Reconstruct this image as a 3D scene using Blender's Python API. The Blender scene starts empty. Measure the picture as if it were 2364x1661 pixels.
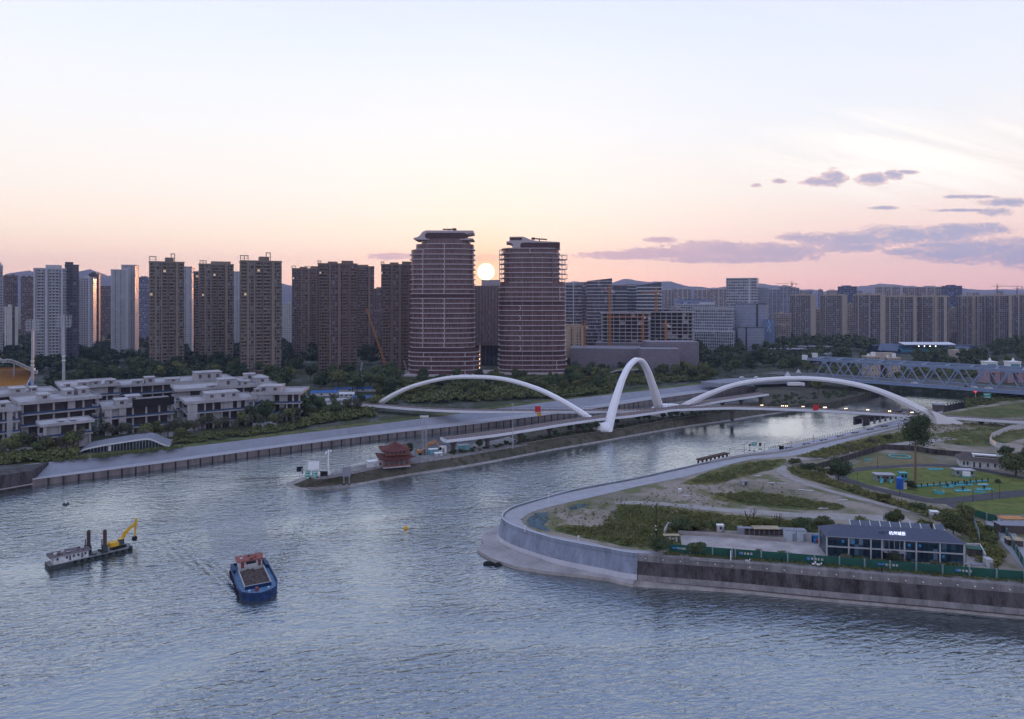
import bpy, bmesh, math, random
from mathutils import Vector, Matrix, noise
R = math.radians
S = bpy.context.scene
# ---------------------------------------------------------------- camera
F, CX, HY, H = 1576.0, 1182.0, 690.0, 75.0
cam = bpy.data.cameras.new("camera"); cam.sensor_width = 36.0; cam.lens = 24.0
cam.shift_y = -(830.5 - HY) / 2364.0; cam.clip_start = 1.0; cam.clip_end = 60000.0
co = bpy.data.objects.new("camera", cam); S.collection.objects.link(co)
co.location = (0, 0, H); co.rotation_euler = (R(90), 0, 0); S.camera = co
# ---------------------------------------------------------------- world
SUN_U, SUN_V = (1122 - CX) / F, (HY - 628) / F
SUN_AZ = math.atan(SUN_U); SUN_EL = math.atan(SUN_V * math.cos(SUN_AZ))
W = bpy.data.worlds.new("World"); S.world = W; W.use_nodes = True
nt = W.node_tree; nt.nodes.clear()

class NB:
    "tiny node-building helper"
    def __init__(s, t): s.t = t
    def n(s, kind, **kw):
        x = s.t.nodes.new(kind)
        for k, v in kw.items(): setattr(x, k, v)
        return x
    def put(s, sock, v):
        if hasattr(v, "is_output") or isinstance(v, bpy.types.NodeSocket): s.t.links.new(v, sock)
        else:
            if isinstance(v, (tuple, list)) and len(v) == 3 and sock.type == "RGBA": v = (*v, 1)
            sock.default_value = v
    def m(s, op, a, b=0.0, c=None, clamp=False):
        x = s.n("ShaderNodeMath", operation=op, use_clamp=clamp)
        s.put(x.inputs[0], a); s.put(x.inputs[1], b)
        if c is not None: s.put(x.inputs[2], c)
        return x.outputs[0]
    def mix(s, f, a, b, mode="MIX"):
        x = s.n("ShaderNodeMix", data_type="RGBA", blend_type=mode)
        s.put(x.inputs[0], f); s.put(x.inputs[6], a); s.put(x.inputs[7], b)
        return x.outputs[2]
    def ramp(s, f, stops, interp="LINEAR"):
        x = s.n("ShaderNodeValToRGB"); r = x.color_ramp; r.interpolation = interp
        while len(r.elements) < len(stops): r.elements.new(0.5)
        for e, (p, c) in zip(r.elements, stops):
            e.position = p; e.color = (*c, 1) if not isinstance(c, (int, float)) else (c, c, c, 1)
        s.put(x.inputs[0], f); return x.outputs[0]
    def noise(s, vec, scale, detail=3, rough=0.5, dist=0.0):
        x = s.n("ShaderNodeTexNoise"); s.put(x.inputs["Vector"], vec)
        x.inputs["Scale"].default_value = scale; x.inputs["Detail"].default_value = detail
        x.inputs["Roughness"].default_value = rough; x.inputs["Distortion"].default_value = dist
        return x.outputs[0]
    def sstep(s, v, lo, hi):
        x = s.n("ShaderNodeMapRange", interpolation_type="SMOOTHSTEP")
        s.put(x.inputs[0], v); x.inputs[1].default_value = lo; x.inputs[2].default_value = hi
        return x.outputs[0]
    def xyz(s, v):
        x = s.n("ShaderNodeSeparateXYZ"); s.put(x.inputs[0], v); return x.outputs
    def comb(s, a, b, c=0.0):
        x = s.n("ShaderNodeCombineXYZ"); s.put(x.inputs[0], a); s.put(x.inputs[1], b); s.put(x.inputs[2], c); return x.outputs[0]

b = NB(nt)
tc = b.n("ShaderNodeTexCoord").outputs["Generated"]
dx, dy, dz = b.xyz(tc)
el = b.m("MULTIPLY", b.m("ARCSINE", dz), 57.2958)            # elevation in degrees
elf = b.m("DIVIDE", b.m("MAXIMUM", el, 0.0), 90.0, clamp=True)
def lin(r, g, bb):
    f = lambda c: ((c / 255 + 0.055) / 1.055) ** 2.4 if c > 10 else c / 255 / 12.92
    return (f(r), f(g), f(bb))
peach = b.ramp(elf, [(0.0, (1.32, 0.72, 0.54)), (2.2/90, (1.34, 0.88, 0.61)), (5.0/90, (1.18, 0.95, 0.74)), (8/90, (1.06, 0.96, 0.85)),
                     (13/90, (0.95, 0.94, 0.93)), (18/90, (0.86, 0.90, 0.98)), (24/90, (0.74, 0.81, 0.98)), (34/90, (0.45, 0.59, 1.0)), (0.6, (0.38, 0.52, 0.94)), (1.0, (0.50, 0.60, 0.92))])
pink = b.ramp(elf, [(0.0, (1.16, 0.62, 0.54)), (2.2/90, (1.22, 0.76, 0.63)), (4.5/90, (1.12, 0.80, 0.68)), (8.5/90, (0.99, 0.90, 0.82)),
                    (14/90, (0.87, 0.89, 0.93)), (19/90, (0.78, 0.83, 0.95)), (24/90, (0.70, 0.77, 0.96)), (34/90, (0.44, 0.58, 1.0)), (0.6, (0.38, 0.52, 0.94)), (1.0, (0.50, 0.60, 0.92))])
az = b.m("ARCTAN2", dx, dy)                                   # 0 = +Y, positive to the right
side = b.sstep(az, -0.05, 0.55)
front = b.mix(side, peach, pink)
back = b.ramp(elf, [(0.0, (0.50, 0.45, 0.60)), (0.1, (0.60, 0.54, 0.70)), (0.25, (0.60, 0.64, 0.86)), (1.0, (0.54, 0.62, 0.90))])
fb = b.sstep(dy, -0.75, 0.72)
sky = b.mix(fb, back, front)
# thin high cirrus and cumulus banks, laid out by direction in the sky
yy = b.m("MAXIMUM", dy, 0.02)
u = b.m("DIVIDE", dx, yy); v = b.m("DIVIDE", dz, yy)
uv = b.comb(u, v)
wis = b.noise(b.comb(b.m("ADD", b.m("MULTIPLY", u, 2.2), b.m("MULTIPLY", v, 3.0)), b.m("ADD", b.m("MULTIPLY", v, 15.0), b.m("MULTIPLY", u, 3.2))), 1.6, 6, 0.6, 0.6)
cu = b.m("SUBTRACT", u, (2150 - CX) / F); cv = b.m("SUBTRACT", v, (HY - 360) / F)
cirr = b.m("MULTIPLY", b.sstep(b.m("ADD", b.m("POWER", b.m("DIVIDE", cu, 0.34), 2), b.m("POWER", b.m("DIVIDE", cv, 0.085), 2)), 1.0, 0.0), b.sstep(wis, 0.36, 0.66))
sky = b.mix(b.m("MULTIPLY", cirr, 1.0), sky, (1.12, 1.06, 0.98))
wis2 = b.m("MULTIPLY", b.sstep(wis, 0.5, 0.72), b.sstep(v, 0.02, 0.08))
sky = b.mix(b.m("MULTIPLY", wis2, 0.14), sky, (1.0, 0.93, 0.86))
CL = [(1440,590,110,10),(1560,584,120,14),(1650,580,150,22),(1790,582,120,22),(1690,600,170,9),(1960,572,75,13),(1835,549,48,8),(1960,553,150,19),(2110,544,170,23),(2240,530,105,16),
      (2160,566,60,8),(2090,582,55,9),(2260,578,150,30),(2390,583,150,36),(2180,590,110,12),(1525,554,40,7),(1925,411,30,20),(1890,420,44,11),(2015,413,36,15),(2065,405,26,12),(2090,398,30,6),(1798,418,17,6),
      (2300,489,42,11),(2220,486,80,4),(2330,468,70,10),(2240,455,60,5),(2042,480,36,5),(1745,428,14,5),(905,592,60,8),(1120,596,34,9)]
nz = b.noise(b.comb(b.m("MULTIPLY", u, 0.6), b.m("MULTIPLY", v, 2.2)), 30.0, 7, 0.62, 0.3)
nz9 = b.noise(b.comb(b.m("MULTIPLY", u, 0.75), b.m("MULTIPLY", v, 1.7)), 105.0, 5, 0.65, 0.6)
nzm = b.m("ADD", b.m("MULTIPLY", b.m("SUBTRACT", nz, 0.47), 2.3), b.m("MULTIPLY", b.m("SUBTRACT", nz9, 0.5), 2.6))
field = None
for (px, py, rx, ry) in CL:
    a = b.m("DIVIDE", b.m("SUBTRACT", u, (px - CX) / F), rx / F)
    c = b.m("DIVIDE", b.m("SUBTRACT", v, (HY - py) / F), ry / F)
    q = b.m("SUBTRACT", 1.0, b.m("ADD", b.m("MULTIPLY", a, a), b.m("MULTIPLY", c, c)))
    field = q if field is None else b.m("MAXIMUM", field, q)
cl = b.sstep(b.m("ADD", field, nzm), -0.35, 0.35)
thick = b.sstep(b.m("ADD", field, nzm), 0.0, 1.1)
ccol = b.mix(thick, b.mix(b.sstep(v, 0.03, 0.14), (0.74, 0.50, 0.55), (0.86, 0.66, 0.62)), b.mix(b.sstep(u, 0.2, 0.6), (0.60, 0.44, 0.53), (0.42, 0.42, 0.58)))
sky = b.mix(b.m("MULTIPLY", cl, 0.97), sky, ccol)
# aureole and disc of the low sun
su = b.m("SUBTRACT", u, SUN_U); sv = b.m("SUBTRACT", v, SUN_V)
rr = b.m("SQRT", b.m("ADD", b.m("MULTIPLY", su, su), b.m("MULTIPLY", sv, sv)))
frontmask = b.m("GREATER_THAN", dy, 0.05)
def glow(rad, p):
    return b.m("MULTIPLY", b.m("POWER", b.m("MAXIMUM", b.m("SUBTRACT", 1.0, b.m("DIVIDE", rr, rad)), 0.0), p), frontmask)
sky = b.mix(b.m("MULTIPLY", glow(0.30, 2.4), 0.32), sky, (1.02, 0.76, 0.56))
sky = b.mix(b.m("MULTIPLY", glow(0.075, 1.5), 0.9), sky, (1.35, 0.80, 0.30))
sky = b.mix(b.m("MULTIPLY", b.sstep(rr, 0.0132, 0.0100), frontmask), sky, (9.0, 7.6, 4.5))
below = b.m("LESS_THAN", dz, -0.002)
sky = b.mix(below, sky, (0.10, 0.10, 0.11))
bg = b.n("ShaderNodeBackground"); b.put(bg.inputs[0], sky); bg.inputs[1].default_value = 1.0
ns = b.n("ShaderNodeTexSky", sky_type="NISHITA", sun_disc=False); ns.sun_elevation = SUN_EL; ns.sun_rotation = SUN_AZ
bg2 = b.n("ShaderNodeBackground"); b.put(bg2.inputs[0], ns.outputs[0]); bg2.inputs[1].default_value = 0.012
add = b.n("ShaderNodeAddShader"); nt.links.new(bg.outputs[0], add.inputs[0]); nt.links.new(bg2.outputs[0], add.inputs[1])
wo = b.n("ShaderNodeOutputWorld"); nt.links.new(add.outputs[0], wo.inputs[0])
# ---------------------------------------------------------------- sun
sl = bpy.data.lights.new("sun", "SUN"); sl.energy = 2.6; sl.angle = R(0.5); sl.color = (1.0, 0.42, 0.17)
so = bpy.data.objects.new("sun", sl); S.collection.objects.link(so)
sd = Vector((math.sin(SUN_AZ) * math.cos(SUN_EL), math.cos(SUN_AZ) * math.cos(SUN_EL), math.sin(SUN_EL)))
so.rotation_euler = sd.to_track_quat("Z", "Y").to_euler(); so.location = (0, 0, 300)
vs = S.view_settings; vs.view_transform = "Standard"; vs.look = "None"; vs.exposure = 0.16; vs.gamma = 1.0; vs.use_curve_mapping = False
S.cycles.use_denoising = True; S.cycles.max_bounces = 6; S.cycles.volume_bounces = 0; S.cycles.diffuse_bounces = 2
S.cycles.glossy_bounces = 3; S.cycles.sample_clamp_indirect = 3.0; S.cycles.sample_clamp_direct = 12.0
# ---------------------------------------------------------------- helpers
COL = S.collection.objects
def G(px, py, z=7.0):
    d = F * (H - z) / (py - HY); return Vector(((px - CX) / F * d, d, z))
def DP(px, py, d): return Vector(((px - CX) / F * d, d, H - (py - HY) * d / F))
MATS = {}
def pm(name, col, rough=0.8, var=0.25, scale=0.4, metal=0.0, spec=0.3, emit=None, es=0.0, col2=None, bump=0.0, streak=False):
    "procedural material: base colour broken up by two octaves of noise"
    if name in MATS: return MATS[name]
    m = bpy.data.materials.new(name); m.use_nodes = True; t = m.node_tree; t.nodes.clear(); q = NB(t)
    c = q.n("ShaderNodeTexCoord").outputs["Object"]
    if streak:
        X = q.xyz(c); c2 = q.comb(q.m("MULTIPLY", X[0], 1.0), X[1], q.m("MULTIPLY", X[2], 0.12))
    else: c2 = c
    n1 = q.noise(c2, scale, 5, 0.6); n2 = q.noise(c2, scale * 9.0, 3, 0.6)
    f = q.m("ADD", q.m("MULTIPLY", n1, 0.65), q.m("MULTIPLY", n2, 0.35))
    lo = tuple(x * (1 - var) for x in col); hi = tuple(min(1, x * (1 + var)) for x in col) if col2 is None else col2
    cc = q.ramp(f, [(0.36, lo), (0.64, hi)])
    p = q.n("ShaderNodeBsdfPrincipled"); q.put(p.inputs["Base Color"], cc)
    p.inputs["Roughness"].default_value = rough; p.inputs["Metallic"].default_value = metal; p.inputs["Specular IOR Level"].default_value = spec
    if emit: p.inputs["Emission Color"].default_value = (*emit, 1); p.inputs["Emission Strength"].default_value = es
    if bump:
        bn = q.n("ShaderNodeBump"); bn.inputs["Strength"].default_value = 1.0; bn.inputs["Distance"].default_value = bump
        q.put(bn.inputs["Height"], f); t.links.new(bn.outputs[0], p.inputs["Normal"])
    o = q.n("ShaderNodeOutputMaterial"); t.links.new(p.outputs[0], o.inputs[0]); MATS[name] = m; return m

def facade(name, wall, glass, bay=3.4, fh=3.0, wx=(0.2, 0.8), wz=(0.3, 0.85), lit=0.0, vary=0.5, off=0.0, grough=0.25, spark=True):
    "a wall with one window per bay and storey; the glass varies from window to window"
    if name in MATS: return MATS[name]
    m = bpy.data.materials.new(name); m.use_nodes = True; t = m.node_tree; t.nodes.clear(); q = NB(t)
    tcn = q.n("ShaderNodeTexCoord"); P = q.xyz(tcn.outputs["Object"]); N = q.xyz(tcn.outputs["Normal"])
    sel = q.m("GREATER_THAN", q.m("ABSOLUTE", N[0]), 0.6)
    h = q.m("ADD", q.m("MULTIPLY", P[1], sel), q.m("MULTIPLY", P[0], q.m("SUBTRACT", 1.0, sel)))
    hh = q.m("DIVIDE", q.m("ADD", h, 200.0 + off), bay); vv = q.m("DIVIDE", q.m("ADD", P[2], 30.0), fh)
    fu, fv = q.m("FRACT", hh), q.m("FRACT", vv)
    inside = lambda f, r: q.m("MULTIPLY", q.m("GREATER_THAN", f, r[0]), q.m("LESS_THAN", f, r[1]))
    mask = q.m("MULTIPLY", inside(fu, wx), inside(fv, wz))
    upn = q.m("LESS_THAN", q.m("ABSOLUTE", N[2]), 0.5); mask = q.m("MULTIPLY", mask, upn)
    wn = q.n("ShaderNodeTexWhiteNoise", noise_dimensions="3D"); q.put(wn.inputs["Vector"], q.comb(q.m("FLOOR", hh), q.m("FLOOR", vv), sel))
    rnd = wn.outputs["Value"]
    g = q.ramp(rnd, [(0.0, tuple(x * (1 - vary) for x in glass)), (0.6, glass), (0.85, tuple(min(1, x * (1 + 2 * vary)) for x in glass)), (0.96, tuple(min(1, x * 3 + 0.08) for x in glass))] if spark else [(0.0, tuple(x * (1 - vary) for x in glass)), (1.0, tuple(x * (1 + vary) for x in glass))])
    nn = q.noise(tcn.outputs["Object"], 0.12, 4, 0.6)
    ww = q.ramp(nn, [(0.3, tuple(x * 0.82 for x in wall)), (0.7, tuple(min(1, x * 1.12) for x in wall))])
    cc = q.mix(mask, ww, g)
    p = q.n("ShaderNodeBsdfPrincipled"); q.put(p.inputs["Base Color"], cc)
    q.put(p.inputs["Roughness"], q.m("SUBTRACT", 0.85, q.m("MULTIPLY", mask, 0.85 - grough)))
    if lit > 0:
        on = q.m("MULTIPLY", q.m("GREATER_THAN", wn.outputs["Value"], 1 - lit), mask)
        p.inputs["Emission Color"].default_value = (1.0, 0.78, 0.5, 1); q.put(p.inputs["Emission Strength"], q.m("MULTIPLY", on, 0.45))
    o = q.n("ShaderNodeOutputMaterial"); t.links.new(p.outputs[0], o.inputs[0]); MATS[name] = m; return m

class MB:
    "collects solids and links them as ONE mesh object"
    def __init__(s): s.v = []; s.f = []; s.mi = []; s.M = Matrix.Identity(4); s.k = 0
    def add(s, vs, fs):
        o = len(s.v); s.v += [tuple(s.M @ Vector(p)) for p in vs]; s.f += [tuple(i + o for i in f) for f in fs]; s.mi += [s.k] * len(fs); return s
    def box(s, x0, x1, y0, y1, z0, z1):
        return s.add([(x0,y0,z0),(x1,y0,z0),(x1,y1,z0),(x0,y1,z0),(x0,y0,z1),(x1,y0,z1),(x1,y1,z1),(x0,y1,z1)],
                     [(0,3,2,1),(4,5,6,7),(0,1,5,4),(1,2,6,5),(2,3,7,6),(3,0,4,7)])
    def prism(s, poly, z0, z1, cap=True):
        n = len(poly); vs = [(p[0], p[1], z0) for p in poly] + [(p[0], p[1], z1) for p in poly]
        fs = [(i, (i + 1) % n, n + (i + 1) % n, n + i) for i in range(n)]
        if cap: fs += [tuple(range(n - 1, -1, -1)), tuple(range(n, 2 * n))]
        return s.add(vs, fs)
    def xprism(s, poly, x0, x1):
        "poly in (y,z), extruded along x"
        n = len(poly); vs = [(x0, p[0], p[1]) for p in poly] + [(x1, p[0], p[1]) for p in poly]
        return s.add(vs, [(i, (i + 1) % n, n + (i + 1) % n, n + i) for i in range(n)] + [tuple(range(n - 1, -1, -1)), tuple(range(n, 2 * n))])
    def yprism(s, poly, y0, y1):
        n = len(poly); vs = [(p[0], y0, p[1]) for p in poly] + [(p[0], y1, p[1]) for p in poly]
        return s.add(vs, [(i, (i + 1) % n, n + (i + 1) % n, n + i) for i in range(n)] + [tuple(range(n - 1, -1, -1)), tuple(range(n, 2 * n))])
    def bar(s, a, c, w, h=None, w2=None, h2=None):
        "box-section bar from a to c"
        a, c = Vector(a), Vector(c); h = h or w; w2 = w2 or w; h2 = h2 or h
        d = (c - a).normalized(); up = Vector((0, 0, 1)) if abs(d.z) < 0.97 else Vector((0, 1, 0))
        sx = d.cross(up).normalized(); uz = sx.cross(d)
        vs = [a + sx * i * w / 2 + uz * j * h / 2 for i, j in ((-1,-1),(1,-1),(1,1),(-1,1))] + [c + sx * i * w2 / 2 + uz * j * h2 / 2 for i, j in ((-1,-1),(1,-1),(1,1),(-1,1))]
        return s.add([tuple(p) for p in vs], [(0,3,2,1),(4,5,6,7),(0,1,5,4),(1,2,6,5),(2,3,7,6),(3,0,4,7)])
    def tube(s, pts, r, n=8):
        pts = [Vector(p) for p in pts]; rs = r if isinstance(r, (list, tuple)) else [r] * len(pts); vs = []; fs = []
        for i, p in enumerate(pts):
            d = (pts[min(i + 1, len(pts) - 1)] - pts[max(i - 1, 0)]).normalized(); up = Vector((0, 0, 1)) if abs(d.z) < 0.95 else Vector((0, 1, 0))
            a = d.cross(up).normalized(); c = a.cross(d)
            vs += [tuple(p + (a * math.cos(t) + c * math.sin(t)) * rs[i]) for t in [2 * math.pi * k / n for k in range(n)]]
        for i in range(len(pts) - 1):
            for k in range(n): fs.append((i*n+k, i*n+(k+1)%n, (i+1)*n+(k+1)%n, (i+1)*n+k))
        fs += [tuple(range(n - 1, -1, -1)), tuple((len(pts) - 1) * n + k for k in range(n))]
        return s.add(vs, fs)
    def sweep(s, pts, prof, closed=False, scales=None):
        "prof = [(side, up)], swept along a mostly horizontal path"
        pts = [Vector(p) for p in pts]; n = len(prof); N = len(pts); vs = []
        for i, p in enumerate(pts):
            a = pts[(i - 1) % N] if closed or i else pts[0]; c = pts[(i + 1) % N] if closed or i < N - 1 else pts[-1]
            d = c - a; d.z = 0; d.normalize(); sd_ = Vector((d.y, -d.x, 0)); k = scales[i] if scales else 1
            vs += [tuple(p + sd_ * q[0] * k + Vector((0, 0, q[1] * k))) for q in prof]
        fs = []
        for i in range(N if closed else N - 1):
            j = (i + 1) % N
            for k in range(n): fs.append((i*n+k, i*n+(k+1)%n, j*n+(k+1)%n, j*n+k))
        if not closed: fs += [tuple(range(n - 1, -1, -1)), tuple((N - 1) * n + k for k in range(n))]
        return s.add(vs, fs)
    def cone(s, c, r0, r1, z0, z1, n=12):
        vs = [(c[0] + r * math.cos(2*math.pi*k/n), c[1] + r * math.sin(2*math.pi*k/n), z) for r, z in ((r0, z0), (r1, z1)) for k in range(n)]
        return s.add(vs, [(k, (k+1)%n, n+(k+1)%n, n+k) for k in range(n)] + [tuple(range(n-1,-1,-1)), tuple(range(n, 2*n))])
    def ball(s, c, r, n=10, m=6, sq=(1,1,1), jit=0.0, rnd=random):
        vs = []; fs = []
        for i in range(m + 1):
            for k in range(n):
                t = math.pi * i / m; a = 2 * math.pi * k / n; j = 1 + rnd.uniform(-jit, jit)
                vs.append((c[0]+r*sq[0]*j*math.sin(t)*math.cos(a), c[1]+r*sq[1]*j*math.sin(t)*math.sin(a), c[2]+r*sq[2]*j*math.cos(t)))
        for i in range(m):
            for k in range(n): fs.append((i*n+k, (i+1)*n+k, (i+1)*n+(k+1)%n, i*n+(k+1)%n))
        return s.add(vs, fs)
    def build(s, name, mats, parent=None, loc=None, rz=None, smooth=False, normals=True):
        me = bpy.data.meshes.new(name); me.from_pydata(s.v, [], s.f)
        mats = mats if isinstance(mats, (list, tuple)) else [mats]
        for m in mats: me.materials.append(m)
        if len(mats) > 1: me.polygons.foreach_set("material_index", s.mi)
        if normals:
            bm = bmesh.new(); bm.from_mesh(me); bmesh.ops.recalc_face_normals(bm, faces=bm.faces); bm.to_mesh(me); bm.free()
        if smooth: me.polygons.foreach_set("use_smooth", [True] * len(me.polygons))
        me.update(); o = bpy.data.objects.new(name, me); COL.link(o)
        if parent: o.parent = parent
        if loc is not None: o.location = loc
        if rz is not None: o.rotation_euler = (0, 0, rz)
        return o

def tag(o, label=None, cat=None, group=None, kind=None):
    if label: o["label"] = label
    if cat: o["category"] = cat
    if group: o["group"] = group
    if kind: o["kind"] = kind
    return o
def thing(name, label, cat, loc=(0, 0, 0), rz=0.0, group=None):
    o = bpy.data.objects.new(name, None); o.empty_display_size = 1; COL.link(o)
    o.location = loc; o.rotation_euler = (0, 0, rz); return tag(o, label, cat, group)
def struct(o): o["kind"] = "structure"; return o
def copy_tree(root, loc, rz=0.0, sc=None, label=None, group=None):
    r = root.copy(); COL.link(r); r.location = loc; r.rotation_euler = (0, 0, rz)
    if sc is not None: r.scale = sc if isinstance(sc, (tuple, list)) else (sc, sc, sc)
    if label: r["label"] = label
    if group: r["group"] = group
    for ch in list(root.children):
        c = ch.copy(); COL.link(c); c.parent = r
        for g in list(ch.children):
            e = g.copy(); COL.link(e); e.parent = c
    return r
def smoothpath(pts, k=6):
    P = [Vector(p) for p in pts]; out = []
    for i in range(len(P) - 1):
        p0, p1, p2, p3 = P[max(i-1,0)], P[i], P[i+1], P[min(i+2,len(P)-1)]
        for j in range(k):
            t = j / k
            out.append(0.5 * ((2*p1) + (p2-p0)*t + (2*p0-5*p1+4*p2-p3)*t*t + (3*p1-p0-3*p2+p3)*t**3))
    out.append(P[-1]); return out
def sheet(name, poly, z, mat, thick=None):
    "flat polygon at height z (or a slab going down by thick)"
    bm = bmesh.new(); vs = [bm.verts.new((p[0], p[1], z)) for p in poly]; f = bm.faces.new(vs)
    if f.normal.z < 0 or sum((poly[i][0]*poly[(i+1)%len(poly)][1]-poly[(i+1)%len(poly)][0]*poly[i][1]) for i in range(len(poly))) < 0: f.normal_flip()
    if thick:
        n = len(vs); lo = [bm.verts.new((p[0], p[1], z - thick)) for p in poly]
        for i in range(n): bm.faces.new((vs[i], vs[(i+1)%n], lo[(i+1)%n], lo[i]))
    bmesh.ops.triangulate(bm, faces=[f])
    bmesh.ops.recalc_face_normals(bm, faces=bm.faces) if thick else None
    me = bpy.data.meshes.new(name); bm.to_mesh(me); bm.free(); me.materials.append(mat)
    o = bpy.data.objects.new(name, me); COL.link(o); return o
def text_mesh(name, s, size, mat, parent, M, depth=0.05):
    c = bpy.data.curves.new(name, "FONT"); c.body = s; c.size = size; c.extrude = depth; c.align_x = "CENTER"; c.align_y = "CENTER"
    t = bpy.data.objects.new(name, c); me = bpy.data.meshes.new_from_object(t); bpy.data.objects.remove(t)
    me.materials.clear(); me.materials.append(mat); o = bpy.data.objects.new(name, me); COL.link(o); o.parent = parent; o.matrix_local = M; return o
# ================================================================ ground, water, banks
def ground_mat(name, A, B, C, s1=0.02, s2=0.25, lo=0.42, hi=0.58, tuft=None):
    m = bpy.data.materials.new(name); m.use_nodes = True; t = m.node_tree; t.nodes.clear(); q = NB(t)
    c = q.n("ShaderNodeTexCoord").outputs["Object"]
    n1 = q.noise(c, s1, 6, 0.65, 0.5); n2 = q.noise(c, s2, 5, 0.7); n3 = q.noise(c, s2 * 8, 4, 0.7)
    base = q.mix(q.sstep(n1, lo, hi), A, B); base = q.mix(q.m("MULTIPLY", q.sstep(n2, 0.48, 0.60), 0.85), base, C)
    f = q.m("ADD", 0.55, q.m("MULTIPLY", n3, 0.9)); 
    g = q.n("ShaderNodeVectorMath", operation="SCALE"); q.put(g.inputs[0], base); q.put(g.inputs[3], f)
    p = q.n("ShaderNodeBsdfPrincipled"); t.links.new(g.outputs[0], p.inputs["Base Color"]); p.inputs["Roughness"].default_value = 0.95; p.inputs["Specular IOR Level"].default_value = 0.1
    bn = q.n("ShaderNodeBump"); bn.inputs["Distance"].default_value = 0.35; q.put(bn.inputs["Height"], n3); t.links.new(bn.outputs[0], p.inputs["Normal"])
    o = q.n("ShaderNodeOutputMaterial"); t.links.new(p.outputs[0], o.inputs[0]); return m
M_far = ground_mat("far_ground", (0.04, 0.055, 0.028), (0.065, 0.072, 0.038), (0.12, 0.12, 0.12), 0.01, 0.08)
M_waste = ground_mat("waste_ground", (0.30, 0.26, 0.22), (0.20, 0.185, 0.14), (0.125, 0.135, 0.055), 0.045, 0.09, 0.42, 0.56)
M_weeds = ground_mat("weeds", (0.10, 0.115, 0.042), (0.15, 0.145, 0.06), (0.055, 0.075, 0.026), 0.06, 0.2)
M_lawn = ground_mat("lawn", (0.13, 0.165, 0.045), (0.17, 0.19, 0.06), (0.10, 0.135, 0.035), 0.05, 0.3)
M_dry = ground_mat("dry_grass", (0.19, 0.165, 0.085), (0.155, 0.15, 0.065), (0.23, 0.195, 0.12), 0.05, 0.4)
M_bank = ground_mat("bank_soil", (0.085, 0.08, 0.06), (0.12, 0.105, 0.085), (0.045, 0.055, 0.025), 0.06, 0.35)
M_gravel = ground_mat("gravel", (0.24, 0.23, 0.225), (0.30, 0.29, 0.28), (0.18, 0.17, 0.165), 0.08, 0.5)
M_conc = pm("pale_concrete", (0.42, 0.42, 0.45), 0.85, 0.13, 0.12, streak=True)
M_conc2 = pm("slope_concrete", (0.235, 0.245, 0.285), 0.85, 0.12, 0.10, streak=True)
M_seawall = pm("seawall_block", (0.20, 0.23, 0.29), 0.85, 0.32, 0.35, streak=True)
M_old = pm("old_stone", (0.060, 0.052, 0.054), 0.9, 0.75, 0.5, streak=True)
M_oldtop = pm("stained_coping", (0.19, 0.18, 0.18), 0.9, 0.4, 0.4, streak=True)
M_apron = pm("apron_concrete", (0.32, 0.30, 0.30), 0.85, 0.25, 0.15)
M_ledge = pm("ledge_stone", (0.27, 0.25, 0.235), 0.9, 0.3, 0.3)
M_asph = pm("track_asphalt", (0.055, 0.055, 0.065), 0.8, 0.25, 0.3)
M_road = pm("road_asphalt", (0.10, 0.10, 0.105), 0.85, 0.2, 0.1)
M_quay = pm("quay_stone", (0.17, 0.145, 0.14), 0.9, 0.35, 0.3, streak=True)
M_pave = pm("paving", (0.33, 0.33, 0.36), 0.85, 0.12, 0.3)
M_dirt = pm("dirt_path", (0.31, 0.29, 0.275), 0.95, 0.2, 0.3)
M_white = pm("white_paint", (0.80, 0.81, 0.83), 0.4, 0.06, 0.1, spec=0.5)
M_black = pm("black_steel", (0.02, 0.02, 0.022), 0.5, 0.3, 1)
M_steel = pm("grey_steel", (0.42, 0.44, 0.47), 0.45, 0.12, 0.5, metal=0.3)
M_red = pm("red_paint", (0.55, 0.03, 0.03), 0.5, 0.2, 1)
M_green_s = pm("sign_green", (0.02, 0.30, 0.24), 0.5, 0.1, 1)
M_signw = pm("sign_white", (0.75, 0.77, 0.78), 0.5, 0.05, 1)
M_glassd = pm("dark_glass", (0.03, 0.045, 0.06), 0.08, 0.4, 0.4, spec=0.8)
M_yellow = pm("machine_yellow", (0.62, 0.36, 0.02), 0.5, 0.2, 1)
M_orange = pm("crane_orange", (0.48, 0.20, 0.05), 0.6, 0.2, 1)
M_teal = pm("turquoise_paint", (0.07, 0.33, 0.37), 0.5, 0.15, 1)
M_lamp = pm("lit_lamp", (1, 0.8, 0.5), 0.5, 0.02, 1, emit=(1.0, 0.72, 0.38), es=6.0)
M_lampw = pm("lit_lamp_white", (1, 1, 0.9), 0.5, 0.02, 1, emit=(1.0, 0.95, 0.8), es=5.0)

# ---- water: one sheet out to the horizon, waves as relief
wm = bpy.data.materials.new("river_water"); wm.use_nodes = True; t = wm.node_tree; t.nodes.clear(); q = NB(t)
c = q.n("ShaderNodeTexCoord").outputs["Object"]; X = q.xyz(c)
rot = q.comb(q.m("ADD", q.m("MULTIPLY", X[0], 0.42), q.m("MULTIPLY", X[1], 0.10)), q.m("SUBTRACT", X[1], q.m("MULTIPLY", X[0], 0.22)))
w1 = q.noise(rot, 0.40, 2, 0.5, 0.5); w2 = q.noise(rot, 0.95, 3, 0.55, 0.5); w0 = q.noise(rot, 0.13, 2, 0.5)
calm = q.noise(q.comb(q.m("MULTIPLY", X[0], 0.6), X[1]), 0.016, 3, 0.5, 0.8)                # patches of smoother and rougher water
cf = q.m("MULTIPLY", q.ramp(calm, [(0.37, 0.34), (0.62, 1.08)]), q.m("SUBTRACT", 1.0, q.m("MULTIPLY", q.sstep(X[1], 250.0, 400.0), 0.6)))
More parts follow.
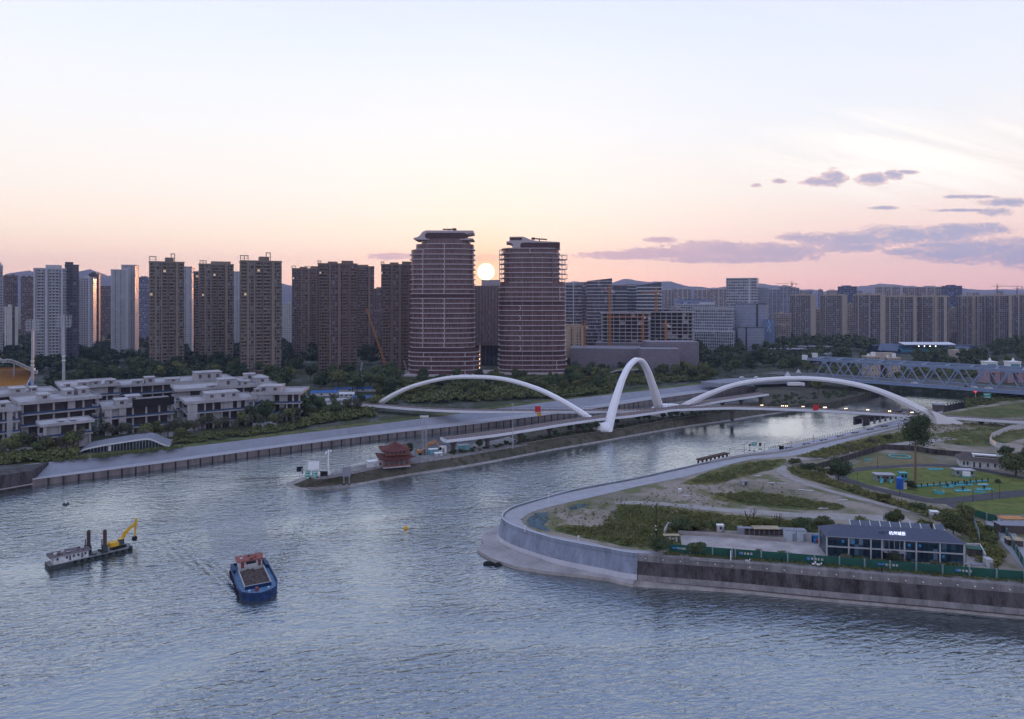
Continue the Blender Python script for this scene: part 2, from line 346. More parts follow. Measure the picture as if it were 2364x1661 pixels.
hgt = q.m("MULTIPLY", q.m("ADD", q.m("ADD", q.m("MULTIPLY", w1, 0.50), q.m("MULTIPLY", w2, 0.42)), q.m("MULTIPLY", w0, 0.2)), cf)
# wake of the blue boat (it heads towards BOW from the far side)
BOW = G(590, 1372, 0.0); STERN = G(572, 1309, 0.0); hd = (BOW - STERN); hd.z = 0; hd.normalize()
rx_ = q.m("SUBTRACT", X[0], BOW.x); ry_ = q.m("SUBTRACT", X[1], BOW.y)
al = q.m("ADD", q.m("MULTIPLY", rx_, -hd.x), q.m("MULTIPLY", ry_, -hd.y))     # distance astern
ac = q.m("ABSOLUTE", q.m("ADD", q.m("MULTIPLY", rx_, -hd.y), q.m("MULTIPLY", ry_, hd.x)))
edge = q.m("SUBTRACT", ac, q.m("ADD", q.m("MULTIPLY", al, 0.42), 3.5))
env = q.m("MULTIPLY", q.sstep(q.m("ABSOLUTE", q.m("ADD", edge, 3.0)), 6.0, 0.0), q.m("MULTIPLY", q.sstep(al, -3.0, 3.0), q.sstep(al, 75.0, 12.0)))
wk = q.m("MULTIPLY", q.m("SINE", q.m("ADD", q.m("MULTIPLY", edge, 2.7), q.m("MULTIPLY", al, 0.5))), q.m("MULTIPLY", q.m("MULTIPLY", env, 0.30), q.sstep(q.noise(c, 0.35, 3, 0.6, 0.5), 0.36, 0.62)))
inner = q.m("MULTIPLY", q.sstep(q.m("SUBTRACT", ac, q.m("ADD", 4.5, q.m("MULTIPLY", al, 0.05))), 3.0, 0.0), q.m("MULTIPLY", q.sstep(al, 24.0, 32.0), q.sstep(al, 95.0, 30.0)))
churn = q.m("MULTIPLY", q.noise(c, 1.1, 4, 0.7, 1.0), q.m("MULTIPLY", inner, 0.3))
hh = q.m("ADD", q.m("ADD", hgt, wk), churn)
bn = q.n("ShaderNodeBump"); bn.inputs["Strength"].default_value = 1.0; bn.inputs["Distance"].default_value = 0.78; q.put(bn.inputs["Height"], hh)
df = q.n("ShaderNodeBsdfDiffuse"); q.put(df.inputs[0], q.mix(q.m("MULTIPLY", q.m("MULTIPLY", inner, 0.5), q.sstep(q.noise(c, 0.55, 4, 0.7, 1.5), 0.45, 0.65)), q.mix(q.sstep(calm, 0.3, 0.7), (0.045, 0.058, 0.055), (0.055, 0.062, 0.052)), (0.5, 0.52, 0.53))); t.links.new(bn.outputs[0], df.inputs[2])
gl = q.n("ShaderNodeBsdfGlossy"); gl.inputs["Roughness"].default_value = 0.02; gl.inputs[0].default_value = (0.85, 0.93, 1.0, 1); t.links.new(bn.outputs[0], gl.inputs["Normal"])
fr = q.n("ShaderNodeFresnel"); fr.inputs[0].default_value = 2.0; t.links.new(bn.outputs[0], fr.inputs[1])
mx = q.n("ShaderNodeMixShader"); q.put(mx.inputs[0], q.m("MINIMUM", q.m("ADD", q.m("MULTIPLY", fr.outputs[0], 1.42), 0.11), 0.95)); t.links.new(df.outputs[0], mx.inputs[1]); t.links.new(gl.outputs[0], mx.inputs[2])
o = q.n("ShaderNodeOutputMaterial"); t.links.new(mx.outputs[0], o.inputs[0])
struct(sheet("river_water", [(-1500, -200), (1500, -200), (1500, 1400), (-1500, 1400)], 0.0, wm))
FARX = 14000
# ---- left bank: quay wall, promenade, battered wall, land
ZP, ZL = 2.8, 6.0
prom = [G(*p, ZP) for p in [(75,1107.5),(360,1071),(620,1036),(880,1003),(1130,975),(1354,946),(1523,920),(1666,901),(1745,893)]]
sbot = [G(*p, ZP) for p in [(78,1103),(400,1059),(640,1027),(880,995.5),(1130,966),(1354,938),(1523,912),(1654,897),(1740,890)]]
stop = [G(*p, ZL) for p in [(50,1073.5),(400,1036),(640,1007),(880,978.5),(1100,950),(1314,922),(1500,901),(1654,884),(1740,877)]]
m = MB()
P = smoothpath(prom, 8); Q = smoothpath(sbot, 8); T_ = smoothpath(stop, 8)
def strip(m, A, B):
    n = len(A); m.add([tuple(p) for p in A] + [tuple(p) for p in B], [(i, i+1, n+i+1, n+i) for i in range(n-1)])
strip(m, P, Q); m.k = 1
strip(m, Q, T_); m.k = 0
struct(m.build("promenade", [M_pave, M_conc2], normals=False))
m = MB()
lo = [Vector((p.x, p.y, -1)) for p in P]; strip(m, lo, P)
quay = m.build("quay_wall", M_quay, normals=False); tag(quay, "long dark stone quay wall along the foot of the far left promenade", "quay wall")
acc_ = 0.0
for i in range(0, len(P) - 1):
    L1 = (P[i+1]-P[i]).length; ts = []
    while acc_ < L1: ts.append(acc_/L1); acc_ += 5.2
    acc_ -= L1
    for tt in ts:
        if i < 1: continue
        p = P[i].lerp(P[i+1], tt); d = (P[i+1] - P[i]).normalized(); nrm = Vector((d.y, -d.x, 0))
        pl = MB(); w = 0.26
        pl.add([tuple(p + nrm*0.3 - d*w + Vector((0,0,-0.5))), tuple(p + nrm*0.3 + d*w + Vector((0,0,-0.5))), tuple(p + d*w), tuple(p - d*w),
                tuple(p + nrm*0.3 - d*w - Vector((0,0,3.8))), tuple(p + nrm*0.3 + d*w - Vector((0,0,3.8))), tuple(p + d*w - Vector((0,0,3.8))), tuple(p - d*w - Vector((0,0,3.8)))],
               [(0,1,2,3),(4,7,6,5),(0,4,5,1),(1,5,6,2),(3,7,4,0)])
        if p.y < 480: pl.build("fender", M_black, quay)
# coping curb of the promenade
m = MB(); m.sweep([p + Vector((0,0,0)) for p in P], [(-0.1,-0.05),(0.35,-0.05),(0.35,0.3),(-0.1,0.3)]); cp = m.build("coping", M_conc, quay)
# dark stair notch in the slope
st = thing("stair", "dark stepped landing stair cut into the sloping promenade wall", "stairs", G(752, 1006, ZP), -0.65)
for k in range(9): MB().box(-6+k*0.9, -5+k*0.9, 0.4, 3.2, 0, 0.30*(k+1)).build("step", M_old, st)
MB().bar((-6.5,0.2,0.1),(2.8,0.2,3.0),0.3,0.9).build("stringer", M_conc2, st)
MB().bar((-6.5,3.4,0.1),(2.8,3.4,3.0),0.3,0.9).build("stringer", M_conc2, st)
# block wall, far left, and left land (one sheet out to the horizon)
c0, c1 = G(-500, 1180, 6.4), G(75, 1086.5, 6.4)
bw = MB(); a0, a1 = Vector((c0.x, c0.y, 0)), Vector((c1.x, c1.y, 0))
bw.prism([(a0.x,a0.y),(a1.x,a1.y),(a1.x-3,a1.y+14),(a0.x-3,a0.y+14)], -1, 6.4)
bwo = bw.build("block_wall", M_old); tag(bwo, "tall dark stone block wall rising straight from the river at the left edge", "river wall")
MB().sweep([Vector((a0.x,a0.y,0.9)), Vector((a1.x,a1.y,0.9))], [(-0.1,0),(0.6,0),(0.6,0.35),(-0.1,0.35)]).build("ledge", M_apron, bwo)
LL = [(a0.x-3, a0.y+13), (a1.x-3, a1.y+13)] + [(p.x, p.y) for p in T_] + [(G(1745,893,3).x, G(1745,893,3).y+22), (225, 592), (262, 588), (330, 535), (440, 452), (900, 300), (FARX, 2500), (FARX, FARX), (-FARX, FARX), (-FARX, 200), (-600, 150)]
struct(sheet("ground", LL, ZL, M_far, 7.5))
gs = MB(); nrmT = []
A_ = [p + Vector((0,0,0.04)) for p in T_]; B_ = [p + Vector((-3.5, 6.5, 0.04)) for p in T_]; strip(gs, A_, B_)
tag(gs.build("grass_verge", M_weeds, normals=False), kind="structure")
# ---- lock yard behind the left channel
ly = [G(*p, 3.4) for p in [(1768,932),(1748,897),(1800,880),(1905,872),(2010,888),(2030,901),(1915,930)]]
struct(sheet("lock_yard_ground", [(p.x,p.y) for p in ly], 3.4, M_bank, 4.5))
lw = MB(); lw.sweep([G(1640,893,6), G(1700,886,6), G(1770,884,6), G(1850,881,6)], [(-9,0),(9,0),(9,3.2),(-9,3.2)])
tag(lw.build("viaduct_road", M_conc2), "grey road viaduct crossing behind the right white arch before the wood", "road viaduct")
# ---- island
rw = [(1915,930),(1819,950),(1740,964),(1656,978),(1550,994),(1435,1013),(1341,1030),(1245,1047),(1150,1067),(1020,1091),(879,1111),(791,1130),(722,1134),(672,1131),(652,1121)]
pr = [(1920,921),(1830,937),(1760,943),(1690,953),(1600,964),(1523,978),(1443,993),(1348,1007),(1265,1020),(1185,1034),(1031,1060),(885,1081),(802,1097),(745,1107),(716,1104)]
wd = [24,24,24,24,28,31,33,30,26,20,15,12,9,6,5]
RW = [G(*p, 0) for p in rw]; PR = [G(*p, 3.5) for p in pr]
PLf = [Vector((p.x - 0.45*w, p.y + w*0.9, 3.5)) for p, w in zip(PR, wd)]
LWf = [Vector((p.x - 2.2, p.y + 3.6, -0.5)) for p in PLf]
LWf[-1] = Vector((RW[-1].x - 1, RW[-1].y + 4, -0.5)); LWf[-2] = Vector((PLf[-2].x - 5, PLf[-2].y + 3, -0.5))
RWs, PRs, PLs, LWs = [smoothpath(x, 5) for x in (RW, PR, PLf, LWf)]
for p in RWs: p.z = -0.4
TOE = [Vector((a.x + (c.x - a.x) * 0.38, a.y + (c.y - a.y) * 0.38, 0.55)) for a, c in zip(RWs, PRs)]
TL = [Vector((a.x + (c.x - a.x) * 0.3, a.y + (c.y - a.y) * 0.3, 0.55)) for a, c in zip(LWs, PLs)]
m = MB(); m.k = 1; strip(m, TOE, RWs); m.k = 0; strip(m, PRs, TOE); m.k = 2; strip(m, PLs, PRs); m.k = 0; strip(m, TL, PLs); m.k = 1; strip(m, LWs, TL)
m.add([tuple(x[-1]) for x in (RWs, TOE, PRs, PLs, TL, LWs)], [(0, 1, 4, 5), (1, 2, 3, 4)])
struct(m.build("island_ground", [M_bank, M_ledge, M_gravel], normals=True))
# narrow paved tip platform
tipp = [G(*p, 0.7) for p in [(682,1118),(712,1127),(760,1129),(800,1126),(800,1120),(742,1116),(700,1108)]]
struct(sheet("landing_stage_ground", [(p.x, p.y) for p in tipp], 0.72, M_gravel, 1.4))
gw = sheet("island_wood_floor", [(p.x, p.y) for p in [PRs[i] for i in range(0, 44)] + [PLs[i] for i in range(43, -1, -1)]], 3.56, M_bank); struct(gw)
# ---- right peninsula
ZR = 7.0
OT = [(2700,1382),(2364,1355),(2130,1335),(1880,1315),(1689,1298),(1472,1281.5),(1400,1269.5),(1332,1257.5),(1280,1246.5),(1232,1232.5),(1200,1222),(1184.6,1216),(1168,1207),(1159.5,1197.6),(1163,1187),(1178,1176),(1202,1167),(1262,1150),(1330,1132),(1400,1118.5),(1472,1105),(1580,1081),(1640,1068),(1726,1052),(1784,1047),(1860,1032),(1960,1009),(2081,982),(2115,968),(2200,948),(2364,918)]
OTw = [G(*p, ZR) for p in OT]
OTs = smoothpath(OTw, 5)
land = [(p.x, p.y) for p in OTs] + [(420, 430), (1400, 200), (1400, -150), (220, -150)]
struct(sheet("peninsula_ground", land, ZR, M_waste, 8.5))
# seawall: battered body + parapet
iS = 5 * 5                                   # index of the joint between new and old wall
new = OTs[iS:22*5+1]; old = OTs[:iS+1]
def wall_from(path, prof, name, mats, par=None, ks=None):
    m = MB(); n = len(prof); pts = [Vector(p) for p in path]; vs = []
    for i, p in enumerate(pts):
        d = pts[min(i+1, len(pts)-1)] - pts[max(i-1, 0)]; d.z = 0; d.normalize(); out = Vector((-d.y, d.x, 0)) * -1
        vs += [tuple(Vector((p.x, p.y, 0)) + out * q_[0] + Vector((0, 0, q_[1]))) for q_ in prof]
    for k in range(n - 1):
        m.k = ks[k] if ks else 0
        fs = [(i*n+k, i*n+k+1, (i+1)*n+k+1, (i+1)*n+k) for i in range(len(pts)-1)]
        m.mi += [m.k] * len(fs); m.f += fs
    m.v = vs
    return m.build(name, mats, par, normals=False)
def orient(path):   # make the outward side positive
    return list(reversed(path))
sw = wall_from(orient(new), [(1.9, 1.0), (1.3, 2.3), (0.15, 6.3), (0.15, 6.55), (0.3, 6.55), (0.3, 7.55), (-0.3, 7.55), (-0.3, 7.0)], "seawall", [M_seawall, M_conc], None, [1,0,0,1,0,1,0])
tag(sw, "new blue grey block seawall with low parapet curving round the point", "seawall")
ow = wall_from(orient(old), [(1.6, 0.9), (1.1, 2.2), (0.2, 5.4), (0.1, 5.4), (0.2, 7.1), (0.0, 7.35), (-0.5, 7.35), (-0.5, 7.0)], "river_wall", [M_old, M_oldtop], None, [1,0,0,1,1,1,1])
tag(ow, "old black stained river wall with pale coping under the green hoarding", "river wall")
# aprons and ledge at the waterline
ap_out = [(1158,1208.5),(1121,1226),(1111.6,1241),(1116,1256),(1102,1269.5),(1134,1289),(1189,1307.6),(1265,1319.6),(1341,1327),(1407,1336),(1461,1349)]
ap_in = [(1166,1205),(1155,1222),(1152,1234),(1158,1248),(1166,1258),(1189,1271.6),(1220,1283),(1254,1291),(1341,1308.7),(1405,1320.5),(1470,1333)]
AO = [G(*p, 0.75) for p in ap_out]; AI = [G(*p, 1.3) for p in ap_in]
m = MB(); strip(m, AI, AO); m.k = 1; strip(m, AO, [Vector((p.x*1.0, p.y - 0.6, -0.8)) for p in AO]); struct(m.build("apron_ground", [M_apron, M_ledge], normals=False))
lg_in = [G(*p, 1.1) for p in [(1466,1334),(1680,1346),(1880,1361),(2130,1381),(2364,1401),(2700,1430)]]
lg_out = [G(*p, 0.55) for p in [(1461,1349),(1580,1354.5),(1880,1381),(2130,1402),(2364,1423),(2700,1450)]]
lg_in = smoothpath(lg_in, 4); lg_out = smoothpath([G(*p, 0.55) for p in [(1461,1349),(1680,1362),(1880,1381),(2130,1402),(2364,1423),(2700,1450)]], 4)
m = MB(); strip(m, lg_in, lg_out); strip(m, lg_out, [Vector((p.x, p.y - 0.8, -0.8)) for p in lg_out]); struct(m.build("ledge_ground", M_ledge, normals=False))
# promenade path on top of the peninsula
pi_ = [(1580,1277),(1428,1267),(1370,1254),(1265,1234.6),(1219,1218),(1206,1206),(1206,1197),(1232,1181),(1300,1163),(1370,1147.5),(1472,1123.6),(1580,1100.7),(1640,1085),(1730,1062),(1826,1053),(1880,1042),(1980,1012),(2081,987)]
po_ = [(1580,1289),(1428,1273),(1370,1263),(1265,1242),(1215,1226),(1178,1210),(1164,1196),(1182,1177),(1262,1151),(1330,1134),(1472,1107),(1580,1083),(1640,1070),(1726,1054),(1784,1049),(1860,1034),(1960,1011),(2081,984)]
PI, PO = smoothpath([G(*p, ZR+0.05) for p in pi_], 5), smoothpath([G(*p, ZR+0.05) for p in po_], 5)
m = MB(); strip(m, PI, PO); struct(m.build("promenade_path", M_pave, normals=False))
def ribbon(name, pts, w, z, mat, k=6):
    P_ = smoothpath([G(*p, z) for p in pts], k); A, B = [], []
    for i, p in enumerate(P_):
        d = P_[min(i+1, len(P_)-1)] - P_[max(i-1, 0)]; d.z = 0; d.normalize(); s_ = Vector((-d.y, d.x, 0)); ww = (w[0] + (w[1]-w[0])*i/(len(P_)-1)) if isinstance(w, tuple) else w
        ww *= 1 + 0.25 * noise.noise(p * 0.11) if k > 4 else 1
        A.append(p + s_*ww/2); B.append(p - s_*ww/2)
    m = MB(); strip(m, A, B); return struct(m.build(name, mat, normals=False))
# lower riverside terrace on the canal side
lt_o = [G(*p, 3.0) for p in [(1668,1064),(1760,1042),(1860,1020),(1994,991),(2080,968),(2160,950)]]
lt_i = [G(*p, 3.0) for p in [(1700,1068),(1790,1058),(1870,1043),(2010,1008),(2090,988),(2170,968)]]
m = MB(); strip(m, lt_i, lt_o); m.k = 1; strip(m, lt_o, [Vector((p.x, p.y, -0.8)) for p in lt_o]); struct(m.build("terrace_ground", [M_pave, M_old], normals=False))
rb = wall_from(orient(OTs[22*5:29*5]), [(0.3, 2.4), (0.2, 7.9), (-0.2, 7.9), (-0.2, 7.0)], "retaining_wall", [M_conc], None)
tag(rb, "pale retaining wall between the canal terrace and the upper path", "retaining wall")
# vegetation sheets and paths on the waste ground (irregular outlines)
def blob(name, pts, mat, z, jit=1.2, kind="structure"):
    P_ = smoothpath([G(*p, z) for p in pts] + [G(*pts[0], z)], 7)[:-1]
    P_ = [(p.x + jit * noise.noise(Vector((p.x*0.35, p.y*0.35, 1))), p.y + jit * noise.noise(Vector((p.x*0.35, p.y*0.35, 9)))) for p in P_]
    return tag(sheet(name, P_, z, mat), kind=kind)
blob("weed_ground", [(1425,1164),(1500,1168),(1560,1175),(1700,1190),(1900,1208),(2060,1228),(1900,1232),(1700,1225),(1580,1215),(1560,1268),(1450,1262),(1350,1243),(1290,1228),(1300,1212),(1390,1215),(1420,1195)], M_weeds, 7.02)
blob("weed_ground", [(1650,1140),(1760,1137),(1880,1155),(1950,1170),(1930,1178),(1820,1176),(1720,1165),(1645,1152)], M_weeds, 7.02)
blob("weed_ground", [(1570,1118),(1640,1088),(1730,1068),(1810,1060),(1800,1078),(1720,1100),(1650,1118)], M_weeds, 7.02)
blob("weed_ground", [(1840,1050),(1920,1030),(2030,1005),(2120,995),(2110,1015),(2000,1035),(1900,1060),(1850,1062)], M_weeds, 7.02)
blob("weed_ground", [(2160,1000),(2364,985),(2364,1010),(2280,1030),(2200,1025)], M_weeds, 7.02)
blob("weed_ground", [(1810,1072),(1870,1090),(1980,1130),(2100,1165),(2210,1185),(2290,1230),(2310,1310),(2260,1300),(2240,1240),(2150,1195),(2050,1165),(1940,1130),(1840,1100)], M_weeds, 7.03)
blob("weed_ground", [(2120,965),(2364,930),(2600,930),(2600,960),(2364,962),(2200,975)], M_weeds, 7.02)
blob("lawn_ground", [(1940,1100),(2010,1085),(2120,1080),(2250,1088),(2330,1098),(2400,1120),(2364,1135),(2250,1148),(2160,1150),(2085,1136),(2040,1125),(1960,1113)], M_lawn, 7.05, 0.3)
blob("lawn_ground", [(2190,1163),(2240,1152),(2364,1145),(2500,1150),(2500,1185),(2364,1188),(2250,1183)], M_lawn, 7.05, 0.3)
blob("dry_grass_ground", [(1950,1082),(2000,1062),(2060,1048),(2120,1048),(2160,1062),(2160,1072),(2080,1078),(2000,1086)], M_dry, 7.04, 0.3)
ribbon("dirt_path", [(1590,1290),(1800,1303),(2000,1318),(2364,1347),(2600,1368)], 2.4, 7.04, M_gravel)
ribbon("dirt_path", [(1840,1070),(1805,1082),(1815,1098),(1870,1120),(1960,1145),(2060,1170),(2150,1190)], (3.2, 3.6), 7.08, M_dirt)
ribbon("gravel_path", [(1420,1160),(1520,1163),(1680,1178),(1850,1190),(2000,1195),(2100,1200)], (3, 7), 7.05, M_dirt)
ribbon("dirt_path", [(1830,1060),(1900,1055),(1990,1030),(2080,1025),(2200,1012)], 5, 7.06, M_dirt)
ribbon("race_track", [(1945,1105),(2010,1125),(2080,1142),(2150,1156),(2200,1155),(2280,1147),(2364,1138),(2500,1130)], (4.5, 6.5), 7.12, M_asph)
ribbon("race_track", [(2190,1158),(2205,1170),(2250,1185),(2310,1192)], 3, 7.10, M_asph)
ribbon("race_track", [(1945,1105),(1942,1092),(1990,1083),(2080,1076),(2170,1074),(2240,1082),(2300,1092),(2364,1105)], 4.2, 7.11, M_asph)
ribbon("lane_road", [(2300,1205),(2325,1235),(2370,1290),(2420,1345)], 5.5, 7.1, M_pave)
struct(sheet("yard_ground", [(G(*p,7).x, G(*p,7).y) for p in [(1570,1237),(1700,1240),(1912,1250),(1912,1290),(2230,1312),(2275,1312),(2250,1268),(2230,1262),(2232,1300),(1940,1296),(1870,1296),(1700,1279),(1575,1266)]], 7.07, pm("yard_concrete", (0.36,0.33,0.32), 0.9, 0.25, 0.25)))
# mountains, far behind everything
hm = pm("mountain_forest", (0.03, 0.045, 0.055), 0.95, 0.3, 0.002)
def ridge(name, d, pk, depth=1500):
    m = MB(); P_ = [DP(px, py, d) for px, py in pk]; n = len(P_)
    sub = []
    for i in range(n - 1):
        for j in range(8):
            p = P_[i].lerp(P_[i+1], j/8); p.z += 26 * noise.noise(Vector((p.x*0.004, d*0.01, 0))) + 12 * noise.noise(Vector((p.x*0.013, 3, 0))); sub.append(p)
    sub.append(P_[-1]); rows = 7; V_ = []
    for r in range(rows):
        f = r / (rows - 1); hgt_ = math.sin(math.pi * f) ** 0.9
        for p in sub: V_.append((p.x, p.y + (f - 0.5) * depth, 4 + (max(p.z, 8) - 4) * hgt_ * (1 + 0.12 * noise.noise(Vector((p.x*0.003, r*1.7, 5))) * (1 if r != 3 else 0))))
    N = len(sub); m.add(V_, [(r*N+i, r*N+i+1, (r+1)*N+i+1, (r+1)*N+i) for r in range(rows-1) for i in range(N-1)])
    return struct(m.build(name, hm, smooth=True))
ridge("mountain_ridge", 6200, [(-500,668),(-300,650),(-120,662),(0,652),(30,640),(68,624),(100,640),(150,642),(182,634),(207,624),(235,640),(255,634),(290,645),(330,642),(400,650),(520,662),(600,668),(655,657),(700,664),(800,676),(900,684),(1000,690)])
ridge("mountain_ridge", 8200, [(1000,690),(1200,668),(1290,652),(1330,650),(1400,656),(1440,646),(1500,650),(1550,652),(1600,662),(1680,664),(1752,654),(1790,660),(1850,668),(1900,674),(1960,664),(2040,656),(2100,664),(2180,662),(2230,668),(2300,670),(2364,667),(2500,660),(2700,672),(2900,690)])
# ================================================================ arch bridge
M_arch = pm("arch_white", (0.78, 0.79, 0.82), 0.45, 0.035, 0.08, spec=0.4)
M_deckt = pm("deck_planks", (0.17, 0.135, 0.13), 0.8, 0.25, 0.5)
M_fascia = pm("deck_fascia", (0.62, 0.64, 0.68), 0.5, 0.06, 0.3)
M_pier = pm("pier_concrete", (0.11, 0.085, 0.08), 0.8, 0.3, 0.4, streak=True)
bridge = thing("arch_bridge", "white sinuous footbridge whose three curved arches cross the two channels and the island", "footbridge", G(1400, 1000, 1.5))
BL = bridge.location.copy()
def trace(line, pxs):
    (x0, y0), (x1, y1) = line; out = []
    for px, py in pxs:
        u = (px - CX) / F; t = (u * y0 - x0) / ((x1 - x0) - u * (y1 - y0)); d = y0 + (y1 - y0) * t
        out.append(DP(px, py, d))
    return out
def arch(line, pxs, wf, hf):
    P_ = smoothpath(trace(line, pxs), 6); a, c = Vector((*line[0], 0)), Vector((*line[1], 0)); pd = (c - a).normalized(); sd_ = Vector((pd.y, -pd.x, 0))
    m = MB(); prof = [(-0.5, -0.40), (0.30, -0.52), (0.52, -0.05), (0.40, 0.50), (-0.40, 0.52), (-0.52, 0.05)]; vs = []; n = len(prof); N = len(P_)
    for i, p in enumerate(P_):
        t = (P_[min(i+1, N-1)] - P_[max(i-1, 0)]).normalized(); up = sd_.cross(t).normalized()
        if up.dot(Vector((0,0,1))) < 0 and abs(up.z) > 0.01: up = -up
        f = i / (N - 1); w, h = wf(f), hf(f); vs += [tuple(p - BL + sd_ * q_[0] * w + up * q_[1] * h) for q_ in prof]
    fs = [(i*n+k, i*n+(k+1)%n, (i+1)*n+(k+1)%n, (i+1)*n+k) for i in range(N-1) for k in range(n)] + [tuple(range(n)), tuple((N-1)*n+k for k in range(n))]
    m.add(vs, fs); return m.build("arch", M_arch, bridge)
B1, B2 = (52.3, 369.5), (97.0, 421.0)
e4 = lambda f, a, b_, p=2.0: a + (b_ - a) * abs(2 * f - 1) ** p
arch(((-84, 431), B1), [(858,944),(885,927),(915,909),(960,890),(1030,873.5),(1100,870.5),(1170,877),(1240,898),(1290,922),(1335,949),(1368,972),(1398,990)], lambda f: e4(f, 2.7, 4.6), lambda f: e4(f, 2.0, 3.5))
arch((B1, B2), [(1401,1000),(1410,965),(1422,922),(1436,880),(1450,850),(1464,834.5),(1473,831),(1483,836),(1494,855),(1506,888),(1517,925),(1529,968)], lambda f: e4(f, 3.3, 6.0), lambda f: e4(f, 2.3, 3.6))
arch((B2, (241.5, 371.5)), [(1527,974),(1560,950),(1600,928),(1640,909),(1700,888),(1770,877),(1850,874),(1930,880),(2010,897),(2080,924),(2140,955),(2190,982)], lambda f: e4(f, 3.0, 5.0), lambda f: e4(f, 2.1, 5.2))
def foot(c, rx, ry, z0, z1, tip):
    m = MB(); N = 14; vs = []
    for z, k in ((z0 - 2, 0.18), (z0, 0.55), (z0 + 1.2, 0.92), (z1, 1.0), (z1 + 3.2, 0.62)):
        vs += [(c[0] + rx*k*math.cos(2*math.pi*j/N)*(1.15 if math.cos(2*math.pi*j/N) < 0 else 1) - BL.x, c[1] + ry*k*math.sin(2*math.pi*j/N) - BL.y, z - BL.z) for j in range(N)]
    m.add(vs, [(r*N+j, r*N+(j+1)%N, (r+1)*N+(j+1)%N, (r+1)*N+j) for r in range(4) for j in range(N)] + [tuple(range(N)), tuple(4*N+j for j in range(N))])
    return m.build("footing", M_arch, bridge, smooth=True)
foot((49.6, 369.5), 5.0, 4.4, 2.0, 5.0, 0); foot((96, 419), 10.5, 5.0, 0.5, 7.0, 0)
m = MB(); c3 = Vector((236, 372.5, 7)) - BL
m.yprism([(c3.x-5.5, c3.z-1), (c3.x+8.0, c3.z-1), (c3.x+8.5, c3.z+0.8), (c3.x+2, c3.z+3.0), (c3.x-6, c3.z+6.5), (c3.x-9.0, c3.z+7.5), (c3.x-6.3, c3.z+3.5)], c3.y-2.6, c3.y+2.6); m.build("footing", M_arch, bridge)
mainp = smoothpath([Vector((x, y, 10.5)) for x, y in [(-170,436),(-120,428),(-88,418.5),(-55,404),(-22,396),(32,394.5),(67,396),(100,403),(134,408.5),(180,399),(215,384),(240,375),(268,362),(330,340),(420,322)]], 5)
rampp = smoothpath([Vector((x, y, 10.44)) for x, y in [(-31.5,315.5),(-12,327),(6,341),(28,359),(50,374.5),(64,381.5),(96,405),(112,419),(128,434),(152,452),(172,467)]], 5)
def deck(name, path, w):
    n = len(path); m = MB(); L_, Rr = [], []
    for i, p in enumerate(path):
        d = path[min(i+1, n-1)] - path[max(i-1, 0)]; d.z = 0; d.normalize(); s_ = Vector((d.y, -d.x, 0)); k = 0.62 if i in (0,) and w < 8 else 1
        L_.append((p, s_ * w / 2 * k))
    prof = [(-1, 0), (1, 0), (1.04, -0.15), (1.06, -1.25), (0.45, -1.75), (-0.45, -1.75), (-1.06, -1.25), (-1.04, -0.15)]; np_ = len(prof)
    vs = [tuple(p + s_ * q_[0] + Vector((0, 0, q_[1])) - BL) for p, s_ in L_ for q_ in prof]
    m.v = vs
    for i in range(n - 1):
        for k in range(np_): m.f.append((i*np_+k, i*np_+(k+1)%np_, (i+1)*np_+(k+1)%np_, (i+1)*np_+k)); m.mi.append(1 if k == 0 else 0)
    m.f += [tuple(range(np_)), tuple((n-1)*np_+k for k in range(np_))]; m.mi += [0, 0]
    dk = m.build(name, [M_fascia, M_deckt], bridge)
    for sg in (-1, 1):
        r_ = MB(); pts = [p + s_ * sg * 0.98 - BL for p, s_ in L_]
        r_.sweep([p + Vector((0,0,1.1)) for p in pts], [(-0.04,-0.04),(0.04,-0.04),(0.04,0.04),(-0.04,0.04)])
        for i in range(n - 1):
            for k in range(3):
                p = pts[i].lerp(pts[i+1], k/3); r_.box(p.x-0.05, p.x+0.05, p.y-0.05, p.y+0.05, p.z-0.05, p.z+1.1)
        r_.build("railing", M_pier, dk)
    return dk
dk_main = deck("deck", mainp, 6.6); deck("deck", rampp, 8.0)
def on_path(path, px):
    u = (px - CX) / F
    for i in range(len(path) - 1):
        f0, f1 = path[i].x - u * path[i].y, path[i+1].x - u * path[i+1].y
        if f0 * f1 <= 0: return path[i].lerp(path[i+1], f0 / (f0 - f1) if f0 != f1 else 0)
def pier(p, base):
    m = MB(); N = 10; vs = []; h = 8.9 - base
    for f, k in ((0, 1.1), (0.35, 0.95), (0.62, 1.05), (0.82, 1.7), (1.0, 3.0)):
        vs += [(p.x - BL.x + k * math.cos(2*math.pi*j/N), p.y - BL.y + 0.75 * k * math.sin(2*math.pi*j/N), base + h * f - BL.z) for j in range(N)]
    m.add(vs, [(r*N+j, r*N+(j+1)%N, (r+1)*N+(j+1)%N, (r+1)*N+j) for r in range(4) for j in range(N)] + [tuple(range(N)), tuple(4*N+j for j in range(N))])
    m.build("pier", M_pier, bridge, smooth=True)
for px in (1046, 1125, 1200, 1268, 1333): pier(on_path(rampp, px), 3.3)
for px in (1628, 1668, 1711, 1755): pier(on_path(rampp, px), 2.5)
for px in (2110, 2265, 1690): pier(on_path(mainp, px), 6 if px > 2000 else 2)
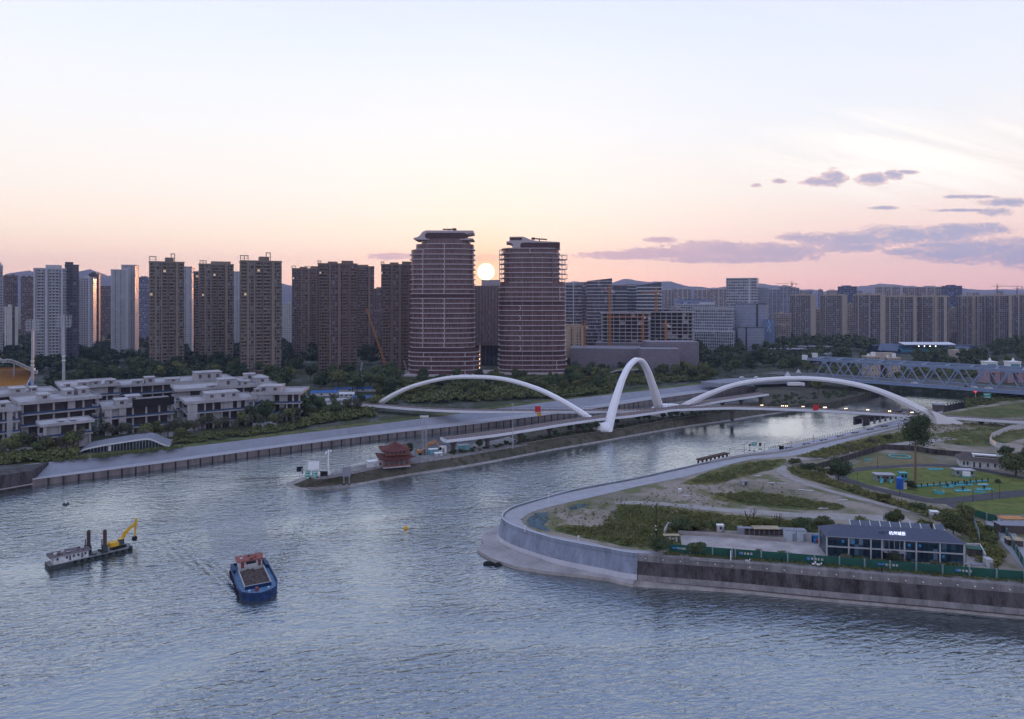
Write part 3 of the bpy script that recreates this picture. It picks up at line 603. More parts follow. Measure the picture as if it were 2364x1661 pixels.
# lamps and red lanterns along the bridge rail
for k, px in enumerate((1754, 1801, 1810, 1848, 1897, 1899, 1946, 1996, 2046, 2097)):
    p = on_path(mainp, px)
    l_ = MB().tube([(0,0,0),(0,0,1.5)], 0.08, 6).build("bridge_lamp", M_steel, None, (p.x, p.y - 3.5, 10.45))
    MB().ball((-0.5,0,1.6), 0.22, 8, 5).build("lamp_globe", M_lamp, l_); MB().ball((0.5,0,1.6), 0.22, 8, 5).build("lamp_globe", M_lampw if k % 2 else M_lamp, l_)
    tag(l_, "lit twin globe lamp standing in the row along the footbridge rail before the right channel", "lamp", "lit lamps along the footbridge rail")
for px, wh in ((1877, "over the right channel"), (1241, "below the big left arch")):
    p = on_path(mainp, px); f_ = MB().box(-1.6, 1.6, -0.1, 0.1, -0.4, 2.9).build("red_board", M_red, None, (p.x, p.y - 3.75, 10.5)); tag(f_, "square red board on the footbridge " + wh, "board")
    MB().box(-1.75,1.75,-0.13,-0.05,2.8,2.95).build("frame", M_red, f_)
p = on_path(mainp, 1244); yb = MB().box(-1.2,1.2,-0.1,0.1,-2.6,-1.0).build("yellow_board", M_yellow, None, (p.x, p.y-3.8, 10.5)); tag(yb, "small yellow board under the red board on the left part of the footbridge", "board"); MB().box(-1.3,1.3,-0.14,-0.06,-1.1,-0.95).build("frame", M_black, yb)

# ================================================================ blue truss bridge
M_truss = pm("truss_blue", (0.19, 0.25, 0.36), 0.55, 0.15, 0.3)
T0 = Vector((243.0, 548.0, 12.0)); T1 = Vector((400.0, 412.0, 12.0))
tdir = (T1 - T0); TLn = tdir.length; tdir.normalize()
truss = thing("truss_bridge", "long steel blue truss road bridge crossing behind the right white arch", "road bridge", T0, math.atan2(tdir.y, tdir.x))
TH, TW = 14.0, 26.0
for sidey, nm in ((0.0, "near"), (TW, "far")):
    MB().box(-6, TLn, sidey-0.7, sidey+0.7, TH-0.9, TH+0.9).build("top_chord", M_truss, truss)
    MB().box(-10, TLn, sidey-0.8, sidey+0.8, -1.6, 0.6).build("bottom_chord", M_truss, truss)
    npn = 14; st_ = TLn / npn
    for i in range(npn):
        x = i * st_
        for (xa, xb) in ((x, x + st_*0.5), (x + st_, x + st_*0.5)):
            MB().bar((xa, sidey, 0.2), (xb, sidey, TH - 0.4), 0.95, 0.8).build("diagonal", M_truss, truss)
        MB().yprism([(x+st_*0.5-2.4, TH-0.9), (x+st_*0.5-1.0, TH-2.9), (x+st_*0.5+1.0, TH-2.9), (x+st_*0.5+2.4, TH-0.9)], sidey-0.55, sidey+0.55).build("gusset", M_truss, truss)
for i in range(15):
    x = min(i * TLn / 14, TLn-1) ; MB().box(x-0.4, x+0.4, 0.7, TW-0.7, TH-0.3, TH+0.6).build("cross_beam", M_truss, truss)
MB().box(-40, TLn, 0.9, TW-0.9, -1.0, -0.1).build("roadway", M_road, truss)
MB().box(-12, TLn, -2.6, -0.8, -1.5, -0.7).build("footway", M_truss, truss)
r_ = MB(); r_.box(-12, TLn, -2.6, -2.52, 0.2, 0.3)
for i in range(70): r_.box(-10+i*3.0, -9.9+i*3.0, -2.6, -2.52, -0.7, 0.3)
r_.build("railing", M_truss, truss)
for x in (-7.5,):
    for y in (0, TW): MB().box(x-2.2, x+1.8, y-0.8, y+0.8, TH-0.5, TH+3.4).build("portal_cap", M_fascia, truss)
MB().box(TLn-72, TLn-60, 0, TW, -14, -1.7).build("bridge_pier", M_old, truss); MB().box(-12, -4, 0, TW, -9, -1.7).build("bridge_pier", M_old, truss)
for i, y in enumerate((0, TW)): MB().yprism([(-24, -1), (-18.5, -1), (-21.2, 3.2)], y-0.2, y+0.2).build("end_panel", M_fascia, truss)

# ================================================================ buildings
def block(name, label, px0, px1, py, d, a=0.0, Dp=18.0, mat=None, group=None, fh=3.0, stacks=(), piers=(), boxes=(), parapet=1.2, pmat=None, bands=None, frames=(), base=5.0, cat="apartment tower", roofmat=None, wings=(), slant=0.0):
    "silhouette px0..px1, roof at py, distance d, turned by a degrees from facing the camera"
    mid = (px0 + px1) / 2; phi = math.atan((mid - CX) / F); w = (px1 - px0) * d * math.cos(phi) / F
    ar = R(a); Wd = max(4.0, (w - Dp * abs(math.sin(ar))) / math.cos(ar)); zt = H - (py - HY) * d / F - base
    p = DP(mid, 0, d); root = thing(name, label, cat, (p.x, p.y, base), -phi + ar, group)
    x0 = -Wd / 2; pmat = pmat or mat
    # keep the silhouette centred: shift by half the visible side
    sh = Dp * math.sin(ar) / 2 * 1.0; y0 = 0.0
    X = lambda u: x0 + u * Wd - (-sh if False else 0) + sh
    body = MB()
    if slant: body.yprism([(X(0), 0), (X(1), 0), (X(1), zt + (slant if slant > 0 else 0)), (X(0), zt + (-slant if slant < 0 else 0))], 0, Dp)
    else: body.box(X(0), X(1), 0, Dp, 0, zt)
    body.build("wall", mat, root)
    for (u0, u1, dep, hf) in wings: MB().box(X(u0), X(u1), -dep, 0.02, 0, zt * hf).build("bay", mat, root)
    nf = int(zt / fh)
    for (u0, u1, dep) in stacks:
        m = MB()
        for k in range(1, nf):
            z = k * fh; m.box(X(u0), X(u1), -dep, 0.05, z - 0.15, z + 0.12); m.box(X(u0), X(u1), -dep - 0.1, -dep + 0.05, z - 0.15, z + 1.0)
        m.box(X(u0), X(u0) + 0.35, -dep, 0.05, 0, nf * fh); m.box(X(u1) - 0.35, X(u1), -dep, 0.05, 0, nf * fh)
        m.build("balcony_stack", pmat, root)
    for (u0, u1, dep) in piers: MB().box(X(u0), X(u1), -dep, 0.03, 0, zt + 0.6).build("pier", pmat, root)
    if bands:
        bh, bm_, out = bands; m = MB()
        for k in range(0, nf + 1):
            z = min(k * fh, zt - bh); m.box(X(0) - out, X(1) + out, -out, Dp + out, z, z + bh)
        m.build("spandrel", bm_, root)
    if parapet and not slant:
        m = MB(); m.box(X(0)-0.3, X(1)+0.3, -0.3, 0.1, zt, zt+parapet); m.box(X(0)-0.3, X(1)+0.3, Dp-0.1, Dp+0.3, zt, zt+parapet)
        m.box(X(0)-0.3, X(0)+0.1, 0.1, Dp-0.1, zt, zt+parapet); m.box(X(1)-0.1, X(1)+0.3, 0.1, Dp-0.1, zt, zt+parapet); m.build("roof_parapet", pmat, root)
    for (u0, u1, h) in boxes: MB().box(X(u0), X(u1), Dp*0.25, Dp*0.8, zt, zt+h).build("lift_house", pmat, root)
    for (u0, u1, h) in frames:
        m = MB(); xa, xb = X(u0), X(u1); n = max(2, int((xb - xa) / 2.6) + 1)
        for i in range(n):
            x = xa + (xb - xa) * i / (n - 1)
            for y in (0.0, 3.5): m.box(x-0.22, x+0.22, y, y+0.44, zt, zt+h)
        m.box(xa-0.4, xb+0.4, -0.3, 4.2, zt+h-0.5, zt+h); m.box(xa-0.3, xb+0.3, 0.0, 0.4, zt+h*0.5, zt+h*0.5+0.3); m.build("roof_frame", pmat, root)
    return root
f_grey = facade("grey_render", (0.36,0.37,0.41), (0.055,0.06,0.075), 3.0, 3.0, (0.22,0.72), (0.3,0.82))
f_greyc = facade("grey_render_narrow", (0.36,0.37,0.41), (0.05,0.055,0.07), 5.2, 3.0, (0.62,0.76), (0.25,0.85))
f_dark = facade("dark_render", (0.09,0.09,0.12), (0.05,0.05,0.065), 3.0, 3.0, (0.15,0.85), (0.25,0.8))
f_brown = facade("brown_tile", (0.18,0.15,0.13), (0.045,0.055,0.065), 2.7, 3.0, (0.12,0.88), (0.24,0.92), lit=0.006, vary=0.9)
f_brown2 = facade("red_brown_tile", (0.165,0.125,0.118), (0.045,0.042,0.05), 2.5, 3.0, (0.14,0.86), (0.24,0.90), lit=0.005, vary=0.8)
M_btrim = pm("brown_trim", (0.24,0.195,0.155), 0.8, 0.15, 0.3)
M_btrim2 = pm("ochre_trim", (0.21,0.155,0.125), 0.8, 0.15, 0.3)
M_gtrim = pm("grey_trim", (0.42,0.43,0.47), 0.8, 0.1, 0.3)
GA = "grey apartment towers on the left"; GB = "brown balcony towers behind the wood"
# left grey towers
block("apartment_tower", "grey balcony tower cut off by the left edge of the photo", -60, 7, 614, 740, 0, 18, f_grey, GA, stacks=[(0.5,0.98,1.6)], pmat=M_gtrim, boxes=[(0.8,0.95,4)])
block("apartment_tower", "hazy pinkish tower directly right of the one at the left edge", 8, 41, 638, 1100, 0, 16, f_brown2, GA, piers=[(0.3,0.36,0.8),(0.7,0.76,0.8)], boxes=[(0.1,0.25,3),(0.6,0.8,3)])
block("apartment_tower", "hazy brown tower squeezed between the grey tall towers at far left", 48, 82, 641, 1100, 0, 16, f_brown2, GA, piers=[(0.45,0.52,0.9)], boxes=[(0.1,0.3,3),(0.5,0.7,3)])
block("low_block", "small white block with dark slot windows near the left edge", 9, 42, 711, 840, 12, 14, facade("white_strip",(0.5,0.49,0.47),(0.06,0.06,0.07),9,3.2,(0.35,0.65),(0,1)), cat="building", boxes=[(0.3,0.6,4)])
block("apartment_tower", "wide pale grey tower with yellow tinted balconies behind the floodlight masts", 78, 156, 622, 680, -10, 17, f_grey, GA, stacks=[(0.10,0.36,1.6),(0.5,0.86,1.2)], piers=[(0.38,0.47,1.9),(0.0,0.07,1.2),(0.9,0.97,1.6)], pmat=M_gtrim, boxes=[(0.36,0.84,4.5)])
block("apartment_tower", "dark side wing tower adjoining the wide pale grey tower", 150, 182, 614, 700, 0, 16, f_dark, GA, boxes=[(0.0,0.6,4)], wings=[(0.5,1,1.5,0.97)])
block("apartment_tower", "grey tower with sunlit orange edge right of the dark wing tower", 181, 223, 643, 880, -12, 18, f_grey, GA, stacks=[(0.02,0.22,1.5),(0.35,0.6,1.2)], piers=[(0.66,0.78,1.4)], pmat=M_gtrim, boxes=[(0.3,0.6,3)])
block("apartment_tower", "narrow tall tower with a red glowing right flank behind its grey neighbour", 205, 232, 634, 905, -6, 18, f_dark, GA, boxes=[(0.2,0.7,3)])
block("apartment_tower", "far hazy tower left of the slim pale tower", 231, 256, 662, 1250, 0, 16, f_brown2, GA, piers=[(0.4,0.5,1)])
block("apartment_tower", "slim pale tower with one column of slot windows", 256, 296, 625, 750, 0, 15, f_greyc, GA, piers=[(0.0,0.1,0.4),(0.85,1.0,0.8)], pmat=M_gtrim, boxes=[(0.6,1.0,2.5)])
block("apartment_tower", "taller pale slab standing behind the slim slot window tower", 280, 321, 614, 780, -14, 16, f_greyc, GA, stacks=[(0.82,1.0,1.0)], pmat=M_gtrim)
block("office_tower", "distant dark blue tower in the gap before the first brown tower", 320, 346, 642, 1150, 0, 18, facade("blue_far",(0.2,0.2,0.26),(0.06,0.07,0.11),2.5,3.2,(0.1,0.9),(0.3,1)), cat="office tower", boxes=[(0.2,0.8,3)])
bk = dict(stacks=[(0.36,0.52,1.8),(0.54,0.72,1.8),(0.02,0.14,1.2),(0.86,0.97,1.2)], piers=[(0.15,0.2,1.5),(0.74,0.82,2.2),(0.32,0.35,1.9)], wings=[(0.2,0.34,1.6,0.98),(0.82,0.9,1.4,0.97)], boxes=[(0.46,0.7,5)], frames=[(0.0,0.18,5.5),(0.62,0.72,8.5)], pmat=M_btrim, group=GB)
block("apartment_tower", "large brown tower farthest left in the brown row, with open roof frames", 343, 426, 607, 617, 3, 20, f_brown, **bk)
block("apartment_tower", "grey tower with a red lit edge tucked behind the first brown tower", 424, 449, 618, 850, -10, 16, f_greyc, GA)
block("apartment_tower", "dark brown lower tower left of the second brown tower", 447, 470, 629, 760, 0, 16, f_brown, GB, stacks=[(0.2,0.9,1.4)], pmat=M_btrim)
bk2 = dict(bk); bk2.update(boxes=[(0.35,0.92,4)], frames=[(0.02,0.2,4.5)])
block("apartment_tower", "second large brown tower with a pale box on its roof", 458, 540, 612, 715, 3, 20, f_brown, **bk2)
block("apartment_tower", "thin plain grey slab between the second and third brown towers", 536, 554, 629, 900, 0, 12, f_greyc, GA)
block("apartment_tower", "third brown tower, the widest, right of the thin grey slab", 552, 651, 605, 604, 4, 21, f_brown, **bk)
block("apartment_block", "white distant block seen in the gap right of the third brown tower", 650, 678, 704, 950, 0, 14, facade("white_far",(0.45,0.45,0.47),(0.07,0.08,0.1),3,3,(0.3,0.7),(0.3,0.75)), cat="apartment block", boxes=[(0.5,0.9,4)])
bk3 = dict(stacks=[(0.04,0.26,1.6),(0.62,0.76,1.4),(0.82,0.98,1.4)], piers=[(0.28,0.33,1.2),(0.5,0.58,2.0),(0.78,0.81,1.5)], wings=[(0.34,0.48,1.5,0.98)], boxes=[(0.25,0.5,3),(0.6,0.9,4)], frames=[(0.0,0.08,3.5)], pmat=M_btrim2, group=GB)
bk4 = dict(bk3); bk4.update(frames=[(0.0,0.12,4),(0.42,0.56,4)], stacks=[(0.2,0.42,1.5),(0.6,0.9,1.4)])
block("apartment_tower", "reddish brown tower with two small roof frames right of the gap", 674, 745, 622, 830, 0, 18, f_brown2, **bk4)
block("apartment_tower", "broad reddish brown tower in the middle of its joined row of three", 734, 825, 611, 658, 0, 20, f_brown2, **bk3)
block("apartment_tower", "reddish brown tower joined to the right of the broad one", 818, 864, 617, 830, 0, 18, f_brown2, GB, stacks=[(0.05,0.6,1.4)], piers=[(0.7,0.8,1.5)], pmat=M_btrim2, boxes=[(0.1,0.7,3)])
block("apartment_tower", "lower red brown tower in the dip behind the lattice crane", 846, 884, 668, 1000, 0, 16, f_brown2, GB, stacks=[(0.1,0.5,1.4)], pmat=M_btrim2, boxes=[(0.6,0.9,3)])
block("apartment_tower", "red brown tower half hidden by the left curved glass tower", 880, 960, 613, 660, 0, 20, f_brown2, **bk3)
# low ones in the wood
block("garden_pavilion", "low round pink building among the trees behind the concrete complex", 197, 241, 839, 660, 0, 10, facade("pink_low",(0.34,0.26,0.25),(0.1,0.09,0.09),2.5,5,(0.2,0.5),(0.1,0.9)), cat="pavilion", base=5)
block("garden_pavilion", "long low pale building in the trees right of the round pink one", 224, 277, 850, 640, 0, 10, facade("cream_low",(0.42,0.40,0.38),(0.1,0.09,0.09),4,5,(0.2,0.7),(0.3,0.6)), cat="pavilion", base=5)
# ---- offices centre right
M_band = pm("white_band", (0.46,0.47,0.51), 0.6, 0.08, 0.3)
g_off = facade("office_glass", (0.16,0.17,0.21), (0.05,0.065,0.09), 1.6, 3.8, (0.06,0.94), (0.0,1.0), vary=0.4, spark=False)
g_offp = facade("office_glass_dark", (0.15,0.14,0.18), (0.055,0.055,0.075), 2.0, 3.8, (0.08,0.92), (0.0,1.0), vary=0.4)
OFF = "banded office towers right of the twin towers"
kb = dict(fh=3.9, parapet=0.8, cat="office tower", group=OFF)
block("office_tower", "banded office tower directly beside the right curved tower", 1306, 1343, 655, 800, 0, 22, g_offp, bands=(0.9, M_band, 0.5), piers=[(0.45,0.52,0.8)], pmat=M_band, **kb)
block("office_tower", "plain dark office slab between two banded office towers", 1339, 1358, 653, 850, 0, 18, g_offp, bands=(0.4, M_gtrim, 0.1), **kb)
block("office_tower", "tall banded office tower with a slanted top left of the two curved fronts", 1355, 1413, 649, 780, 0, 24, g_offp, bands=(0.8, M_band, 0.4), pmat=M_band, slant=3.0, **kb)
block("office_tower", "shorter office tower with bowed white floor bands", 1414, 1447, 667, 790, 0, 24, g_off, bands=(1.2, M_band, 0.9), pmat=M_glassd, boxes=[(0.0,1.0,4)], **kb)
block("office_tower", "banded office wing between the two bowed office towers", 1445, 1473, 659, 820, 0, 22, g_off, bands=(0.7, M_band, 0.3), **kb)
block("office_tower", "tallest bowed office tower with dark slanted crown", 1471, 1527, 659, 760, 0, 24, g_off, bands=(1.25, M_band, 0.9), pmat=M_glassd, slant=3.5, **kb)
MB  # (builder)
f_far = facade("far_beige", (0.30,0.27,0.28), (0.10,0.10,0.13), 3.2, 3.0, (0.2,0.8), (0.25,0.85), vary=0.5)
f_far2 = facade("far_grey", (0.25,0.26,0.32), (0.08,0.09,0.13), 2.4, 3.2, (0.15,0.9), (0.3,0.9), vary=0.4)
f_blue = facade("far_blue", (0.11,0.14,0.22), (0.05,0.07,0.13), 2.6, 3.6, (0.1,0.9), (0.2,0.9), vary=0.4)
f_beige = facade("beige_strip", (0.30,0.265,0.235), (0.032,0.045,0.075), 2.55, 3.0, (0.12,0.90), (0.10,0.94), lit=0.001, vary=0.5)
M_bei = pm("beige_pier", (0.37,0.325,0.28), 0.8, 0.1, 0.3)
FB = "far hazy apartment rows along the horizon"
for x0, x1, y, d_, lb in [(1527,1556,670,1350,"hazy far apartment block just right of the dark slanted office tower"),(1556,1596,668,1300,"hazy far apartment block with flat top left of the pale blue shed"),
        (1602,1640,670,1350,"hazy far apartment block behind the striped low office"),(1640,1678,668,1280,"hazy far apartment block touching the tall stacked office")]:
    block("apartment_block", lb, x0, x1, y, d_, 0, 18, f_far, FB, piers=[(0.2,0.24,1),(0.48,0.53,1.2),(0.76,0.8,1)], boxes=[(0.1,0.3,3),(0.55,0.8,3)], cat="apartment block", pmat=M_gtrim)
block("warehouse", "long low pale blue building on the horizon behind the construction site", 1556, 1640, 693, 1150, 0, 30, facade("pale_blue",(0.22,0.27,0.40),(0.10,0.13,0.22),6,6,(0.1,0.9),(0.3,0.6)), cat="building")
gw_ = facade("white_grid", (0.40,0.42,0.46), (0.045,0.06,0.085), 2.3, 3.9, (0.14,0.86), (0.10,0.90), vary=0.4, grough=0.15)
gp_ = facade("pale_panel", (0.30,0.33,0.40), (0.22,0.25,0.32), 1.5, 3.9, (0.1,0.9), (0.08,0.92), vary=0.12, spark=False)
block("office_block", "white gridded low office with long rows of narrow windows", 1597, 1697, 713, 900, -8, 30, gw_, parapet=1.0, fh=3.9, cat="office block", bands=(0.5, M_band, 0.25), pmat=M_band)
block("office_block", "upper rear part of the gridded office with a dark glazed right half", 1562, 1650, 704, 950, 0, 26, gw_, parapet=1.0, fh=3.9, cat="office block", bands=(0.4, M_band, 0.2), pmat=M_band, boxes=[(0.6,1.0,3)])
block("office_block", "lowest storeys block of the gridded office in front of its trees", 1592, 1699, 767, 880, -6, 30, gw_, parapet=0.6, fh=4.2, cat="office block", pmat=M_band)
block("office_tower", "tallest stacked box office with white window grid and slot in its front", 1676, 1752, 644, 940, -6, 30, gw_, parapet=1.2, fh=3.9, cat="office tower", bands=(0.5, M_band, 0.3), piers=[(0.74,0.8,0.1)], pmat=M_band)
block("office_tower", "pale panelled block stacked below the tallest gridded office", 1697, 1774, 703, 915, -6, 30, gp_, parapet=1.0, fh=3.9, cat="office tower", piers=[(0.68,0.75,0.12)], pmat=M_glassd)
block("office_tower", "blue grey ribbed wing at the right of the stacked office", 1750, 1773, 665, 960, 0, 24, gp_, parapet=0.8, fh=3.9, cat="office tower", pmat=M_band)
block("office_block", "pale front box at the foot of the stacked office", 1703, 1768, 757, 890, -5, 30, gp_, parapet=0.8, fh=4.0, cat="office block", piers=[(0.3,0.36,0.12)], pmat=M_glassd)
block("office_block", "blue ribbed box at the right foot of the stacked office", 1764, 1789, 739, 900, 0, 24, facade("blue_rib",(0.18,0.24,0.36),(0.10,0.15,0.25),1.6,4,(0.2,0.8),(0.05,0.95),vary=0.1), parapet=0.8, cat="office block")
for x0, x1, y, d_, mt, lb in [(1774,1803,669,1500,f_far2,"hazy grey tower just right of the stacked office wing"),(1800,1826,662,1400,f_far2,"hazy tower under the horizon crane right of the stacked office"),(1822,1845,666,1450,f_far2,"hazy unfinished block topped by cranes behind the beige row"),
        (1846,1876,672,1500,f_far2,"hazy wide block behind the first beige tower"),(1888,1900,670,1700,f_far2,"thin hazy far block in the gap between first two beige towers"),(1934,1978,663,1300,f_blue,"dark blue tower rising behind the second beige tower"),
        (1908,1935,672,1500,f_far,"small pink lit block behind the second beige tower"),(1978,1990,672,1600,f_far2,"small far block right of the dark blue tower"),(2020,2077,663,1250,f_far,"grey white apartment pair behind the third beige tower"),
        (2084,2126,664,1250,f_far,"left pale apartment slab behind the fourth beige tower"),(2122,2176,664,1230,f_far,"right pale apartment slab next to the wide dark blue tower"),(2174,2221,662,1180,f_blue,"wide dark blue tower behind the gap in the beige row"),
        (2232,2262,676,1700,f_far2,"low far block right of the wide dark blue tower"),(2304,2316,672,1700,f_far2,"thin far block below the right horizon crane")]:
    block("far_tower", lb, x0, x1, y, d_, 0, 20, mt, FB, piers=[(0.3,0.34,0.8),(0.64,0.68,0.8)], boxes=[(0.2,0.7,3)], cat="tower", pmat=M_gtrim if mt is not f_blue else f_blue)
BR = "beige apartment towers behind the truss bridge"
kz = dict(group=BR, pmat=M_bei, fh=3.0, parapet=1.4)
def beige(lb, x0, x1, y, d_, big=()):
    w = x1 - x0; n = max(3, int(w / 11)); pr_ = [(i/n - 0.012, i/n + 0.02, 0.7) for i in range(1, n)] + list(big)
    block("apartment_tower", lb, x0, x1, y, d_, 0, 18, f_beige, piers=pr_, wings=[(0.22,0.4,1.6,1.0),(0.6,0.78,1.6,1.0)], boxes=[(0.12,0.3,2.5),(0.42,0.6,4),(0.7,0.88,2.5)], frames=[(0.3,0.5,2.5)], **kz)
beige("beige tower standing alone at the left end of the beige row", 1824, 1883, 683, 1080, [(0.8,1.0,1.2)])
beige("second beige tower from the left in the beige row", 1893, 1956, 683, 1060, [(0.82,1.0,1.2)])
beige("third beige tower from the left, joined to a wider glassy one", 1969, 2045, 682, 1030, [(0.84,0.98,1.2)])
beige("wide glassy beige tower in the middle of the beige row", 2043, 2120, 686, 1010, [(0.86,0.94,1.4)])
beige("beige tower with two thick pale piers left of the narrow gap", 2116, 2192, 686, 1000, [(0.55,0.64,1.6),(0.82,0.92,1.6)])
beige("beige tower right of the narrow gap with a thick pale pier", 2208, 2270, 685, 1000, [(0.58,0.7,1.6)])
beige("beige tower second from the right edge, pier at its right corner", 2262, 2340, 684, 1010, [(0.86,0.94,1.6)])
beige("beige tower cut off by the right edge of the photo", 2340, 2440, 682, 1060, [])
for x0, x1, y, d_, lb in [(1786,1826,726,1010,"low cluttered housing block right of the stacked office"),(1788,1824,752,960,"lowest tan housing block in front of the cluttered one"),(1882,1896,715,1150,"narrow dark block in the gap after the first beige tower"),(1954,1972,703,1200,"white topped block in the gap after the second beige tower"),
        (1956,1972,730,1050,"brown low block in the gap after the second beige tower"),(2190,2212,712,1100,"white ribbed block in the narrow gap of the beige row"),(2190,2212,768,1020,"small tan block at the foot of the narrow gap")]:
    block("housing_block", lb, x0, x1, y, d_, 0, 14, f_far, stacks=[(0.1,0.9,1.0)], boxes=[(0.3,0.6,3)], cat="housing block", pmat=M_bei)
# ---- yellowish block + construction skeletons
block("housing_block", "cream block with corner frames beside the right curved tower", 1306, 1348, 756, 700, 0, 14, facade("cream",(0.45,0.38,0.28),(0.09,0.08,0.09),3.0,3.0,(0.35,0.75),(0.2,0.9)), piers=[(0,0.2,1.2),(0.45,0.52,0.8),(0.85,1,1.2)], frames=[(0,0.9,3)], cat="housing block", pmat=pm("cream_trim",(0.5,0.42,0.31),0.8,0.1,0.3))
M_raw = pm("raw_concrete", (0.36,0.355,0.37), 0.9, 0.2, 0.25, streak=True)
M_rawd = pm("raw_dark_shade", (0.10,0.085,0.085), 0.95, 0.3, 0.3)  # dark copy of the raw concrete, interior shade put into its colour
M_net = pm("blue_safety_net", (0.035,0.075,0.16), 0.8, 0.35, 0.8)
def skeleton(name, label, px0, px1, py, d, nf, fh, a=0.0, Dp=18.0, base=6.0, mat=M_raw, bay=6.0, net=None, boxes=(), group=None, cat="unfinished building", fill=0.25, seed=1, parapet=0.8, over=1.2, solid=()):
    rn = random.Random(seed); mid = (px0 + px1) / 2; phi = math.atan((mid - CX) / F); w = (px1 - px0) * d * math.cos(phi) / F; ar = R(a)
    Wd = max(4.0, (w - Dp * abs(math.sin(ar))) / math.cos(ar)); zt = H - (py - HY) * d / F - base; p = DP(mid, 0, d)
    root = thing(name, label, cat, (p.x, p.y, base), -phi + ar, group); sh = Dp * math.sin(ar) / 2; x0, x1 = -Wd/2 + sh, Wd/2 + sh
    for k in range(nf + 1):
        z = zt - k * fh
        if z < -fh: break
        o_ = over if k == 0 else over * 0.5
        sl_ = MB().box(x0-o_, x1+o_, -o_, Dp+o_, z-0.75, z).build("floor_slab", mat, root)
    nb = max(2, round(Wd / bay)); m_i = MB()
    m_i.box(x0 + 2, x1 - 2, 4.5, Dp - 2, 0, zt - 0.8); m_i.build("interior_shade_box", M_rawd, root)  # dark box filling the frame, stands in for the shade between the floors
    for i in range(nb + 1):
        x = x0 + 0.4 + (Wd - 0.8) * i / nb
        MB().box(x-0.4, x+0.4, 0.2, 1.0, 0, zt-0.7).build("column", mat, root)
        if Dp > 12: MB().box(x-0.4, x+0.4, Dp-1.0, Dp-0.2, 0, zt-0.7).build("column", mat, root)
    for k in range(nf):
        z = zt - (k+1) * fh
        for i in range(nb):
            if rn.random() < fill:
                xa = x0 + 0.8 + (Wd-0.8) * i / nb; xb = x0 + (Wd-0.8) * (i+1) / nb
                if rn.random() < 0.5: xb = xa + (xb - xa) * rn.uniform(0.3, 0.7)
                MB().box(xa, xb, 0.9, 1.15, z, z + fh - 0.75).build("infill_wall", mat, root)
        if net and k > 0: MB().box(x0-over*0.5-0.05, x1+over*0.5+0.05, -over*0.5-0.12, -over*0.5-0.04, z+fh, z+fh+0.8).build("safety_net", net, root)
    for (u0, u1) in solid: MB().box(x0 + u0*Wd, x0 + u1*Wd, -over*0.6, 0.2, 0, zt-0.8).build("end_wall", mat, root)
    if parapet:
        m = MB(); X0, X1, Y0, Y1 = x0-over, x1+over, -over, Dp+over
        m.box(X0, X1, Y0, Y0+0.25, zt, zt+parapet); m.box(X0, X1, Y1-0.25, Y1, zt, zt+parapet); m.box(X0, X0+0.25, Y0+0.25, Y1-0.25, zt, zt+parapet); m.box(X1-0.25, X1, Y0+0.25, Y1-0.25, zt, zt+parapet); m.build("roof_parapet", mat, root)
    for (u0, u1, v0, v1, h) in boxes:
        h *= 0.72
        xa, xb, ya, yb_ = x0+u0*Wd, x0+u1*Wd, v0*Dp, v1*Dp
        bx = MB().box(xa, xb, ya, yb_, zt, zt+h).build("roof_house", mat, root); MB().box(xa-0.4, xb+0.4, ya-0.4, yb_+0.4, zt+h, zt+h+0.3).build("roof_slab", mat, bx)
        n = max(1, int((xb-xa)/5))
        for i in range(n):
            xc = xa + (xb-xa)*(i+0.5)/n; MB().box(xc-0.9, xc+0.9, ya-0.06, ya+0.05, zt+h*0.3, zt+h*0.8).build("opening", M_rawd, bx)
    return root
CS = "concrete frames of the construction site beyond the peaked arch"
skeleton("unfinished_building", "left concrete frame of the construction site under the tower cranes", 1388, 1500, 723, 720, 12, 4.0, 0, 24, 6, M_raw, 6, group=CS, seed=3, fill=0.08)
skeleton("unfinished_building", "right concrete frame of the construction site with brown bays", 1496, 1602, 721, 740, 12, 4.0, 3, 26, 6, M_raw, 6, group=CS, seed=5, fill=0.06)
skeleton("unfinished_building", "higher concrete frame rising behind the two front frames", 1490, 1575, 714, 775, 13, 4.0, 0, 20, 6, M_raw, 7, group=CS, seed=7, fill=0.3, boxes=[(0.7,0.9,0.2,0.8,3.5)])
f_scaf = facade("scaffold_net", (0.22,0.20,0.23), (0.165,0.15,0.18), 1.8, 2.0, (0.08,0.92), (0.1,0.9), vary=0.12, grough=0.8, spark=False)
block("scaffolded_podium", "low podium wrapped in grey scaffold netting left of the netted box", 1316, 1482, 805, 650, 0, 40, f_scaf, cat="scaffolding", parapet=0)
block("scaffolded_podium", "netted long podium storey behind the wrapped box", 1372, 1610, 793, 700, 0, 40, f_scaf, cat="scaffolding", parapet=0)
pod = block("scaffolded_podium", "box wrapped in grey scaffold netting in front of the concrete frames", 1480, 1614, 790, 640, 14, 26, f_scaf, cat="scaffolding", parapet=0)
block("scaffolded_podium", "lower netted box with ragged top facing the peaked arch", 1470, 1570, 806, 615, 10, 20, f_scaf, cat="scaffolding", parapet=0)

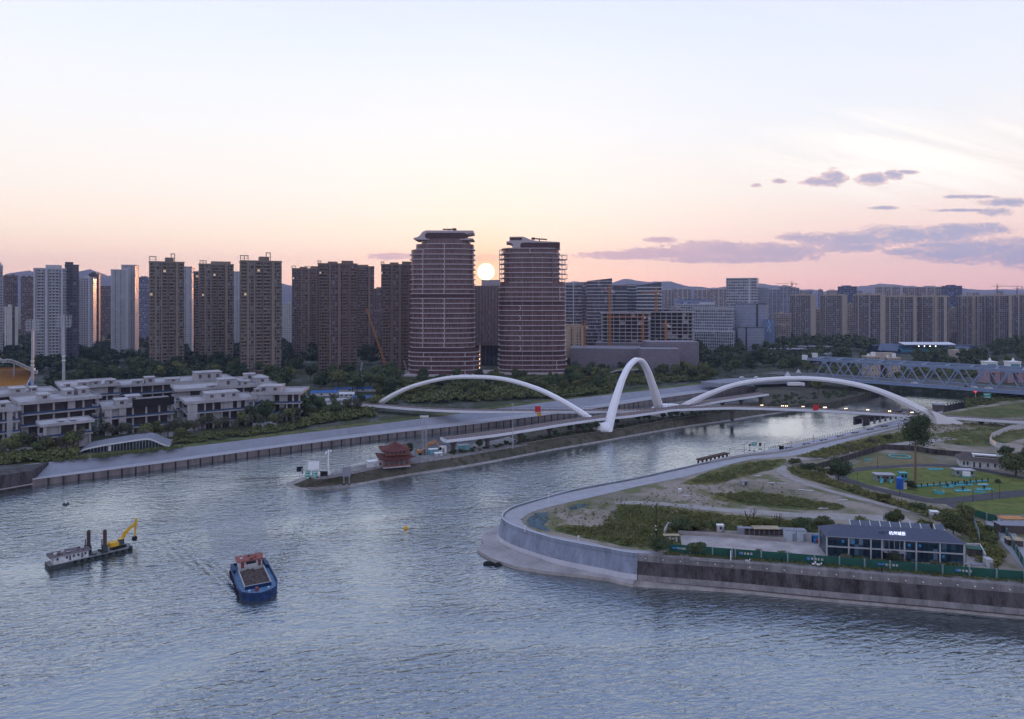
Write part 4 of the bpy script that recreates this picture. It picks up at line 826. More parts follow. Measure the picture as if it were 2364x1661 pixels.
# ---- striped building between the towers
sb = thing("striped_tower", "tower with vertical white fins standing between the two curved towers", "office tower", (DP(1122, 0, 700).x, 700, 5), 0)
wS = 66 * 700 / F; zt = H - (660-HY)*700/F - 5; zb = H - (798-HY)*700/F - 5
MB().box(-wS/2, wS/2, 0, 20, zb, zt).build("wall", facade("fin_glass",(0.10,0.07,0.08),(0.09,0.06,0.07),2,4,(0.1,0.9),(0.1,0.9)), sb)
MB().box(-wS/2+10, wS/2, 2, 18, zt, zt+6).build("lift_house", M_gtrim, sb)
for i in range(20): MB().box(-wS/2+i*wS/19.5-0.25, -wS/2+i*wS/19.5+0.3, -1.1, 0.02, zb, zt).build("fin", pm("fin_white",(0.40,0.36,0.37),0.6,0.08,0.3), sb)
MB().box(-wS/2+9, wS/2, 3, 18, 0, zb-0.02).build("entrance_hall", M_glassd, sb)
for i in range(5): MB().box(-wS/2+9.5+i*4.2, -wS/2+10.1+i*4.2, 2.6, 2.98, 0, zb-0.02).build("column", M_pier, sb)

# ---- the two curved glass towers
g_tw = facade("tower_glass", (0.20,0.125,0.12), (0.12,0.07,0.072), 1.5, 4.35, (0.07,0.93), (0.02,0.98), vary=0.38, grough=0.12, spark=False)
M_tband = pm("tower_band", (0.48,0.42,0.44), 0.5, 0.08, 0.3)
M_tdark = pm("plant_floor", (0.075,0.04,0.042), 0.6, 0.3, 0.4)
def outline(W_, D_, n=3.0, k=40):
    out = []
    for i in range(k):
        t_ = 2 * math.pi * i / k; c_, s_ = math.cos(t_), math.sin(t_)
        out.append((W_/2 * math.copysign(abs(c_) ** (2/n), c_), D_/2 * math.copysign(abs(s_) ** (2/n), s_)))
    return out
def fy(x, W_, D_, n): return -D_/2 * max(0.0, 1 - abs(2*x/W_) ** n) ** (1/n)
def curved_tower(label, px0, px1, d, secs, bandys, mech, arcs, n=3.0, Dp=36):
    mid = (px0 + px1) / 2; dc = d + Dp/2; root = thing("curved_tower", label, "glass tower", (DP(mid,0,d).x, dc, 5), 0)
    Z = lambda y: H - (y - HY) * d / F - 5; XL = lambda px: (px - mid) * d / F
    for (a0, a1, y0, y1) in secs:      # px range and rows of each glass drum
        w_ = (a1 - a0) * d / F; cx_ = XL((a0 + a1) / 2); m = MB(); m.prism([(x + cx_, y) for x, y in outline(w_, Dp, n)], max(0, Z(y1)), Z(y0)); m.build("curtain_wall", g_tw, root, smooth=False)
    def sec(y):
        for s_ in secs:
            if s_[2] - 1 <= y <= s_[3] + 1: return s_
        return secs[-1]
    for i, y in enumerate(bandys):
        a0, a1, _, _ = sec(y); w_ = (a1 - a0) * d / F + 1.2; cx_ = XL((a0 + a1) / 2); z = Z(y)
        m = MB(); m.sweep([Vector((x + cx_, yy_, z)) for x, yy_ in outline(w_, Dp + 1.2, n, 48)], [(-0.5,-0.34),(0.6,-0.34),(0.6,0.34),(-0.5,0.34)], closed=True)
        if i + 1 < len(bandys):
            zn = Z(bandys[i+1]); r_ = (z - zn) / 2
            for (px, sg) in arcs(i, y):
                xc = XL(px) - cx_; pts = []
                for j in range(9):
                    th = math.pi * j / 8; x = xc + sg * r_ * math.sin(th); x = max(-w_/2*0.985, min(w_/2*0.985, x)); pts.append((x + cx_, fy(x, w_, Dp + 1.2, n) - 0.35, (z + zn)/2 + r_ * math.cos(th)))
                m.tube(pts, 0.42, 5)
        m.build("floor_band", M_tband, root)
    for (y0, y1) in mech:
        a0, a1, _, _ = sec((y0+y1)/2); w_ = (a1-a0)*d/F + 0.25; cx_ = XL((a0+a1)/2); m = MB(); m.prism([(x+cx_, y) for x, y in outline(w_, Dp+0.25, n)], Z(y1), Z(y0)); m.build("plant_floor", M_tdark, root)
    return root, Z, XL
yL = [563,575] + [587 + 11.6*i for i in range(8)] + [678.5] + [689.5 + 11.45*i for i in range(10)] + [803,814.5] + [824.5 + 10.3*i for i in range(5)]
def arcsL(i, y):
    if y < 674 or 687 < y < 795: return [(971, 1), (1021, 1)] if y > 560 else []
    if y > 812: return [(1000 if i % 2 else 982, -1), (1098 if i % 2 else 1078, -1)]
    return []
tl, Z, XL = curved_tower("left curved glass tower with a swept S shaped white roof and stacked looped floor bands", 943, 1092, 609,
    [(968,1084,551,564),(955,1092,563,576),(944,1092,576,803),(940,1104,803,880)], yL, [(678.5,689.5),(803,814.5)], arcsL)
def crown(root, Z, XL, poly, y0, y1, mat, nm): MB().yprism([(XL(a), Z(c_)) for a, c_ in poly], y0, y1).build(nm, mat, root)
crown(tl, Z, XL, [(954,552.5),(954,549),(963,547.5),(969,543),(974,536),(982,532),(1092,532.2),(1092,537.5),(1080,539.5),(1078,540),(1000,538),(984,539),(980,545),(984,551),(1080,549.5),(1092,550.5),(1092,552.5),(1075,554),(970,553.5)], -16.5, 15, M_tband, "swept_roof")
pill = lambda xa, xb, ya, yb, re=True: [(xa+(yb-ya)/2-(yb-ya)/2*math.sin(math.pi*k/8)*1.0, (ya+yb)/2+(yb-ya)/2*math.cos(math.pi*k/8)) for k in range(9)] + ([(xb-(yb-ya)/2+(yb-ya)/2*math.sin(math.pi*k/8), (ya+yb)/2-(yb-ya)/2*math.cos(math.pi*k/8)) for k in range(9)] if re else [(xb, ya), (xb, yb)])
crown(tl, Z, XL, pill(981,1076,537.5,550.5), -17.0, 12, M_tdark, "roof_drum")
def bmu(root, x, z, L_, sg, tilt=0.0):
    c_ = MB().bar((x, 0, z), (x, 0, z+2.4), 1.1).build("roof_crane", M_tdark, root)
    MB().bar((x-sg*L_*0.55, 0, z+2.6-tilt), (x+sg*L_*0.45, 0, z+2.6+tilt), 1.0, 1.2).build("jib", M_tdark, c_); MB().box(x+sg*L_*0.45-1.6, x+sg*L_*0.45+1.6, -1, 1, z+1.5+tilt, z+3.6+tilt).build("counterweight", M_tdark, c_)
bmu(tl, XL(1033), Z(532), 11, 1)
MB().box(XL(933), XL(1105), -22, 10, 0, 2.2).build("podium", M_tband, tl)
yR = [573.5] + [584.5 + 11.3*i for i in range(9)] + [686,695.5,706] + [717.5 + 11.6*i for i in range(8)] + [811,822] + [833 + 10.6*i for i in range(3)]
def arcsR(i, y):
    if y < 580: return [(1228, -1)]
    if 705 < y < 800: return [(1196, 1)] if i % 2 == 0 else []
    if 640 < y < 690: return [(1297, -1)]
    if y > 830: return [(1290, -1)]
    return []
tr, Z, XL = curved_tower("right curved glass tower with dark crown and open framed corner balconies", 1151, 1307, 623,
    [(1160,1293,572,585),(1163,1293,584,652),(1152,1307,651,822),(1151,1309,821,880)], yR, [(695.5,706),(811,822)], arcsR, n=3.4)
crown(tr, Z, XL, [(1169,560),(1169,557.5),(1176,556.5),(1176,546.5),(1207,546),(1216,549),(1226,553.5),(1240,556),(1292,558.5),(1292,574),(1203,574.5),(1178,574),(1183,571),(1184,564),(1178,560.5)], -15.5, 14, M_tband, "swept_roof")
crown(tr, Z, XL, pill(1201,1293,560,573.5,False), -16.0, 12, M_tdark, "roof_drum")
MB().box(XL(1178), XL(1205), -15.8, -15.4, Z(554), Z(548.5)).build("vent_panel", M_tdark, tr)
bmu(tr, XL(1247), Z(555), 13, -1, 0.4)
for sgn, xa, xb in ((1, 1292, 1308), (-1, 1152, 1164)):
    for i in range(6 if sgn > 0 else 7):
        y0 = (587 if sgn > 0 else 575) + i*11.3; X0, X1 = XL(xa), XL(xb); w2 = 1.6 if i % 2 == 0 and sgn > 0 else 0
        m = MB(); zt_, zb_ = Z(y0), Z(y0+10.2)
        for yy_ in (-9, 4):
            for xx in (X0+0.2, (X0+X1)/2, X1-0.3+w2): m.box(xx-0.18, xx+0.18, yy_, yy_+0.3, zb_, zt_)
            m.box(X0, X1+w2, yy_, yy_+0.3, zt_-0.5, zt_)
        m.box(X0, X1+w2, -9, 4.4, zb_-0.5, zb_); m.build("corner_balcony", M_tband, tr)
M_mull = pm("mullion_brown",(0.24,0.17,0.17),0.6,0.1,0.3)
for i, px in enumerate((1182,1206,1229,1252,1276)):
    x = XL(px); w_ = (1307-1152)*623/F; m = MB(); m.box(x-0.3, x+0.3, fy(x, w_, 36, 3.4)-0.5, fy(x, w_, 36, 3.4)+0.2, 0, Z(590) if 1165 < px < 1290 else Z(655)); m.build("mullion_pier", M_mull, tr)
MB().box(XL(1108), XL(1312), -21, 6, 0, 2.6).build("podium", M_tband, tr)

# ---- cranes
def tower_crane(label, px, ytop, ybase, d, jl, jr, mat=M_orange, w=1.7, zb=None):
    b_ = DP(px, ybase, d); zt_ = H - (ytop-HY)*d/F; h = zt_ - b_.z; root = thing("tower_crane", label, "tower crane", b_, 0.15); m = MB()
    for sx in (-1, 1):
        for sy in (-1, 1): m.bar((sx*w/2, sy*w/2, 0), (sx*w/2, sy*w/2, h), 0.28)
    n = int(h / 3)
    for i in range(n):
        z0, z1 = i*h/n, (i+1)*h/n; s_ = 1 if i % 2 else -1
        for y in (-w/2, w/2): m.bar((-s_*w/2, y, z0), (s_*w/2, y, z1), 0.18)
        for x in (-w/2, w/2): m.bar((x, -s_*w/2, z0), (x, s_*w/2, z1), 0.18)
    m.build("mast", mat, root)
    MB().box(0.8, 2.6, -1.6, 0.2, h-1.5, h+1).build("cab", M_gtrim, root)
    a = MB(); a.bar((0,0,h), (0,0,h+6), 0.8)
    a.build("tower_head", mat, root)
    for L_, nm in ((-jl, "jib"), (jr, "counter_jib")):
        j_ = MB(); j_.bar((0,-0.5,h), (L_,-0.5,h), 0.25); j_.bar((0,0.5,h), (L_,0.5,h), 0.25); j_.bar((0,0,h+1.3), (L_*0.97,0,h+1.1), 0.22)
        k = int(abs(L_)/2.4) + 1
        for i in range(k): j_.bar((L_*i/k,0.5,h), (L_*(i+0.5)/k,0,h+1.2), 0.14); j_.bar((L_*(i+0.5)/k,0,h+1.2), (L_*(i+1)/k,-0.5,h), 0.14)
        j_.bar((0,0,h+5.8), (L_*0.7,0,h+1.2), 0.12); jo = j_.build(nm, mat, root)
    MB().box(jr-2.4 if jr > 0 else jr, jr if jr > 0 else jr+2.4, -0.9, 0.9, h-2.2, h).build("counterweight", M_gtrim, root)
    return root
tower_crane("orange tower crane on the left half of the construction site, the tallest mast", 1408, 672, 800, 700, 6, 5)
tower_crane("orange tower crane before the tallest bowed office tower", 1515, 678, 722, 735, 17, 6)
tower_crane("orange tower crane at the centre of the construction site frames", 1484, 733, 800, 690, 40, 8)
tower_crane("orange tower crane in front of the brown bays at the right of the site", 1537, 752, 800, 690, 4, 5)
tower_crane("short orange tower crane beside the cream block", 1349, 755, 815, 670, 5, 4)
tower_crane("small crane silhouette on the horizon above the hazy block", 1828, 656, 672, 1430, 36, 12, M_pier, 1.4)
tower_crane("horizon crane left of the pair above the right beige towers", 2302, 662, 684, 1400, 12, 60, M_pier, 1.4)
tower_crane("horizon crane farthest right above the beige towers", 2348, 667, 684, 1500, 10, 40, M_pier, 1.4)
def rig(label, px, py, d, tx, ty, mat=M_orange, w=1.4, name="crawler_crane"):
    b_ = G(px, py, 6) if d is None else DP(px, py, d); root = thing(name, label, "crane", b_, 0); tip = DP(tx, ty, b_.y) - b_; m = MB()
    for sx in (-1, 1):
        for sy in (-1, 1): m.bar((sx*w/2, sy*w/2, 2), (tip.x+sx*0.3, sy*0.3, tip.z), 0.22)
    n = int(tip.length/2.6)
    for i in range(n):
        f0, f1 = i/n, (i+1)/n; s_ = 1 if i % 2 else -1; a_ = Vector((tip.x*f0, 0, 2+(tip.z-2)*f0)); c_ = Vector((tip.x*f1, 0, 2+(tip.z-2)*f1))
        for y in (-1, 1): m.bar(a_+Vector((-s_*w/2*(1-f0*0.6), y*w/2*(1-f0*0.5), 0)), c_+Vector((s_*w/2*(1-f1*0.6), y*w/2*(1-f1*0.5), 0)), 0.16)
    m.build("boom", mat, root); MB().box(-2.2, 3.2, -1.6, 1.6, 1.1, 3.2).build("cab", mat, root); MB().box(-3, 3, -2.2, -1.2, 0, 1.1).build("track", M_black, root); MB().box(-3, 3, 1.2, 2.2, 0, 1.1).build("track", M_black, root)
    MB().tube([(tip.x,0,tip.z),(tip.x+0.5,0,tip.z*0.4)], 0.06, 4).build("cable", M_black, root)
rig("tall yellow lattice boom crawler crane leaning left before the reddish towers", 893, 858, None, 846, 712, M_orange, 1.9)
rig("short drilling rig with upright pale mast by the site road", 832, 872, None, 836, 836, M_steel, 1.2, "drilling_rig")
rig("brown drilling rig at the foot of the left curved tower", 903, 864, None, 908, 830, M_pier, 1.6, "drilling_rig")
rig("thin leaning piling rig touching the left curved tower base", 940, 864, None, 932, 832, M_bei, 0.9, "drilling_rig")
# ================================================================ boats
M_hullg = pm("hull_green_grey", (0.045,0.055,0.055), 0.7, 0.6, 0.8)
M_deckg = pm("worn_deck", (0.21,0.22,0.22), 0.8, 0.35, 0.6)
M_rust = pm("rusty_steel", (0.075,0.045,0.035), 0.85, 0.4, 0.8)
M_tyre = pm("tyre_rubber", (0.015,0.015,0.016), 0.9, 0.3, 2)
M_cabw = pm("cabin_white", (0.52,0.53,0.54), 0.6, 0.3, 0.8)
M_roofb = pm("patched_roof", (0.12,0.10,0.11), 0.85, 0.55, 0.6)
M_blueh = pm("hull_blue", (0.008,0.034,0.11), 0.5, 0.55, 0.9)
M_blued = pm("deck_blue", (0.08,0.17,0.29), 0.6, 0.4, 0.5)
M_redr = pm("wheelhouse_red", (0.22,0.06,0.05), 0.6, 0.2, 0.8)
M_cargo = pm("dredged_stone", (0.085,0.065,0.058), 0.95, 0.6, 1.2, bump=0.3)
M_holdw = pm("hold_rim", (0.38,0.40,0.42), 0.6, 0.15, 0.6)
def torus(m, c, r, rr, axis):
    pts = []
    for k in range(13):
        a = 2*math.pi*k/12; v = Vector((math.cos(a), 0, math.sin(a))) * r if axis == "y" else Vector((0, math.cos(a), math.sin(a))) * r
        pts.append(Vector(c) + v)
    m.tube(pts, rr, 6)
# dredging barge: local x runs from stern (left) to bow (right)
pa, pb = G(112, 1318, 0), G(308, 1272, 0); L_ = (pb - pa).length; ang = math.atan2(pb.y-pa.y, pb.x-pa.x); Wb = 7.6; bsc = L_ / 30.5; L_ = 30.5
barge = thing("dredging_barge", "long grey work barge with white deckhouse, two upright posts and an excavator", "barge", (pa.x, pa.y, 0), ang); barge.scale = (bsc,)*3
hl = L_
MB().prism([(0,0.6),(1.5,0),(hl-2,0),(hl,1.2),(hl,Wb-1.2),(hl-2,Wb),(1.5,Wb),(0,Wb-0.6)], -0.5, 1.45).build("hull", M_hullg, barge)
MB().prism([(0.3,0.8),(1.7,0.25),(hl-2.1,0.25),(hl-0.3,1.4),(hl-0.3,Wb-1.4),(hl-2.1,Wb-0.25),(1.7,Wb-0.25),(0.3,Wb-0.8)], 1.46, 1.52).build("deck", M_deckg, barge)
MB().xprism([(0.2,1.5),(1.0,1.5),(1.0,2.1),(0.2,2.0)], hl-1.5, hl-0.2).build("bow_bulwark", M_hullg, barge)
for k in range(9):
    m = MB(); torus(m, (9+k*2.5, -0.22, 0.95), 0.42, 0.2, "y"); m.build("tyre_fender", M_tyre, barge)
dh = MB().box(1.8, 14.0, 0.8, Wb-0.8, 1.5, 4.5).build("deckhouse", M_cabw, barge)
rf = MB().box(0.3, 14.8, 0.1, Wb-0.1, 4.5, 4.68).build("roof", M_roofb, dh)
for i, x in enumerate((2.8, 6.0, 7.2, 8.4, 10.0, 11.4, 12.5)):
    MB().box(x, x+(0.6 if i in (2,5) else 0.75), 0.73, 0.82, 2.0 if i in (2,5) else 2.9, 3.9).build("door" if i in (2,5) else "window", M_glassd, dh)
for x in (1.74,):
    for y in (1.8, 3.6, 5.2): MB().box(x, x+0.08, y, y+0.8, 2.6, 3.6).build("window", M_glassd, dh)
rb_ = random.Random(4)
for k in range(16): x = rb_.uniform(1.5, 13); y = rb_.uniform(1, 6.4); s_ = rb_.uniform(0.25, 0.8); MB().box(x, x+s_*1.6, y, y+s_, 4.68, 4.68+rb_.uniform(0.15, 0.8)).build("roof_clutter", (M_rust, M_cabw, M_roofb, M_rust)[k % 4], dh)
for (x, y) in ((15.2, 6.0), (20.2, 2.0)):
    sp = MB().box(x-0.58, x+0.58, y-0.58, y+0.58, 0.5, 10.6).build("spud_post", M_rust, barge)
    MB().cone((x, y), 0.8, 0.1, 10.6, 11.2, 4).build("post_cap", M_rust, sp)
    fr_ = MB(); fr_.box(x-0.9, x+0.9, y-0.9, y+0.9, 1.5, 4.4); fr_.box(x-1.2, x-1.0, y-0.5, y-0.3, 1.5, 7.2); fr_.box(x-1.2, x-1.0, y+0.3, y+0.5, 1.5, 7.2); fr_.box(x-1.2, x-1.0, y-0.5, y+0.5, 6.9, 7.2); fr_.build("post_guide", M_hullg, barge)
for k in range(10): x = rb_.uniform(14, 19); y = rb_.uniform(0.8, 5.5); MB().box(x, x+0.7, y, y+0.5, 1.52, 1.52+rb_.uniform(0.2,0.9)).build("deck_gear", (M_rust, M_hullg)[k % 2], barge)
# excavator standing on the barge
def excavator(label, loc, rz, mat, sc=1.0, pose=((0,0),(3.2,5.0),(7.2,8.6),(7.7,1.8)), name="excavator"):
    e = thing(name, label, "excavator", loc, rz); e.scale = (sc,)*3
    for y in (-1.5, 1.0): MB().xprism([(y,0.1),(y,0.9),(y+0.6,0.9),(y+0.6,0.1)], -2.2, 2.2).build("track", M_tyre, e)
    MB().cone((0,0), 1.0, 1.0, 0.85, 1.15, 12).build("turntable", M_black, e)
    MB().prism([(-2.9,-1.4),(1.0,-1.5),(1.4,-0.4),(1.4,1.5),(-2.9,1.4),(-3.3,0)], 1.15, 2.45).build("body", mat, e)
    MB().box(-3.0, -1.9, -1.45, 1.45, 1.2, 2.6).build("counterweight", mat, e)
    cb = MB().xprism([(-1.5,1.2),(-1.5,3.2),(-0.3,3.2),(-0.3,1.2)], -0.2, 1.5).build("cab", M_glassd, e); MB().box(-0.25, 1.55, -1.55, -0.25, 3.2, 3.3).build("cab_roof", mat, cb)
    (ax,az),(bx,bz),(cx_,cz),(dx_,dz_) = pose; y = 0.4; o_ = Vector((1.2, y, 1.9))
    P0 = o_; P1 = o_+Vector((bx*0.42,0,bz*0.72)); P2 = o_+Vector((cx_,0,cz*0.82)); 
    bm_ = MB(); bm_.bar(P0, P1, 0.75, 1.0, 0.7, 1.25); bm_.bar(P1, P2, 0.7, 1.2, 0.5, 0.7); bm_.build("boom", mat, e)
    P3 = o_+Vector((dx_,0,dz_)); top = P2 + (P2-P3).normalized()*1.6
    MB().bar(top, P3, 0.55, 0.8, 0.4, 0.5).build("stick", mat, e)
    MB().tube([P0+Vector((0.6,0,0.2)), P1+Vector((0.3,0,-0.2))], 0.1, 5).build("ram", M_steel, e); MB().tube([P1+Vector((0,0,0.5)), top], 0.09, 5).build("ram", M_steel, e)
    q_ = P3; MB().yprism([(q_.x-0.9,q_.z-1.3),(q_.x+0.1,q_.z-1.5),(q_.x+0.7,q_.z-0.7),(q_.x+0.3,q_.z+0.2),(q_.x-0.5,q_.z-0.2)], q_.y-0.75, q_.y+0.75).build("bucket", M_tyre, e)
    return e
mt_ = Matrix.Translation(barge.location) @ Matrix.Rotation(ang, 4, "Z") @ Matrix.Scale(bsc, 4)
ex = excavator("yellow excavator parked on the bow deck of the dredging barge, arm raised", mt_ @ Vector((25.6, 3.8, 1.55)), ang + 0.12, M_yellow, bsc*1.2, ((0,0),(3.2,3.9),(5.0,6.6),(4.6,0.5)))
# blue gravel boat: local x from stern to bow
pa, pb = G(572, 1312, 0), G(602, 1384, 0); ang = math.atan2(pb.y-pa.y, pb.x-pa.x); L_ = (pb-pa).length + 1; hw = 4.8
boat = thing("cargo_boat", "blue river cargo boat carrying dark rubble, red roofed wheelhouse at its stern", "cargo boat", (pa.x, pa.y, 0), ang)
def hullpoly(k, L_, hw): return [(0.6,-hw*0.82*k),(2.5,-hw*0.98*k),(L_-6,-hw*k),(L_-2.6,-hw*0.86*k),(L_-0.8,-hw*0.5*k),(L_,0),(L_-0.8,hw*0.5*k),(L_-2.6,hw*0.86*k),(L_-6,hw*k),(2.5,hw*0.98*k),(0.6,hw*0.82*k)]
MB().prism(hullpoly(1, L_, hw), -0.4, 1.35).build("hull", M_blueh, boat)
bw_ = MB(); hp = hullpoly(1.0, L_, hw); bw_.sweep([Vector((x, y, 1.35)) for x, y in hp], [(-0.12,0),(0.12,0),(0.12,0.75),(-0.12,0.75)], closed=True); bw_.build("bulwark", M_blueh, boat)
MB().prism(hullpoly(0.96, L_-0.3, hw), 1.36, 1.44).build("deck", M_blued, boat)
hx0, hx1, hy = 6.2, L_-5.2, 3.1
m = MB(); m.box(hx0-0.2, hx1+0.2, -hy-0.2, -hy, 1.44, 2.35); m.box(hx0-0.2, hx1+0.2, hy, hy+0.2, 1.44, 2.35); m.box(hx1, hx1+0.2, -hy, hy, 1.44, 2.35); m.box(hx0-0.2, hx0, -hy, hy, 1.44, 2.35); m.build("hold_coaming", M_holdw, boat)
MB().box(hx1+0.21, hx1+0.35, -hy-0.1, hy+0.1, 1.44, 2.30).build("hold_front", M_blueh, boat)
m = MB(); nx, ny = 34, 16; rc = random.Random(8); vs = []
for i in range(nx+1):
    for j in range(ny+1):
        x = hx0 + (hx1-hx0)*i/nx; y = -hy + 2*hy*j/ny; vs.append((x, y, 1.75 + 0.42*noise.noise(Vector((x*0.55, y*0.7, 2))) + 0.30*noise.noise(Vector((x*1.7, y*1.7, 4))) + rc.uniform(-0.05,0.05)))
m.add(vs, [(i*(ny+1)+j, (i+1)*(ny+1)+j, (i+1)*(ny+1)+j+1, i*(ny+1)+j+1) for i in range(nx) for j in range(ny)])
cg = m.build("rubble_cargo", M_cargo, None); cg.location = boat.location; cg.rotation_euler = boat.rotation_euler; tag(cg, "heap of dark broken rubble filling the hold of the blue cargo boat", "rubble", kind="stuff")
wh = MB().box(1.6, 5.0, -3.0, 3.0, 1.44, 3.9).build("wheelhouse", M_cabw, boat)
MB().box(1.0, 5.6, -3.5, 3.5, 3.9, 4.1).build("roof", M_redr, wh)
for y0, y1, z0, z1, mt in ((-1.1,1.4,2.9,3.65,M_glassd),(-2.4,-1.6,1.6,3.6,M_redr),(2.0,2.7,1.6,3.6,M_redr)): MB().box(5.0, 5.08, y0, y1, z0, z1).build("window" if mt is M_glassd else "door", mt, wh)
for k in range(8): x = rc.uniform(1.2,5.4); y = rc.uniform(-3.3,3.2); MB().box(x, x+0.5, y, y+0.7, 4.1, 4.1+rc.uniform(0.12,0.4)).build("roof_gear", (M_redr,M_cabw,M_black,M_redr)[k%4], wh)
MB().tube([(2.2,-1.6,4.1),(2.2,-1.6,6.4)], 0.06, 5).build("mast", M_steel, boat)
MB().box(1.5, 2.2, -1.62, -1.58, 5.8, 6.3).build("flag", M_red, boat)
for y in (-4.3, 4.1): MB().box(1.0, 6.0, y-0.3, y+0.5, 1.44, 2.3).build("side_locker", M_blueh, boat)
MB().cone((L_-3.2, -0.6), 0.5, 0.4, 1.44, 2.3, 8).build("windlass", M_redr, boat)
for y in (-2.4, 2.2): MB().cone((L_-3.0, y), 0.22, 0.26, 1.44, 2.0, 8).build("bollard", M_cabw, boat)
for k in range(9):
    m = MB(); x = 3+k*2.1; torus(m, (x, -hw*1.0-0.15, 0.8), 0.4, 0.19, "y"); m.build("tyre_fender", M_tyre, boat)
# buoys, snag
by = thing("buoy", "yellow mooring buoy floating alone in mid river", "buoy", G(937, 1221, 0)); MB().cone((0,0), 0.75, 0.75, -0.3, 0.55, 14).build("drum", M_yellow, by); MB().cone((0,0), 0.45, 0.25, 0.55, 0.95, 10).build("cap", M_yellow, by)
by = thing("buoy", "small white topped grey float near the left quay wall", "buoy", G(152, 1165, 0)); MB().cone((0,0), 1.1, 1.0, -0.2, 0.5, 12).build("drum", M_hullg, by); MB().cone((0,0), 0.3, 0.1, 0.5, 1.5, 8).build("cap", M_signw, by)
lg = thing("driftwood", "dark half sunken rocks just off the tip of the peninsula", "rock", G(1139, 1305, 0)); r7 = random.Random(7)
MB().ball((-1.3,0.3,0.1), 1.4, 9, 6, (1.2,0.7,0.6), 0.15, r7).build("rock", M_tyre, lg); MB().ball((1.2,-0.3,0.1), 1.2, 9, 6, (1.1,0.7,0.6), 0.15, r7).build("rock", M_tyre, lg)

# ================================================================ left bank: unfinished concrete complex
CB = "unfinished concrete pavilions on the left bank"
sk = dict(base=6, mat=M_raw, net=M_net, group=CB, cat="unfinished building")
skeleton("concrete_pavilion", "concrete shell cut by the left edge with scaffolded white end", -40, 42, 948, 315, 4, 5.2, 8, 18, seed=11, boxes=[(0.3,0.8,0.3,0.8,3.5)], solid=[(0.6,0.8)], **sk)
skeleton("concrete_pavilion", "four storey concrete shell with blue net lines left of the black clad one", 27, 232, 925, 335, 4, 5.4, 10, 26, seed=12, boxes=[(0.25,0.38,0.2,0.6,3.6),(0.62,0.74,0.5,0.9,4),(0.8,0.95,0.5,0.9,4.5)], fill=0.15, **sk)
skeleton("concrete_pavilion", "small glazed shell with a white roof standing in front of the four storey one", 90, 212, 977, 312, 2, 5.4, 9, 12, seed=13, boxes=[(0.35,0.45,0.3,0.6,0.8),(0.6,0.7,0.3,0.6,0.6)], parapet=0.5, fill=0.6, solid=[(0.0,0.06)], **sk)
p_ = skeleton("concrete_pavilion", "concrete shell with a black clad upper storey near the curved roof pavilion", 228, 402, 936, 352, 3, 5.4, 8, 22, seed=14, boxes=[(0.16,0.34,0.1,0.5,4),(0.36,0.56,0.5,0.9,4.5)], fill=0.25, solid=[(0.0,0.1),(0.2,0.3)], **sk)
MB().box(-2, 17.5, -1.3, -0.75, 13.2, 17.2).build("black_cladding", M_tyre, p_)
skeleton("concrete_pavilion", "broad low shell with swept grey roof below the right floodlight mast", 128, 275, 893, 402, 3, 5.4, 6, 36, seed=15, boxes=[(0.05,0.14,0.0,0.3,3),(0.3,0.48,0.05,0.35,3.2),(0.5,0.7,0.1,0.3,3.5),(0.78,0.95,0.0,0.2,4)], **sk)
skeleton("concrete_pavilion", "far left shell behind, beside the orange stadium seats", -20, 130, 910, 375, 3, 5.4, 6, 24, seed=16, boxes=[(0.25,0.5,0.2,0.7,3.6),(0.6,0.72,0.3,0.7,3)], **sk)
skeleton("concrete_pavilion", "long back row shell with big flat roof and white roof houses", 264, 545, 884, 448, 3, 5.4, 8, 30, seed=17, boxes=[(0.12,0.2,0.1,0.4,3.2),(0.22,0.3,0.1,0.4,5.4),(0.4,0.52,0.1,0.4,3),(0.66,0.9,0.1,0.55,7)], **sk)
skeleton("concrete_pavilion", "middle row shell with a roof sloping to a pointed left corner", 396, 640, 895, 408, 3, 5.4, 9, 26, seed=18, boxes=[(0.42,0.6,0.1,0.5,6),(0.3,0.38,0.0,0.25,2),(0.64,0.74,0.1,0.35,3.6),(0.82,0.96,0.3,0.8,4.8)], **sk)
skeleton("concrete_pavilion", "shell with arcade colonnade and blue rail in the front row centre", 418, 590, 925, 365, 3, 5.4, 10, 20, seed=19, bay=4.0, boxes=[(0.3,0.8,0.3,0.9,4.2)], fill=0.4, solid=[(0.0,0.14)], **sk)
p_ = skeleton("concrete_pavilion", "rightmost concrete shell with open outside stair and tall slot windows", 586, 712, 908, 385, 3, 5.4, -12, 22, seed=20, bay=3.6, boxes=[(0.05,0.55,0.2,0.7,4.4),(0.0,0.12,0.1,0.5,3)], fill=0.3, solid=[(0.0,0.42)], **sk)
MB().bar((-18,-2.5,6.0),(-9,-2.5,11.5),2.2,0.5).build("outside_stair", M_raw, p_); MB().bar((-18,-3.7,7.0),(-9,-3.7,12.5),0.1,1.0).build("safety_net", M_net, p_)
skeleton("concrete_pavilion", "small back shell with a tall roof house at the far right of the complex", 520, 612, 880, 432, 2, 5.4, 5, 20, seed=21, boxes=[(0.45,0.75,0.2,0.6,5),(0.8,0.98,0.2,0.6,3)], **sk)
